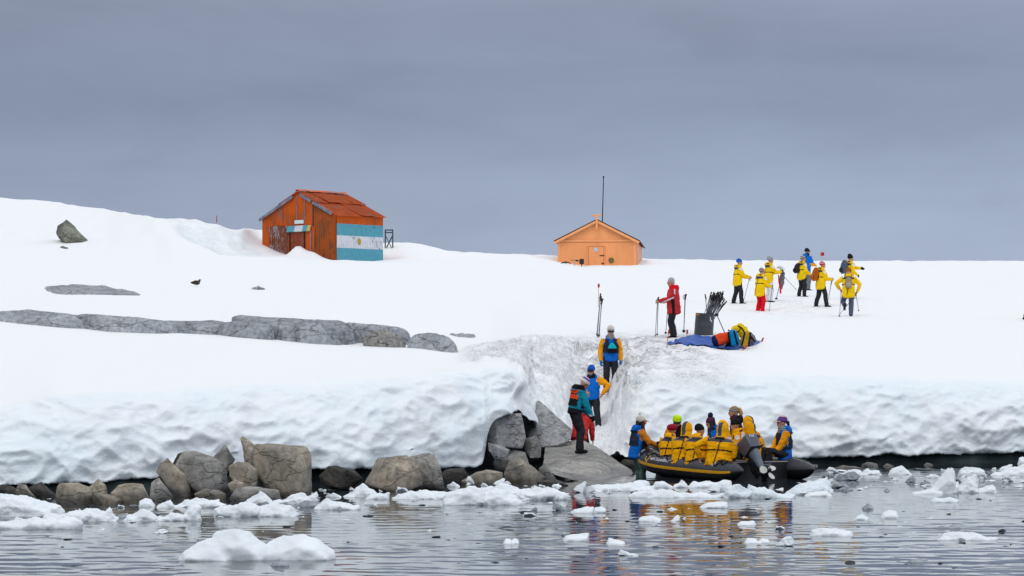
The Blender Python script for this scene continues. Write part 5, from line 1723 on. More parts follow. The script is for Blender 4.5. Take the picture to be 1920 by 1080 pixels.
bt = bb + Vector((0, 0.25, 0))
random.seed(21)
GPB = 'trekking poles bunched in the barrel'
for k in range(48):
    ty = 546 + random.random() * 26
    tx = 1340 + random.random() * 25 - (ty - 546) * 0.12
    if random.random() < 0.3: tx, ty = 1333 + random.random() * 12, 547 + random.random() * 10
    dpt = (random.random() - 0.5) * 0.35
    top = P(tx, ty, bt.y + dpt * 1.3)
    basex = 1316 + (tx - 1345) * 0.35 + random.random() * 8
    tip = P(basex, 622 - random.random() * 10, bt.y + dpt * 0.6)
    pole(top, tip, 'dark trekking pole in the dense bundle leaning right out of the barrel', GPB)
pole(P(1322.5, 552, bt.y - 0.1), P(1327, 612, bt.y), 'lone trekking pole at the left of the barrel leaning left')
pole(P(1337, 552, bt.y - 0.1), P(1322, 615, bt.y), 'trekking pole crossing the lone left pole above the barrel')
pole(see(1366, 640) + Vector((0, 0.25, 0.05)), P(1343, 588, bt.y - 0.05), 'trekking pole slanting from the barrel rim down to the bags')

# pile of bags on the tarp
def onto(px, py, dz=0.04, dy=0.0):
    p = see(px, py)
    return Vector((p.x, p.y + dy, gz(p.x, p.y + dy) + dz))


rotm = lambda *e: (Matrix.Rotation(R(e[2]), 3, 'Z') @ Matrix.Rotation(R(e[1]), 3, 'Y') @ Matrix.Rotation(R(e[0]), 3, 'X'))
p = onto(1338, 652, 0.17)
drybag('red orange dry bag with black base lying on the blue tarp', p, rotm(0, 72, 12), REDO, NAVY, 0.54, 0.17)
backpack('blue backpack standing among the bags on the tarp', onto(1377, 654), rotm(-8, 8, 160), cloth('cyan blue', (0.005, 0.24, 0.52)), BLUE, 1.02)
backpack('mustard and grey backpack standing right of the blue backpack', onto(1397, 655), rotm(-6, -6, 190), cloth('mustard', (0.50, 0.29, 0.03)), cloth('pale mustard', (0.45, 0.30, 0.08)), 0.98)
backpack('grey rucksack slumped at the right end of the bag pile', onto(1412, 648, 0.03, -0.1), rotm(-15, 30, 150), MGREY, CHAR, 0.92)
backpack('small black bag behind the dry bag on the tarp', onto(1362, 654, 0.02, -0.1), rotm(10, -50, 200), BLACK, CHAR, 0.55)
bm = bmesh.new()
for (x, y, z, a, b, c_) in [(0, 0, 0.16, 0.26, 0.2, 0.17), (-0.14, -0.05, 0.06, 0.15, 0.15, 0.13), (0.16, 0.0, 0.06, 0.15, 0.16, 0.17), (0.02, 0, 0.28, 0.12, 0.12, 0.10)]:
    ellipsoid(bm, (x, y, z), (a, b, c_))
me = remesh(bm, 0.014, 5)
puff(me, lambda q_: (0.03 * noise.noise(q_ * 9) + 0.012 * noise.noise(q_ * 25)))
yj = thing('yellow_bag', 'crumpled bright yellow bag lying on top of the bag pile', 'bag', onto(1388, 652, 0.30, 0.25))
link('bag_body', me, yj, cloth('bag yellow', (0.80, 0.56, 0.01)))
bm = bmesh.new(); tube(bm, [(-0.05, -0.16, 0.30), (0.05, -0.20, 0.24), (0.10, -0.21, 0.16), (0.12, -0.21, 0.04)], [(0.02, 0.01)] * 4, (1, 0, 0), 8)
from_bm('strap', bm, BLACK, yj)
bm = bmesh.new(); tube(bm, [(-0.18, -0.17, 0.14), (-0.05, -0.22, 0.13), (0.02, -0.2, 0.22)], [(0.018, 0.01)] * 3, (0, 0, 1), 8)
from_bm('strap', bm, BLACK, yj)

# ------------------------------------------------------------------ the group on the slope
def walker(label, px, py, face, **k):
    s = see(px, py)
    dd = dict(trousers=CHAR, jacket=YELD, hands=None, lean=5, fat=1.1)
    dd.update(k)
    sink = dd.pop('sink', 0.04)
    r_ = person(label, s + Vector((0, 0, -sink)), face, **dd)
    r_['base'] = s
    return r_


def gtip(px, py, y=None):
    p = see(px, py)
    return p + Vector((0, 0, -0.04))


def pack_on(w, label, m1, m2, s=1.0, tall=1.0):
    M = w['Tm']
    p = w['T'](0, -0.165, 0.02)
    return backpack(label, p, M, m1, m2, s * w['k'], tall=tall)


w1 = walker('walker in blue beanie and yellow parka at the left end of the group', 1383, 569, -82, h=1.72, hat=(HATBLUE, {'pitch': 8}), hands=((-0.12, 0.40, 1.02), (0.14, 0.42, 1.03)), feet=((-0.10, -0.14, 0.085), (0.10, 0.14, 0.085)), hem=-0.2)
pole_from_hand(w1['wr'][0], gtip(1393, 568), 'trekking pole held by the walker in blue beanie')
w2 = walker('walker in bright red trousers and patterned beanie with back to the camera', 1425, 583, -58, h=1.66, trousers=REDB, boots=REDB, hat=(striped('maroon cream knit', [(0.12, 0.02, 0.03), (0.5, 0.4, 0.34), (0.10, 0.02, 0.03), (0.45, 0.35, 0.3), (0.12, 0.02, 0.03)], 0.999), {'pitch': 12}), hands=((-0.1, 0.34, 1.04), (0.15, 0.40, 1.02)), hem=-0.25, head=(8, 0), sink=0.10)
pole_from_hand(w2['wr'][1], gtip(1442, 583), 'trekking pole held by the walker in red trousers')
w3 = walker('walker in grey beanie and white trousers behind the red trousers', 1441, 566, -75, h=1.76, trousers=WHITE, hat=(LGREY, {'pitch': 10}), hands=((-0.12, 0.42, 1.16), (0.16, 0.44, 1.16)), hem=-0.18)
pole_from_hand(w3['wr'][1], gtip(1455, 561), 'upright trekking pole held by the walker in grey beanie')
q = w3['wr'][0]
pole(q + Vector((-0.05, 0, 0.02)), q + Vector((0.62, 0.05, -0.70)), 'trekking pole of the walker in grey beanie slanting out to the right')
bm = bmesh.new()
for (z_, a, b_) in [(0, 0, 0)]:
    tube(bm, [(0, 0, -0.62), (0.02, 0, -0.40), (0.05, 0, -0.15), (0.07, 0, 0.05)], [(0.05, 0.04), (0.11, 0.06), (0.10, 0.06), (0.05, 0.04)], (1, 0, 0), 12, 0.5)
me = remesh(bm, 0.013, 3)
puff(me, lambda q_: 0.02 * noise.noise(q_ * 8))
hj = thing('jacket', 'grey and red jacket hanging from the hands of the walker in grey beanie', 'jacket', q + Vector((0.02, -0.05, -0.04)))
link('cloth', me, hj, MGREY)
bm = bmesh.new(); tube(bm, [(-0.02, -0.06, -0.78), (-0.03, -0.06, -0.55), (-0.08, -0.05, -0.35), (-0.10, -0.05, -0.1)], [0.035, 0.03, 0.03, 0.02], None, 8)
from_bm('red_sleeve', bm, REDB, hj)
bm = bmesh.new(); ellipsoid(bm, (0.05, -0.05, 0.12), (0.10, 0.07, 0.09)); ellipsoid(bm, (-0.06, -0.05, 0.2), (0.12, 0.05, 0.05))
for v in bm.verts: v.co += Vector((0.02 * noise.noise(v.co * 30), 0, 0.03 * noise.noise(v.co * 22)))
from_bm('white_lining', bm, WHITE, hj)
CAMO = striped('brown white knit', [(0.30, 0.24, 0.18), (0.08, 0.06, 0.05), (0.55, 0.5, 0.45), (0.12, 0.09, 0.08), (0.5, 0.45, 0.4)], 0.999)
w4 = walker('walker with brown striped hat and black backpack in front of the guide in blue', 1503, 556, -70, h=1.66, hat=(CAMO, {'pitch': 10}), hands=((-0.14, 0.30, 0.98), (0.18, 0.30, 0.96)), hem=-0.18, feet=((-0.13, -0.06, 0.085), (0.13, 0.06, 0.085)))
pack_on(w4, 'black backpack worn by the walker with brown striped hat', CHAR, BLACK, 0.92)
w5 = walker('guide in blue jacket with helmet and cyan goggles behind the group', 1511, 544, -55, h=1.80, jacket=BLUE, sleeve=None, yoke=None, harness=False, patch=False, hat=(BLACK, {'visor': BLACK, 'pitch': 6}), glasses=LENSB, scarf=NAVY, trousers=MGREY, hands=((-0.2, 0.32, 1.06), (0.2, 0.34, 1.04)),
            extra=[(ORANGE, lambda u, v, w, arm, da: arm & (w < 0.19))])
RW = striped('red white knit', [(0.50, 0.01, 0.03), (0.52, 0.012, 0.03), (0.7, 0.4, 0.42), (0.50, 0.01, 0.03), (0.65, 0.35, 0.36), (0.45, 0.01, 0.03)], 0.999)
w6 = walker('walker in red striped hat carrying an orange backpack', 1539, 575, -75, h=1.72, hat=(RW, {'pitch': 10}), hands=((-0.12, 0.40, 1.05), (0.14, 0.38, 1.06)), feet=((-0.10, -0.16, 0.085), (0.10, 0.20, 0.085)), hem=-0.22)
pack_on(w6, 'orange backpack worn by the walker in red striped hat', RUST, RUST, 1.0, 1.1)
pole_from_hand(w6['wr'][0], gtip(1551, 569), 'trekking pole held by the walker with the orange backpack')
w7 = walker('walker in black beanie pointing an arm to the right', 1592, 560, -66, h=1.74, hat=(BLACK, {'prof': [(0.0, 0.094), (0.03, 0.099), (0.07, 0.097), (0.11, 0.085), (0.16, 0.06), (0.185, 0.03), (0.19, 0.0)], 'pitch': 12}), hands=((-0.1, 0.58, 1.22), (0.2, 0.25, 0.95)), elbows=((-0.2, -0.4, -1), (0.5, -1, -0.3)), glove=BLACK, curl=(0.2, 0.6))
pack_on(w7, 'slate grey backpack worn by the walker in black beanie', GTROU, CHAR, 1.06, 1.1)
w8 = walker('walker in slate trousers seen from behind with one boot lifted backward', 1591, 593, -8, h=1.76, trousers=GTROU, boots=CHAR, hat=(cloth('brown orange hat', (0.30, 0.10, 0.01)), {'pitch': 4}), lean=9, head=(14, -6),
            feet=((-0.13, -0.20, 0.42), (0.08, 0.05, 0.085)), knees=((-0.2, 1, 0), (0.1, 1, 0.1)), toe=(-70, 0), hem=-0.22, fat=1.08, hands=((-0.30, 0.14, 0.98), (0.30, 0.14, 0.90)), elbows=((-1, -0.5, 0), (1, -0.5, 0)))
pack_on(w8, 'small tan backpack on the walker with the lifted boot', TAN, cloth('light tan', (0.38, 0.32, 0.24)), 0.84)
pole_from_hand(w8['wr'][0], gtip(1574, 594), 'trekking pole on the left of the walker with the lifted boot')
q = w8['wr'][1]
pole(q + Vector((-0.03, 0, 0.05)), q + Vector((0.14, 0.4, -0.62)), 'short trekking pole hanging from the right hand of the walker with the lifted boot')
pole(q + Vector((0.02, 0, 0.02)), gtip(1571, 592) + Vector((0, -0.1, 0.02)), 'black trekking pole slanting behind the legs of the walker with the lifted boot')
s = see(1924, 600)
person('person in dark purple trousers walking out of the picture at the right edge', s + Vector((0.30, 0.1, -0.03)), -85, h=1.70, trousers=NAVYP, jacket=YELD, feet=((-0.1, -0.32, 0.10), (0.1, 0.2, 0.085)), lean=8, hat=(BLACK, {}))

# brown bird resting on the snow
bpn = see(368, 537)
bird = thing('bird', 'brown skua sitting on the snow left of the red hut', 'bird', bpn + Vector((0, 0, 0.03)))
bird.scale = (1.1, 1.1, 1.35)
BR = pm('brown feathers', (0.085, 0.055, 0.035), 0.8, 0.35, 30, 0.4, 40)
BRD = pm('dark wing feathers', (0.035, 0.025, 0.018), 0.8, 0.35, 30, 0.4, 40)
sB = (373 - 357) / F * bpn.y / 0.50
bm = bmesh.new()
tube(bm, [(-0.26, 0, 0.10), (-0.16, 0, 0.12), (0.0, 0, 0.13), (0.12, 0, 0.14), (0.17, 0, 0.20), (0.175, 0, 0.25)], [(0.03, 0.015), (0.09, 0.06), (0.13, 0.11), (0.11, 0.10), (0.06, 0.06), (0.048, 0.05)], (0, 1, 0), 14, 0.8)
for v in bm.verts: v.co *= sB
link('body', remesh(bm, 0.014, 2), bird, BR)
bm = bmesh.new()
for sg in (-1, 1): tube(bm, [(0.10, 0.10 * sg, 0.16), (-0.05, 0.125 * sg, 0.155), (-0.30, 0.03 * sg, 0.13)], [(0.03, 0.06), (0.02, 0.075), (0.01, 0.02)], (0, 1, 0), 10)
for v in bm.verts: v.co *= sB
from_bm('wing', bm, BRD, bird)
bm = bmesh.new(); tube(bm, [(0.21, 0, 0.255), (0.25, 0, 0.245), (0.265, 0, 0.23)], [0.018, 0.013, 0.005], None, 8)
for v in bm.verts: v.co *= sB
from_bm('beak', bm, BLACK, bird)
bm = bmesh.new()
for sg in (-1, 1): ellipsoid(bm, (0.195, 0.042 * sg, 0.27), (0.009, 0.006, 0.009), None, 8, 6)
for v in bm.verts: v.co *= sB
from_bm('eye', bm, EYEM, bird)
# ------------------------------------------------------------------ red hut with the painted flag
def painted(name, paint, bare, amount=0.45, fine=9.0, stretch=(1, 1, 0.18), rough=0.75, var=0.25, dark=None):
    """weathered paint: vertical flaking that lets the bare board through"""
    m, nt, b = mat_base(name)
    tc = N(nt, 'ShaderNodeTexCoord')
    mp = N(nt, 'ShaderNodeMapping'); mp.inputs['Scale'].default_value = stretch
    nt.links.new(tc.outputs['Object'], mp.inputs['Vector'])
    n1 = N(nt, 'ShaderNodeTexNoise'); n1.inputs['Scale'].default_value = fine; n1.inputs['Detail'].default_value = 7; n1.inputs['Roughness'].default_value = 0.7
    nt.links.new(mp.outputs[0], n1.inputs['Vector'])
    n2 = N(nt, 'ShaderNodeTexNoise'); n2.inputs['Scale'].default_value = 1.1; n2.inputs['Detail'].default_value = 3
    nt.links.new(tc.outputs['Object'], n2.inputs['Vector'])
    ad = N(nt, 'ShaderNodeMath', operation='MULTIPLY_ADD'); ad.inputs[1].default_value = 0.55
    nt.links.new(n2.outputs['Fac'], ad.inputs[0]); nt.links.new(n1.outputs['Fac'], ad.inputs[2])
    f = ramp(nt, ad.outputs[0], [(0.98 - amount * 0.5, 0.0), (1.03 - amount * 0.5, 1.0)])
    p2 = [c * (1 - var) for c in paint]
    base = mixc(nt, ramp(nt, n1.outputs['Fac'], [(0.35, 0.0), (0.65, 1.0)]), p2, paint)
    if dark is not None:
        n3 = N(nt, 'ShaderNodeTexNoise'); n3.inputs['Scale'].default_value = 0.55; n3.inputs['Detail'].default_value = 4
        nt.links.new(tc.outputs['Object'], n3.inputs['Vector'])
        base = mixc(nt, ramp(nt, n3.outputs['Fac'], [(0.45, 0.0), (0.62, 0.5)]), base, dark)
    c = mixc(nt, f, base, bare)
    nt.links.new(c, b.inputs['Base Color'])
    b.inputs['Roughness'].default_value = rough
    b.inputs['Specular IOR Level'].default_value = 0.2
    return m


RPAINT = painted('hut red orange paint', (0.60, 0.105, 0.010), (0.22, 0.13, 0.12), 0.14, dark=(0.20, 0.055, 0.014))
RDOOR = painted('hut worn door paint', (0.26, 0.055, 0.025), (0.26, 0.21, 0.22), 0.30, 7, (1, 1, 0.25))
RBROWN = painted('hut worn brown board', (0.20, 0.06, 0.03), (0.30, 0.27, 0.29), 0.34, 10, (1, 1, 0.3))
RROOF = painted('hut roof rusty sheet', (0.78, 0.18, 0.06), (0.36, 0.23, 0.2), 0.20, 4.5, (1, 0.4, 1), dark=(0.58, 0.15, 0.06))
FBLUE = painted('flag light blue paint', (0.11, 0.38, 0.48), (0.05, 0.09, 0.11), 0.12, 9, (1, 1, 0.5))
FWHITE = painted('flag white paint', (0.72, 0.73, 0.78), (0.07, 0.06, 0.07), 0.24, 9, (1, 1, 0.5))
FSUN = painted('flag sun yellow', (0.50, 0.36, 0.02), (0.3, 0.25, 0.1), 0.3, 9)
LEADG = pm('bare grey flashing', (0.19, 0.19, 0.24), 0.5, 0.35, 3, 0.2, 8)
SIGNW = pm('pale sign board', (0.62, 0.74, 0.76), 0.5, 0.05, 6)
SIGNY = pm('yellowed board', (0.62, 0.42, 0.12), 0.6, 0.15, 8)
DARKW = pm('dark gap', (0.015, 0.013, 0.013), 0.9)
FOUND = pm('dark footing timber', (0.03, 0.032, 0.036), 0.8, 0.4, 8)

C0 = P(631, 487, 138.0)
ug = Vector((-0.737, 0.676, 0)).normalized()      # along the gable, to the left and away
us = Vector((0.676, 0.737, 0)).normalized()       # along the flag wall, to the right and away
WG, LS = 5.95, 3.5
ZB, ZE = -0.9, 2.42
RISE = 1.35
hut = thing('red_hut', 'weathered red orange hut with a striped flag painted on its side', 'hut', C0)
# local frame: x = along gable, y = along side, z up (right-handed: x towards left, y away)
HM = Matrix((ug, us, Vector((0, 0, 1)))).transposed()


def hl(u, s, z, off=0.0, face='g'):
    p = ug * u + us * s + Vector((0, 0, z))
    if face == 'g': p -= us * off
    elif face == 's': p -= ug * off
    return p


def on_gable(px, py):
    a = (px - PX0) / F
    t = (a * C0.y - C0.x) / (ug.x - a * ug.y)
    D = C0.y + t * ug.y
    return t, HC + (PY0 - py) / F * D - C0.z


def on_side(px, py):
    a = (px - PX0) / F
    t = (a * C0.y - C0.x) / (us.x - a * us.y)
    D = C0.y + t * us.y
    return t, HC + (PY0 - py) / F * D - C0.z


def corr(fn, u0, u1, zlo, zhi, pitch, amp, zs=()):
    """corrugated sheet; fn(u, z, off) -> point; zhi a number or function of u"""
    bm = bmesh.new()
    n = max(2, int((u1 - u0) / pitch * 6))
    rows = []
    for i in range(n + 1):
        u = u0 + (u1 - u0) * i / n
        top = zhi(u) if callable(zhi) else zhi
        off = amp * (0.5 + 0.5 * math.cos(2 * math.pi * u / pitch)) + 0.004 * noise.noise((u * 3, 1, 1))
        rows.append([bm.verts.new(fn(u, z, off)) for z in [zlo] + [q for q in zs] + [top]])
    k = len(rows[0])
    for a, b in zip(rows[:-1], rows[1:]):
        for j in range(k - 1): bm.faces.new((a[j], b[j], b[j + 1], a[j + 1]))
    return bm


roofz = lambda u: ZE + RISE * (1 - abs(u - WG / 2) / (WG / 2))
bm = corr(lambda u, z, o: hl(u, 0, z, o, 'g'), 0, WG, ZB, roofz, 0.16, 0.022)
from_bm('front_wall', bm, RPAINT, hut, False)
t0, zA = on_side(672, 421); _, zBq = on_side(672, 443); _, zCq = on_side(672, 466); _, zD = on_side(672, 487)
bm = corr(lambda u, z, o: hl(0, u, z, o, 's'), 0, LS, zA, ZE, 0.13, 0.018)
from_bm('side_wall', bm, RPAINT, hut, False)
for nm, z0, z1, mt in (('flag_stripe', zBq, zA, FBLUE), ('flag_stripe', zCq, zBq, FWHITE), ('flag_stripe', -0.02, zCq, FBLUE)):
    bm = corr(lambda u, z, o: hl(0, u, z, o, 's'), 0.0, LS, z0, z1, 0.13, 0.018)
    from_bm(nm, bm, mt, hut, False)
bm = corr(lambda u, z, o: hl(0, u, z, o - 0.02, 's'), 0, LS, ZB, -0.02, 0.3, 0.02)
from_bm('footing', bm, FOUND, hut, False)
t, z = on_side(673, 453)
bm = bmesh.new()
c_ = bm.verts.new(hl(0, t, z, 0.026, 's'))
rg = [bm.verts.new(hl(0, t + (0.15 if i % 2 else 0.11) * math.cos(2 * math.pi * i / 24), z + (0.20 if i % 2 else 0.15) * math.sin(2 * math.pi * i / 24), 0.026, 's')) for i in range(24)]
for i in range(24): bm.faces.new((c_, rg[i], rg[(i + 1) % 24]))
from_bm('flag_sun', bm, FSUN, hut, False)
# back walls
bm = bmesh.new()
v_ = [bm.verts.new(hl(u, LS, z)) for u, z in ((0, ZB), (WG, ZB), (WG, ZE), (WG / 2, ZE + RISE), (0, ZE))]
bm.faces.new(v_)
from_bm('rear_wall', bm, RPAINT, hut, False)
bm = bmesh.new()
v_ = [bm.verts.new(hl(WG, s, z)) for s, z in ((0, ZB), (LS, ZB), (LS, ZE), (0, ZE))]
bm.faces.new(v_)
from_bm('side_wall', bm, RPAINT, hut, False)
# roof: two corrugated slopes, sheets lapped and lifted here and there
for sgn in (0, 1):
    bm = bmesh.new()
    n = 120
    L0, L1 = -0.16, LS + 0.14
    for sheet in range(4):
        s0 = L0 + (L1 - L0) * sheet / 4; s1 = L0 + (L1 - L0) * (sheet + 1) / 4 + 0.05
        for lap in range(2):
            a0_, a1_ = (0.0, 0.52) if lap == 0 else (0.47, 1.06)
            lift = 0.012 * sheet + 0.05 * (1 - lap) + (0.05 if (sheet, lap) in ((1, 0), (2, 1)) else 0.0)
            rows = []
            m_ = 30
            for i in range(m_ + 1):
                s = s0 + (s1 - s0) * i / m_
                col = []
                for q in (0, 0.33, 0.66, 1.0):
                    a = a0_ + (a1_ - a0_) * q
                    uu_ = WG / 2 * (1 - a) if sgn == 0 else WG / 2 * (1 + a)
                    zz_ = ZE + RISE * (1 - a) + 0.03 + lift * (0.4 + 0.6 * q) + 0.016 * math.cos(2 * math.pi * s / 0.15) + 0.012 * noise.noise((s * 2, a * 3, sheet))
                    col.append(bm.verts.new(hl(uu_, s, zz_)))
                rows.append(col)
            for A, B_ in zip(rows[:-1], rows[1:]):
                for j in range(3): bm.faces.new((A[j], B_[j], B_[j + 1], A[j + 1]))
    bmesh.ops.solidify(bm, geom=bm.faces[:], thickness=0.012)
    from_bm('roof_slope', bm, RROOF, hut, False)
bm = bmesh.new()
for i in range(9):
    s0, s1 = -0.16 + i * 0.41, -0.16 + i * 0.41 + 0.43
    w_ = 0.16 + 0.05 * noise.noise((i * 1.7, 0, 0))
    z0 = ZE + RISE + 0.16 + 0.03 * noise.noise((i * 2.3, 4, 0))
    a = [hl(WG / 2 - w_, s0, z0 - 0.09), hl(WG / 2, s0, z0), hl(WG / 2 + w_, s0, z0 - 0.09)]
    b = [hl(WG / 2 - w_, s1, z0 - 0.08), hl(WG / 2, s1, z0 + 0.015), hl(WG / 2 + w_, s1, z0 - 0.08)]
    A = [bm.verts.new(p) for p in a]; B_ = [bm.verts.new(p) for p in b]
    for j in range(2): bm.faces.new((A[j], A[j + 1], B_[j + 1], B_[j]))
from_bm('ridge_cap', bm, RROOF, hut, False)
for s0, s1 in ((0.10, 1.0), (-1, -1)):
    pass
# grey gable flashing, broken where it is missing
for (a, b) in ((0.42, 0.92), (0.08, 0.36)):
    bm = bmesh.new()
    bar(bm, hl(WG / 2 * (1 - a), -0.13, ZE + RISE * (1 - a) - 0.04), hl(WG / 2 * (1 - b), -0.13, ZE + RISE * (1 - b) - 0.04), 0.06, 0.16)
    from_bm('gable_flashing', bm, LEADG, hut, False)
bm = bmesh.new()
bar(bm, hl(WG / 2 * 1.12, -0.13, ZE + RISE * 0.88 - 0.05), hl(WG * 1.02, -0.13, ZE - 0.06), 0.06, 0.15)
from_bm('gable_flashing', bm, LEADG, hut, False)
# door opening, lintel board, plank panels, sign


def gpanel(px0, py0, px1, py1, o0, o1, name, mt, par=None, kk=None):
    u0, z0 = on_gable(px0, py1); u1, z1 = on_gable(px1, py0)
    bm = bmesh.new()
    pts = [hl(u, 0, z, o, 'g') for o in (o0, o1) for u, z in ((u0, z0), (u1, z0), (u1, z1), (u0, z1))]
    bm_v = [bm.verts.new(p) for p in pts]
    for q_ in ((0, 1, 2, 3), (4, 5, 6, 7), (0, 1, 5, 4), (1, 2, 6, 5), (2, 3, 7, 6), (3, 0, 4, 7)): bm.faces.new([bm_v[i] for i in q_])
    return from_bm(name, bm, mt, par or hut, False)


door = gpanel(546, 434, 573, 490, 0.020, 0.050, 'door', RDOOR)
gpanel(573.5, 434, 583, 490, 0.020, 0.036, 'door_side_panel', RPAINT)
gpanel(571.5, 434, 573.2, 490, 0.051, 0.075, 'door_post', DARKW, door)
gpanel(543.5, 433, 546.5, 490, 0.020, 0.055, 'door_jamb', DARKW, door)
gpanel(583, 431, 584.5, 472, 0.030, 0.055, 'door_jamb', LEADG, door)
u0, z0 = on_gable(541, 429); 
lb = []
ux = [on_gable(541, 0)[0], on_gable(555, 0)[0], on_gable(570, 0)[0], on_gable(578.5, 0)[0], on_gable(584.5, 0)[0]]
_, zt = on_gable(562, 424.0); _, zb_ = on_gable(562, 434)
for (a, b, mt) in ((0, 1, FBLUE), (1, 2, FWHITE), (2, 3, FBLUE), (3, 4, SIGNY)):
    bm = bmesh.new()
    pts = [hl(u, 0, z, o, 'g') for u in (ux[a], ux[b]) for z, o in ((zt, 0.03), (zt + 0.03, 0.06), (zb_ + 0.02, 0.16), (zb_ - 0.02, 0.14))]
    vs = [bm.verts.new(p) for p in pts]
    for q_ in ((0, 1, 2, 3), (4, 5, 6, 7), (0, 1, 5, 4), (1, 2, 6, 5), (2, 3, 7, 6), (3, 0, 4, 7)): bm.faces.new([vs[i] for i in q_])
    from_bm('door_canopy', bm, mt, hut, False)
gpanel(506.5, 423, 541, 485, 0.030, 0.060, 'worn_panel', RBROWN)
sg = gpanel(554, 412.3, 570.5, 420.0, 0.035, 0.070, 'sign_board', SIGNW)
for yy in (414.6, 417.2):
    u0, z0 = on_gable(556.5, yy + 0.5); u1, z1 = on_gable(568.0, yy)
    bm = bmesh.new()
    for q in range(7):
        a = u0 + (u1 - u0) * (q / 7); b = u0 + (u1 - u0) * ((q + 0.72) / 7)
        bm.faces.new([bm.verts.new(hl(u, 0, z, 0.0725, 'g')) for u, z in ((a, z0), (b, z0), (b, z1), (a, z1))])
    from_bm('faded_lettering', bm, pm('faded lettering', (0.50, 0.62, 0.65), 0.6), sg, False)
# battens where sheets meet on the front
for px in (514, 531, 540, 557, 572, 590):
    u, _ = on_gable(px, 400)
    bm = bmesh.new()
    z1 = roofz(u) - 0.12
    z0 = on_gable(px, 421)[1] if px < 560 else on_gable(px, 411)[1]
    bar(bm, hl(u, 0, z0, 0.025, 'g'), hl(u, 0, z1, 0.025, 'g'), 0.035, 0.02)
    from_bm('batten', bm, LEADG if px in (557, 572) else RPAINT, hut, False)
u, _ = on_gable(588.5, 400)
bm = bmesh.new(); bar(bm, hl(u, 0, on_gable(588, 424)[1], 0.03, 'g'), hl(u, 0, on_gable(588, 383)[1], 0.03, 'g'), 0.10, 0.02)
from_bm('batten', bm, FOUND, hut, False)
ua, ub = on_gable(629, 400)[0], on_gable(590, 400)[0]
bm = corr(lambda u, z, o: hl(u, 0, z, 0.028 + o, 'g'), ua, ub, ZB, lambda u: min(roofz(u) - 0.20, on_gable(600, 386)[1]), 0.11, 0.012)
from_bm('worn_panel', bm, painted('hut brown streaked paint', (0.42, 0.085, 0.012), (0.13, 0.055, 0.022), 0.42, 8, (1.5, 1.5, 0.08)), hut, False)

# ------------------------------------------------------------------ pale orange hut
OP = pm('pale orange paint', (0.87, 0.35, 0.135), 0.65, 0.10, 1.2, 0.15, 10, 0.2, stretch=(1, 1, 0.3))
OP2 = pm('pale orange trim', (0.90, 0.38, 0.155), 0.55, 0.05, 3, 0, 10, 0.2)
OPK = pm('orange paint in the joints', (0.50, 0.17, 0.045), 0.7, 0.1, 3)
PINKW = pm('pale pink boards', (0.75, 0.50, 0.42), 0.6, 0.08, 3)
ROOFK = pm('black roofing felt', (0.012, 0.012, 0.015), 0.7, 0.2, 4)
IRON = pm('black iron', (0.02, 0.02, 0.02), 0.6)
OLIVE = pm('olive disc', (0.14, 0.12, 0.035), 0.5, 0.25, 9)
PANEW = pm('frosted pane', (0.50, 0.54, 0.60), 0.2, 0.08, 5, spec=0.6)
K0 = P(1193, 497, 175.0)            # near right corner
yaw = R(-5.0)
uw = Vector((-math.cos(yaw), -math.sin(yaw), 0)); 
uw = Vector((-1, 0.085, 0)).normalized()    # along the front, to the left
ul = Vector((0.085, 1, 0)).normalized()     # along the side, away
ppm = F / 175.0
OW = (1193 - 1046) / ppm * 1.005
OL = 11.0
OZB = -1.1
hE = (497 - 450) / ppm
hA = (497 - 413) / ppm
oh = thing('orange_hut', 'pale orange hut with black roof edge half buried in snow', 'hut', K0)
ol = lambda u, s, z, off=0.0: uw * u + ul * (s - off) + Vector((0, 0, z))
bm = bmesh.new()
f_ = [(0, OZB), (OW, OZB), (OW, hE), (OW / 2, hA), (0, hE)]
A = [bm.verts.new(ol(u, 0, z)) for u, z in f_]; B_ = [bm.verts.new(ol(u, OL, z)) for u, z in f_]
bm.faces.new(A); bm.faces.new(B_[::-1])
for i in range(5):
    if i != 2 and i != 3: bm.faces.new((A[i], B_[i], B_[(i + 1) % 5], A[(i + 1) % 5]))
from_bm('wall', bm, OP, oh, False)
for sg in (0, 1):
    bm = bmesh.new()
    e0, e1 = (-0.24, OW / 2) if sg == 0 else (OW + 0.24, OW / 2)
    sl = (hA - hE) / (OW / 2)
    zE_ = hE - 0.24 * sl
    pts = []
    for s in (-0.30, OL + 0.3):
        for (u, z) in ((e0, zE_), (e1, hA), (e1, hA + 0.06), (e0, zE_ + 0.06)): pts.append(bm.verts.new(ol(u, s, z + 0.03)))
    for q_ in ((0, 1, 2, 3), (4, 5, 6, 7), (0, 1, 5, 4), (1, 2, 6, 5), (2, 3, 7, 6), (3, 0, 4, 7)): bm.faces.new([pts[i] for i in q_])
    from_bm('roof_slope', bm, ROOFK, oh, False)
    bm = bmesh.new()
    bar(bm, ol(e0 + (0.03 if sg == 0 else -0.03), -0.27, zE_ - 0.07), ol(OW / 2, -0.27, hA - 0.07), 0.05, 0.16)
    from_bm('barge_board', bm, OP2, oh, False)
    bm = bmesh.new()
    u0_ = 0.0 if sg == 0 else OW
    box(bm, (-0.10, -0.045, OZB), (0.10, 0.0, hE - 0.10), Matrix.Translation(ol(u0_ + (0.10 if sg == 0 else -0.10), -0.003, 0)) @ Matrix.Rotation(math.atan2(-uw.y, -uw.x), 4, 'Z'))
    from_bm('corner_board', bm, OP2, oh, False)


def of(px, py):
    a = (px - PX0) / F
    t = (a * K0.y - K0.x) / (uw.x - a * uw.y)
    D = K0.y + t * uw.y
    return t, HC + (PY0 - py) / F * D - K0.z


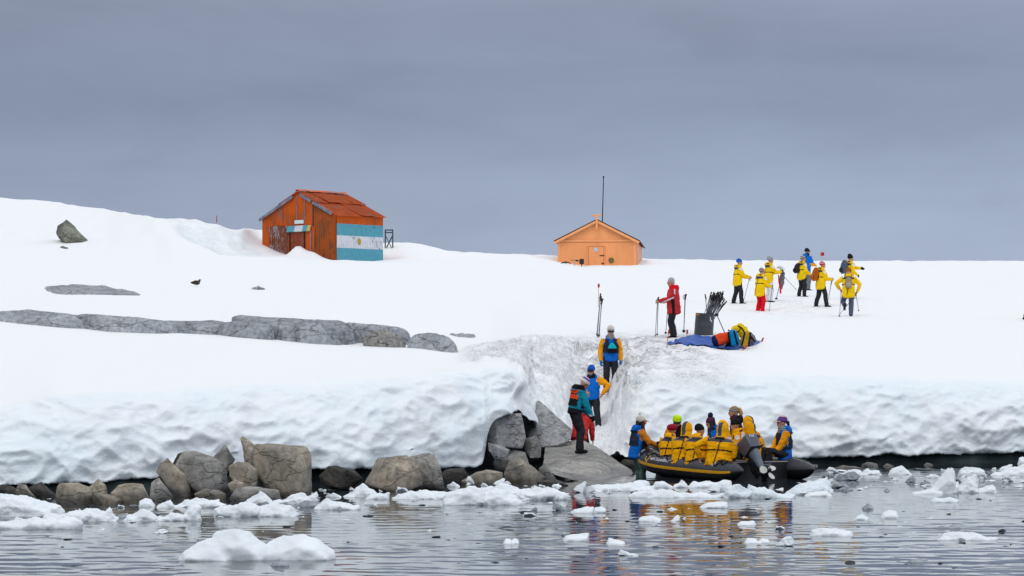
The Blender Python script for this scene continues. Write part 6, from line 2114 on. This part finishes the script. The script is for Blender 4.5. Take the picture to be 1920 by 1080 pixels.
def opanel(px0, py0, px1, py1, o0, o1, name, mt, par=None):
    u0, z0 = of(px0, py1); u1, z1 = of(px1, py0)
    bm = bmesh.new()
    vs = [bm.verts.new(ol(u, 0, z, o)) for o in (o0, o1) for u, z in ((u0, z0), (u1, z0), (u1, z1), (u0, z1))]
    for q_ in ((0, 1, 2, 3), (4, 5, 6, 7), (0, 1, 5, 4), (1, 2, 6, 5), (2, 3, 7, 6), (3, 0, 4, 7)): bm.faces.new([vs[i] for i in q_])
    return from_bm(name, bm, mt, par or oh, False)


opanel(1049.2, 449.0, 1190, 453.6, 0.003, 0.05, 'wall_band', OP2)
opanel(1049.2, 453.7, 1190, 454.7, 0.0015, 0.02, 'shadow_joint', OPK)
od = opanel(1103.5, 462.5, 1132, 520, 0.003, 0.04, 'door', OP)
for a in ((1101.0, 460.0, 1134.5, 461.8), ):
    opanel(*a, 0.003, 0.07, 'door_frame', OP2, od)
opanel(1101.0, 462, 1102.6, 520, 0.003, 0.07, 'door_frame', OP2, od); opanel(1133.0, 462, 1134.6, 520, 0.003, 0.07, 'door_frame', OP2, od)
opanel(1102.7, 461.9, 1103.4, 520, 0.003, 0.01, 'door_joint', OPK, od); opanel(1132.1, 461.9, 1132.9, 520, 0.003, 0.01, 'door_joint', OPK, od)
wn = opanel(1112.5, 463.8, 1122.5, 472.5, 0.041, 0.06, 'window', OP2, od)
opanel(1113.8, 464.6, 1121.4, 471.6, 0.061, 0.066, 'window', PANEW, od)
opanel(1124.3, 478.4, 1133.5, 480.0, 0.041, 0.08, 'hinge', IRON, od); opanel(1128, 493.0, 1132.5, 495.0, 0.041, 0.08, 'hinge', IRON, od)
u, z = of(1146.2, 488.3)
bm = bmesh.new()
bmesh.ops.create_cone(bm, cap_ends=True, segments=28, radius1=0.19, radius2=0.19, depth=0.05, matrix=Matrix.Translation(ol(u, 0, z, 0.03)) @ Matrix.Rotation(R(90), 4, 'X'))
from_bm('round_plaque', bm, OLIVE, oh, True, 40)
# ridge finial with cross bar
bm = bmesh.new()
u, z = of(1117.3, 431); _, z1 = of(1117.3, 403.5)
box(bm, (-0.065, -0.05, z), (0.065, 0.05, z1), Matrix.Translation(ol(OW / 2, -0.36, 0)), 0.03)
box(bm, (-0.32, -0.05, z1 - 0.09), (0.32, 0.05, z1 + 0.03), Matrix.Translation(ol(OW / 2, -0.36, 0)), 0.05)
from_bm('ridge_finial', bm, OP2, oh, True, 40)
# boards and windows of the long right wall
for i in range(9):
    bm = bmesh.new()
    s = 0.6 + i * 1.15
    vs = [bm.verts.new(ol(u, s_, z)) for u in (-0.004, -0.04) for s_, z in ((s, -1.0), (s + 0.62, -1.0), (s + 0.62, hE - 0.12), (s, hE - 0.12))]
    for q_ in ((0, 1, 2, 3), (4, 5, 6, 7), (0, 1, 5, 4), (1, 2, 6, 5), (2, 3, 7, 6), (3, 0, 4, 7)): bm.faces.new([vs[i] for i in q_])
    from_bm('side_board', bm, PINKW if i % 3 else OP2, oh, False)

# antenna behind the orange hut
ab = P(1133, 470, 182.0)
ant = thing('antenna_mast', 'tall thin black antenna mast rising behind the orange hut roof', 'antenna', (ab.x, 182.0 + 6, gz(ab.x, 188)))
tp_ = P(1131.6, 332, 188.0)
bm = bmesh.new(); tube(bm, [(0, 0, -0.2), Vector((0, 0, 0)) * 0 + (tp_ - ant.location)], [0.045, 0.034], None, 10, 0.3)
from_bm('mast', bm, IRON, ant)
bm = bmesh.new(); ellipsoid(bm, tp_ - ant.location, (0.065, 0.065, 0.09))
from_bm('tip_cap', bm, IRON, ant)


def tool_at(px, py, D):
    p = P(px, py, D)
    return p


WOODP = pm('pale tool handle', (0.50, 0.42, 0.38), 0.6, 0.15, 8)
# tools stuck in the snow before the orange hut
D_ = 173.6
b = P(1060.5, 498, D_)
t = thing('pickaxe', 'pickaxe with a curved black head stuck in the snow by the orange hut', 'pickaxe', b)
bm = bmesh.new(); tube(bm, [(0, 0, -0.4), (0, 0, 0.20)], [0.05, 0.045], None, 8); from_bm('handle', bm, WOODP, t)
bm = bmesh.new(); tube(bm, [(-0.36, 0, 0.13), (-0.2, 0, 0.20), (0, 0, 0.235), (0.2, 0, 0.20), (0.36, 0, 0.13)], [(0.02, 0.02), (0.04, 0.04), (0.06, 0.06), (0.04, 0.04), (0.02, 0.02)], (0, 1, 0), 8); from_bm('head', bm, IRON, t)
b = P(1077, 498, D_)
t = thing('mattock', 'mattock with an orange and black head between pickaxe and shovel', 'mattock', b)
bm = bmesh.new(); tube(bm, [(0, 0, -0.4), (0.02, 0, 0.36)], [0.045, 0.04], None, 8); from_bm('handle', bm, WOODP, t)
bm = bmesh.new(); box(bm, (-0.26, -0.05, 0.34), (-0.02, 0.05, 0.41), None, 0.02); from_bm('blade', bm, OPK, t)
bm = bmesh.new(); box(bm, (-0.02, -0.06, 0.31), (0.22, 0.06, 0.42), Matrix.Rotation(R(12), 4, 'Y'), 0.03); from_bm('head', bm, IRON, t)
b = P(1090.6, 498, D_)
t = thing('shovel', 'black square shovel standing blade up against the orange hut', 'shovel', b)
bm = bmesh.new(); tube(bm, [(0, 0, -0.4), (0, 0, 0.12)], [0.035, 0.035], None, 8); from_bm('handle', bm, IRON, t)
bm = bmesh.new()
box(bm, (-0.155, -0.03, 0.10), (0.155, 0.03, 0.46), None, 0.025)
from_bm('blade', bm, IRON, t)

# steel frame behind the red hut
b = P(729, 457, 147.0); fw_ = (736 - 722) / F * 147.0 / 2; fh = (456 - 429) / F * 147.0
t = thing('steel_frame', 'dark cross braced steel frame standing on the snow behind the red hut', 'frame', b + Vector((0, 0, -0.25)))
fh += 0.25
STEEL = pm('dark steel', (0.05, 0.065, 0.085), 0.5, 0.2, 5)
for sx_ in (-1, 1):
    for sy_ in (0, 1):
        bm = bmesh.new(); bar(bm, (fw_ * sx_, sy_ * 0.5, 0), (fw_ * sx_, sy_ * 0.5, fh), 0.05); from_bm('leg', bm, STEEL, t, False)
for sy_ in (0, 1):
    bm = bmesh.new(); bar(bm, (-fw_, sy_ * 0.5, fh - 0.03), (fw_, sy_ * 0.5, fh - 0.03), 0.045); bar(bm, (-fw_, sy_ * 0.5, fh - 0.17), (fw_, sy_ * 0.5, fh - 0.17), 0.045)
    from_bm('top_beam', bm, STEEL, t, False)
    bm = bmesh.new(); bar(bm, (-fw_, sy_ * 0.5, fh * 0.70), (fw_ * 0.75, sy_ * 0.5, 0), 0.035); bar(bm, (fw_, sy_ * 0.5 + 0.04, fh * 0.70), (-fw_ * 0.75, sy_ * 0.5 + 0.04, 0), 0.035)
    from_bm('cross_brace', bm, STEEL, t, False)
# ------------------------------------------------------------------ floating ice
WD = lambda py: F * HC / (py - PY0)


def floe(label, lumps, mat=ICEM, thick=0.55, group=None, name='ice_floe', rough=0.06, seed=None):
    """traced lumps: each a list of (px, py) outline points; the lowest points lie on the water"""
    ymax = max(p[1] for l in lumps for p in l)
    D = WD(ymax)
    random.seed(sum(map(ord, label)))
    bm = bmesh.new()
    for li, l in enumerate(lumps):
        b2 = bmesh.new()
        yb_ = max(p[1] for p in l)
        cx = sum(p[0] for p in l) / len(l)
        w_ = (max(p[0] for p in l) - min(p[0] for p in l)) / F * D
        h_ = (yb_ - min(p[1] for p in l)) / F * D
        dp = max(0.10, thick * (0.55 * w_ ** 0.6 * max(h_, 0.05) ** 0.4))
        dd = D + 0.05 * li + dp
        for (x, y) in l:
            z = max(-0.03, (yb_ - y) / F * dd)
            X = (x - PX0) / F * dd
            cX = (cx - PX0) / F * dd
            j = (random.random() - 0.5) * 0.3 * dp
            b2.verts.new((X, dd + j, z))
            s = 0.80
            b2.verts.new((cX + (X - cX) * s, dd - dp * (0.75 + 0.3 * random.random()), z * 0.55 - 0.02))
            b2.verts.new((cX + (X - cX) * s, dd + dp * (0.75 + 0.3 * random.random()), z * 0.6 - 0.02))
            b2.verts.new((cX + (X - cX) * 0.95, dd, -0.10))
        r = bmesh.ops.convex_hull(b2, input=b2.verts[:])
        bmesh.ops.delete(b2, geom=list({g for g in r['geom_interior'] + r['geom_unused'] if isinstance(g, bmesh.types.BMVert)}), context='VERTS')
        tmp = bpy.data.meshes.new('t'); b2.to_mesh(tmp); b2.free()
        bm.from_mesh(tmp); bpy.data.meshes.remove(tmp)
    size = max(v.co.x for v in bm.verts) - min(v.co.x for v in bm.verts)
    me = remesh(bm, max(0.010, size / 90), 2)
    c = Vector(((max(v.co.x for v in me.vertices) + min(v.co.x for v in me.vertices)) / 2, D + 0.1, 0))
    sd = Vector((random.random() * 50, 0, 0))
    k_ = rough * min(1, size)
    puff(me, lambda q: k_ * (0.8 * noise.fractal(q * 3.2 + sd, 0.8, 2.1, 5) + 0.8 * (0.4 - abs(noise.noise(q * 4.5 + sd))) + 0.12 * noise.noise(q * 12 + sd)))
    for v in me.vertices: v.co -= c
    o = link(name, me, None, mat)
    o.location = c
    return tag(o, label, 'ice floe', group)


floe('large slanting ice slab at the left edge below the brown rocks', [[(-40, 965), (-40, 930), (0, 926), (30, 929), (60, 940), (95, 946), (114, 949), (120, 960), (110, 967), (20, 970)]], thick=0.6)
floe('long low floe with a small spike at its right, left of centre', [[(80, 974), (84, 968), (130, 957), (180, 956), (226, 968), (226, 978), (100, 978)], [(190, 975), (200, 955), (205, 945), (208, 958), (224, 972)], [(134, 968), (140, 952), (146, 948), (150, 958), (165, 966)]], thick=0.5)
floe('flat white slab floating at the left edge of the water', [[(-30, 992), (-20, 980), (40, 978), (110, 974), (140, 973), (153, 982), (150, 992)]], thick=0.5)
floe('double floe with a tall block at its right end near the left rocks', [[(229, 976), (234, 965), (262, 958), (290, 965), (300, 977)], [(290, 977), (300, 966), (335, 962), (348, 970), (350, 977)], [(340, 977), (352, 958), (358, 944), (364, 941), (374, 955), (377, 976)]], thick=0.5)
floe('small white dome of ice in front of the square brown rock', [[(260, 950), (262, 940), (272, 934), (284, 937), (291, 948), (290, 950)]], thick=0.8)
floe('jagged floe below the big grey block', [[(294, 951), (305, 944), (320, 932), (326, 938), (330, 951)], [(320, 952), (345, 940), (380, 936), (427, 944), (420, 952)], [(370, 944), (395, 930), (412, 927), (414, 942)]], thick=0.5)
floe('long smooth floe below the rounded rock left of the largest boulder', [[(400, 967), (405, 954), (440, 948), (470, 941), (490, 950), (480, 967)], [(460, 968), (470, 956), (510, 946), (545, 953), (562, 964), (550, 969)]], thick=0.5)
floe('twin peaked floe right in front of the largest boulder', [[(458, 943), (470, 934), (482, 928), (487, 920), (496, 932), (515, 945)], [(505, 945), (530, 932), (545, 936), (566, 926), (580, 940), (575, 946)]], thick=0.5)
floe('largest foreground floe of three white humps', [[(335, 1049), (342, 1036), (370, 1016), (395, 1008), (420, 1018), (440, 1042), (436, 1050)], [(398, 1046), (400, 1005), (410, 996), (440, 993), (470, 1002), (505, 1030), (505, 1048), (440, 1052)], [(480, 1046), (490, 1026), (530, 1005), (565, 999), (600, 1012), (628, 1034), (630, 1044), (560, 1048)]], thick=0.75, rough=0.03)
floe('low wedge of ice floating right of the largest boulder', [[(590, 953), (600, 940), (612, 935), (640, 941), (674, 952), (660, 956)]], thick=0.5)
floe('pointed floe leaning against the big tan boulder', [[(643, 930), (652, 926), (658, 920), (666, 930)], [(656, 930), (668, 914), (680, 906), (690, 914), (708, 928), (690, 932)]], thick=0.6)
floe('wide floe spread before the tan boulder', [[(686, 936), (705, 926), (730, 924), (732, 936)], [(735, 924), (760, 912), (800, 910), (840, 915), (842, 924)], [(742, 932), (760, 924), (800, 926), (812, 934)]], thick=0.6)
floe('big rounded white floe right of the tan boulder', [[(828, 946), (834, 934), (850, 922), (880, 912), (905, 920), (915, 938), (900, 947)], [(888, 946), (905, 926), (930, 915), (950, 918), (985, 936), (980, 946)]], thick=0.6)
floe('white pile of ice below the layered rock', [[(915, 930), (928, 912), (944, 906), (962, 918), (985, 922), (1000, 934), (950, 938)], [(960, 926), (975, 911), (1000, 908), (1020, 920), (1045, 912), (1060, 924), (1000, 930)]], thick=0.55)
floe('low floe before the landing rock', [[(1104, 920), (1112, 911), (1150, 910), (1180, 906), (1225, 914), (1228, 921)]], thick=0.6)
floe('jagged ice rubble floating right before the boat bow', [[(1184, 912), (1190, 902), (1198, 897), (1206, 904), (1216, 900), (1222, 912)], [(1218, 913), (1230, 903), (1244, 900), (1252, 907), (1262, 913)], [(1258, 914), (1270, 904), (1277, 896), (1285, 900), (1290, 913)], [(1286, 915), (1300, 905), (1330, 902), (1352, 906), (1370, 903), (1374, 915)]], thick=0.45)
floe('long flat floe beside the side of the boat', [[(1176, 932), (1195, 922), (1240, 920), (1300, 924), (1362, 928), (1355, 933)]], thick=0.35)
floe('wide humped floe in front of the outboard motor', [[(1358, 932), (1366, 916), (1378, 907), (1394, 910), (1410, 920), (1400, 932)], [(1390, 932), (1410, 916), (1450, 920), (1492, 928), (1480, 934)]], ICEB, thick=0.5)
floe('rounded floe behind the stern tip of the boat', [[(1470, 927), (1495, 918), (1515, 904), (1540, 899), (1553, 908), (1562, 920), (1550, 928)]], ICEB, thick=0.6)
floe('low floe right beside the rounded floe at the stern', [[(1508, 931), (1515, 924), (1540, 925), (1550, 921), (1561, 930)]], thick=0.5)
floe('tall curved ice spike standing out of the water at right', [[(1709, 924), (1740, 915), (1765, 918), (1770, 925)], [(1740, 922), (1758, 904), (1772, 888), (1778, 878), (1790, 884), (1794, 918), (1785, 926)], [(1768, 880), (1772, 876), (1786, 870), (1798, 866), (1797, 880), (1790, 890), (1776, 888)]], thick=0.35, rough=0.02)
floe('white block of ice next to the tall spike', [[(1785, 922), (1800, 905), (1815, 893), (1830, 896), (1834, 918), (1828, 924)], [(1828, 920), (1836, 910), (1846, 914), (1862, 906), (1869, 918)]], thick=0.5)
floe('split floe with a small dark cleft in front of the landing rock reflection', [[(1070, 957), (1075, 951), (1100, 951), (1113, 947), (1112, 957)], [(1112, 960), (1116, 953), (1128, 950), (1136, 954), (1133, 962)]], thick=0.6)
floe('thin white floe below the tall spike', [[(1745, 941), (1750, 935), (1780, 933), (1797, 938), (1795, 942)]], ICEB, thick=0.5)
floe('wide flat floe at the right of the foreground', [[(1755, 1012), (1768, 1003), (1785, 996), (1800, 999), (1860, 1006), (1870, 1011), (1840, 1013)]], thick=0.5)
floe('flat oval floe right of the boat reflection', [[(1515, 1004), (1522, 995), (1560, 992), (1598, 994), (1602, 1001), (1590, 1005)]], thick=0.6)
floe('knobbly white lump floating right of centre', [[(1651, 972), (1656, 962), (1668, 957), (1680, 960), (1685, 971)]], thick=0.8)
floe('low frosted lump left of the knobbly lump', [[(1598, 975), (1604, 968), (1616, 963), (1629, 970), (1627, 975)]], ICEB, thick=0.6)
floe('white floe with a fin before the bow reflection', [[(1197, 976), (1205, 970), (1225, 967), (1240, 974), (1238, 978)], [(1258, 972), (1264, 969), (1272, 964), (1271, 973)]], thick=0.6)
floe('floe crossing the yellow reflection', [[(1312, 952), (1320, 945), (1345, 940), (1362, 942), (1366, 950), (1340, 953)]], thick=0.6)
floe('low white floe at the middle of the yellow reflection', [[(1382, 984), (1390, 979), (1414, 978), (1417, 985)]], thick=0.7)
floe('small twin domes floating left below the boat', [[(943, 1019), (948, 1011), (958, 1012), (960, 1020)], [(956, 1020), (962, 1011), (970, 1012), (974, 1020)]], thick=0.8)
floe('rounded white floe with a dark end below the landing rock', [[(1055, 1013), (1062, 1004), (1085, 1003), (1104, 1001), (1102, 1014), (1075, 1015)]], thick=0.7)
floe('white wedge of ice below the bow reflection', [[(1136, 1020), (1140, 1008), (1150, 1014), (1170, 1016), (1172, 1021)]], thick=0.7)
floe('pale twin lumps at the bottom of the yellow reflection', [[(1395, 1018), (1402, 1009), (1418, 1010), (1424, 1018)], [(1420, 1018), (1428, 1009), (1440, 1013), (1442, 1019)]], thick=0.7)
floe('jagged low floe at the edge of the shore right of the boat', [[(1580, 888), (1590, 880), (1602, 882), (1612, 878), (1622, 888)], [(1618, 890), (1628, 881), (1650, 882), (1655, 890)]], thick=0.5)
floe('white floe against the dark ice band left of the spike', [[(1665, 890), (1672, 879), (1690, 873), (1705, 884), (1712, 890)]], thick=0.5)
floe('wide floe behind the tall spike', [[(1795, 888), (1802, 874), (1820, 871), (1848, 876), (1850, 888)], [(1855, 892), (1880, 884), (1920, 872), (1950, 874), (1950, 892)]], thick=0.5)
floe('small curl of ice at the far right shore', [[(1908, 870), (1911, 858), (1918, 856), (1926, 862), (1926, 871)]], thick=0.6)
floe('translucent grey floe right of the twin peaked floe', [[(555, 948), (570, 938), (592, 940), (606, 946), (600, 951)]], ICEG, thick=0.6)
floe('grey peaked lump floating alone right of the boat', [[(1615, 955), (1620, 950), (1628, 944), (1638, 951), (1637, 955)]], ICEG, thick=0.5)
floe('dark grey low mound at the right foreground', [[(1774, 991), (1782, 986), (1792, 984), (1803, 990)], [(1738, 991), (1750, 988), (1770, 988), (1778, 991)]], ICEG, thick=0.5)
floe('grey lump in front of the largest foreground floe', [[(506, 1061), (514, 1055), (530, 1052), (541, 1057), (540, 1062)]], ICEG, thick=0.5)
floe('dark flat chip at the bottom right', [[(1700, 1055), (1708, 1050), (1728, 1049), (1734, 1054)]], ICEG, thick=0.6)
floe('small dark chip at the bottom right of centre', [[(1584, 1056), (1592, 1052), (1602, 1053), (1605, 1057)]], ICEK, thick=0.7)

# scattered brash: a few kinds copied many times
random.seed(5)
protos = []
for k in range(9):
    bm = bmesh.new()
    for j in range(random.choice((1, 2, 2, 3))):
        cx, cy = (random.random() - 0.5) * 0.7, (random.random() - 0.5) * 0.3
        hh = (0.14, 0.22, 0.34)[k % 3] * (0.6 + 0.8 * random.random())
        b2 = bmesh.new()
        for i in range(12):
            a = random.random() * 6.28
            rr = 0.22 + 0.22 * random.random()
            z = random.random()
            b2.verts.new((cx + rr * math.cos(a) * (1 - 0.6 * z), cy + 0.7 * rr * math.sin(a) * (1 - 0.6 * z), -0.06 + z * hh * (0.6 + 0.6 * random.random())))
        r = bmesh.ops.convex_hull(b2, input=b2.verts[:])
        bmesh.ops.delete(b2, geom=list({g for g in r['geom_interior'] + r['geom_unused'] if isinstance(g, bmesh.types.BMVert)}), context='VERTS')
        tmp = bpy.data.meshes.new('t'); b2.to_mesh(tmp); b2.free(); bm.from_mesh(tmp); bpy.data.meshes.remove(tmp)
    me = remesh(bm, 0.022, 2)
    puff(me, lambda q_: 0.03 * noise.fractal(q_ * 6 + Vector((k * 9, 0, 0)), 0.9, 2, 3))
    me.name = 'ice_chunk'
    protos.append(me)
MW = {}
for nm, mt in (('w', ICEM), ('b', ICEB), ('g', ICEG), ('k', ICEK)):
    MW[nm] = []
    for me in protos:
        q = me.copy(); q.materials.append(mt); MW[nm].append(q)


def scatter(n, xr, yr, sr, kinds, label, cat, group, flat=1.0):
    c = 0
    while c < n:
        px = xr[0] + random.random() * (xr[1] - xr[0]); py = yr(px) if callable(yr) else yr[0] + (yr[1] - yr[0]) * random.random() ** (yr[2] if len(yr) > 2 else 1)
        s = sr[0] + (sr[1] - sr[0]) * random.random() ** 2.2
        D = WD(py)
        x = (px - PX0) / F * D
        # keep clear of the boat
        lq = BM.inverted() @ Vector((x, D, 0))
        if abs(lq.x) < 1.25 + s * 0.5 and -1.1 < lq.y < 4.4: continue
        kd = random.choice(kinds)
        o = bpy.data.objects.new('ice_chunk', random.choice(MW[kd]))
        COL.objects.link(o)
        o.location = (x, D, -0.01 * s)
        o.rotation_euler = (0, 0, random.choice((0, math.pi)) + (random.random() - 0.5) * 0.9)
        o.scale = (s * (0.9 + 0.5 * random.random()), s * (0.7 + 0.5 * random.random()), s * flat * (0.6 + 0.8 * random.random()))
        tag(o, label, cat, group)
        c += 1


shoreline = lambda px: np.interp(px, [0, 300, 600, 850, 1100, 1200, 1500, 1700, 1920], [945, 938, 915, 906, 908, 902, 884, 880, 876])
scatter(58, (560, 1200), lambda px: shoreline(px) + 3 + 34 * random.random() ** 1.2, (0.12, 0.55), 'wwwwb', 'white chunk of brash ice drifting along the middle of the shore', 'ice chunk', 'brash ice along the middle shore')
scatter(30, (-10, 560), lambda px: shoreline(px) + 4 + 40 * random.random() ** 1.2, (0.12, 0.5), 'wwwbg', 'white chunk of brash ice drifting off the left rocks', 'ice chunk', 'brash ice off the left rocks')
scatter(84, (1480, 1930), lambda px: shoreline(px) + 2 + 38 * random.random() ** 1.3, (0.12, 0.65), 'wwwwbg', 'white chunk of brash ice drifting along the right shore', 'ice chunk', 'brash ice along the right shore')
scatter(26, (880, 1540), (916, 1000, 1.6), (0.10, 0.55), 'wwbg', 'small white ice chunk floating before the boat', 'ice chunk', 'ice chunks before the boat', 0.8)
scatter(24, (0, 1920), (950, 1060, 1.4), (0.08, 0.42), 'wwbgg', 'small pale ice piece floating alone on open water', 'ice chunk', 'ice pieces on open water', 0.6)
scatter(70, (0, 1920), (915, 1010, 1.3), (0.05, 0.22), 'wwbb', 'tiny white fragment of ice afloat beyond the larger chunks', 'ice chunk', 'fine white ice fragments', 0.6)
scatter(105, (0, 1920), (930, 1068, 1.2), (0.06, 0.30), 'kkk', 'tiny dark piece of clear ice floating on open water', 'ice chunk', 'dark clear ice bits', 0.35)
# ------------------------------------------------------------------ camera, light, sky
cam = bpy.data.cameras.new('camera')
cam.sensor_width = 36.0
cam.lens = F / 1920 * 36.0
cam.shift_y = (PY0 - 540) / 1920
cam.clip_start = 0.5
cam.clip_end = 5000
co = bpy.data.objects.new('camera', cam)
COL.objects.link(co)
co.location = (0, 0, HC)
co.rotation_euler = (R(90), 0, 0)
SC.camera = co

SUN_EL, SUN_AZ = 52, 205           # soft sun behind cloud, up and behind the camera
sun = bpy.data.lights.new('sun', 'SUN')
sun.energy = 0.72
sun.angle = R(25)
sun.color = (1.0, 0.97, 0.93)
so = bpy.data.objects.new('sun', sun)
COL.objects.link(so)
d = Vector((math.sin(R(SUN_AZ)) * math.cos(R(SUN_EL)), math.cos(R(SUN_AZ)) * math.cos(R(SUN_EL)), math.sin(R(SUN_EL))))
so.rotation_euler = d.to_track_quat('Z', 'Y').to_euler()

w = bpy.data.worlds.new('World')
SC.world = w
w.use_nodes = True
nt = w.node_tree
bg = nt.nodes['Background']
bg.inputs['Strength'].default_value = 0.10
sky = N(nt, 'ShaderNodeTexSky', sky_type='NISHITA')
sky.sun_disc = False
sky.sun_elevation = R(SUN_EL)
sky.sun_rotation = R(SUN_AZ)
tc = N(nt, 'ShaderNodeTexCoord')
sx = N(nt, 'ShaderNodeSeparateXYZ')
nt.links.new(tc.outputs['Generated'], sx.inputs[0])
# overcast layer: a stratus deck, dim towards the horizon, bright overhead
grad = nt.nodes.new('ShaderNodeValToRGB')
els = grad.color_ramp.elements
stops = [(0.0, (3.6, 4.3, 5.9)), (0.042, (3.4, 4.05, 5.4)), (0.070, (3.1, 3.7, 5.0)), (0.100, (2.45, 2.95, 4.1)), (0.138, (2.6, 3.0, 4.05)), (0.150, (3.0, 3.4, 4.4)), (0.19, (9.6, 10.2, 11.3)), (0.36, (9.2, 9.7, 10.6)), (0.6, (7.0, 7.3, 7.9)), (1.0, (7.0, 7.3, 7.8))]
while len(els) < len(stops): els.new(0.5)
for e, (p, c) in zip(els, stops):
    e.position = p
    e.color = (c[0] / 16, c[1] / 16, c[2] / 16, 1)
nt.links.new(sx.outputs['Z'], grad.inputs[0])
mp = N(nt, 'ShaderNodeMapping')
mp.inputs['Scale'].default_value = (4.0, 4.0, 30.0)
mp.inputs['Rotation'].default_value = (0.0, R(-5), 0.0)
nt.links.new(tc.outputs['Generated'], mp.inputs['Vector'])
n1 = N(nt, 'ShaderNodeTexNoise')
n1.inputs['Scale'].default_value = 1.0
n1.inputs['Detail'].default_value = 6
n1.inputs['Roughness'].default_value = 0.5
n1.inputs['Distortion'].default_value = 0.6
nt.links.new(mp.outputs[0], n1.inputs['Vector'])
fac = ramp(nt, n1.outputs['Fac'], [(0.28, 0.88), (0.5, 0.94), (0.75, 1.0)])
mp2 = N(nt, 'ShaderNodeMapping'); mp2.inputs['Scale'].default_value = (7.0, 7.0, 20.0); mp2.inputs['Rotation'].default_value = (0.0, R(-12), 0.0)
nt.links.new(tc.outputs['Generated'], mp2.inputs['Vector'])
n2 = N(nt, 'ShaderNodeTexNoise'); n2.inputs['Scale'].default_value = 1.3; n2.inputs['Detail'].default_value = 7; n2.inputs['Roughness'].default_value = 0.55; n2.inputs['Distortion'].default_value = 0.3
nt.links.new(mp2.outputs[0], n2.inputs['Vector'])
fac = mixc(nt, 1.0, fac, ramp(nt, n2.outputs['Fac'], [(0.30, 0.86), (0.5, 0.95), (0.70, 1.0)]), 'MULTIPLY')
sidef = N(nt, 'ShaderNodeMath', operation='MULTIPLY_ADD'); sidef.inputs[1].default_value = 0.35; sidef.inputs[2].default_value = 1.06
nt.links.new(sx.outputs['X'], sidef.inputs[0])
c = mixc(nt, 1.0, grad.outputs[0], fac, 'MULTIPLY')
vs_ = N(nt, 'ShaderNodeVectorMath', operation='SCALE')
nt.links.new(c, vs_.inputs[0]); nt.links.new(sidef.outputs[0], vs_.inputs['Scale'])
c = vs_.outputs[0]
c = mixc(nt, 1.0, c, (16, 16, 16), 'MULTIPLY')
c = mixc(nt, 0.96, sky.outputs[0], c)
nt.links.new(c, bg.inputs['Color'])

SC.view_settings.view_transform = 'Standard'
SC.view_settings.look = 'None'
SC.view_settings.exposure = 0.12
SC.view_settings.gamma = 1.0
SC.render.engine = 'CYCLES'
SC.cycles.max_bounces = 6
SC.cycles.diffuse_bounces = 3
SC.cycles.caustics_reflective = False
SC.cycles.caustics_refractive = False
SC.cycles.use_denoising = True

bpy.data.scenes.remove(TS)
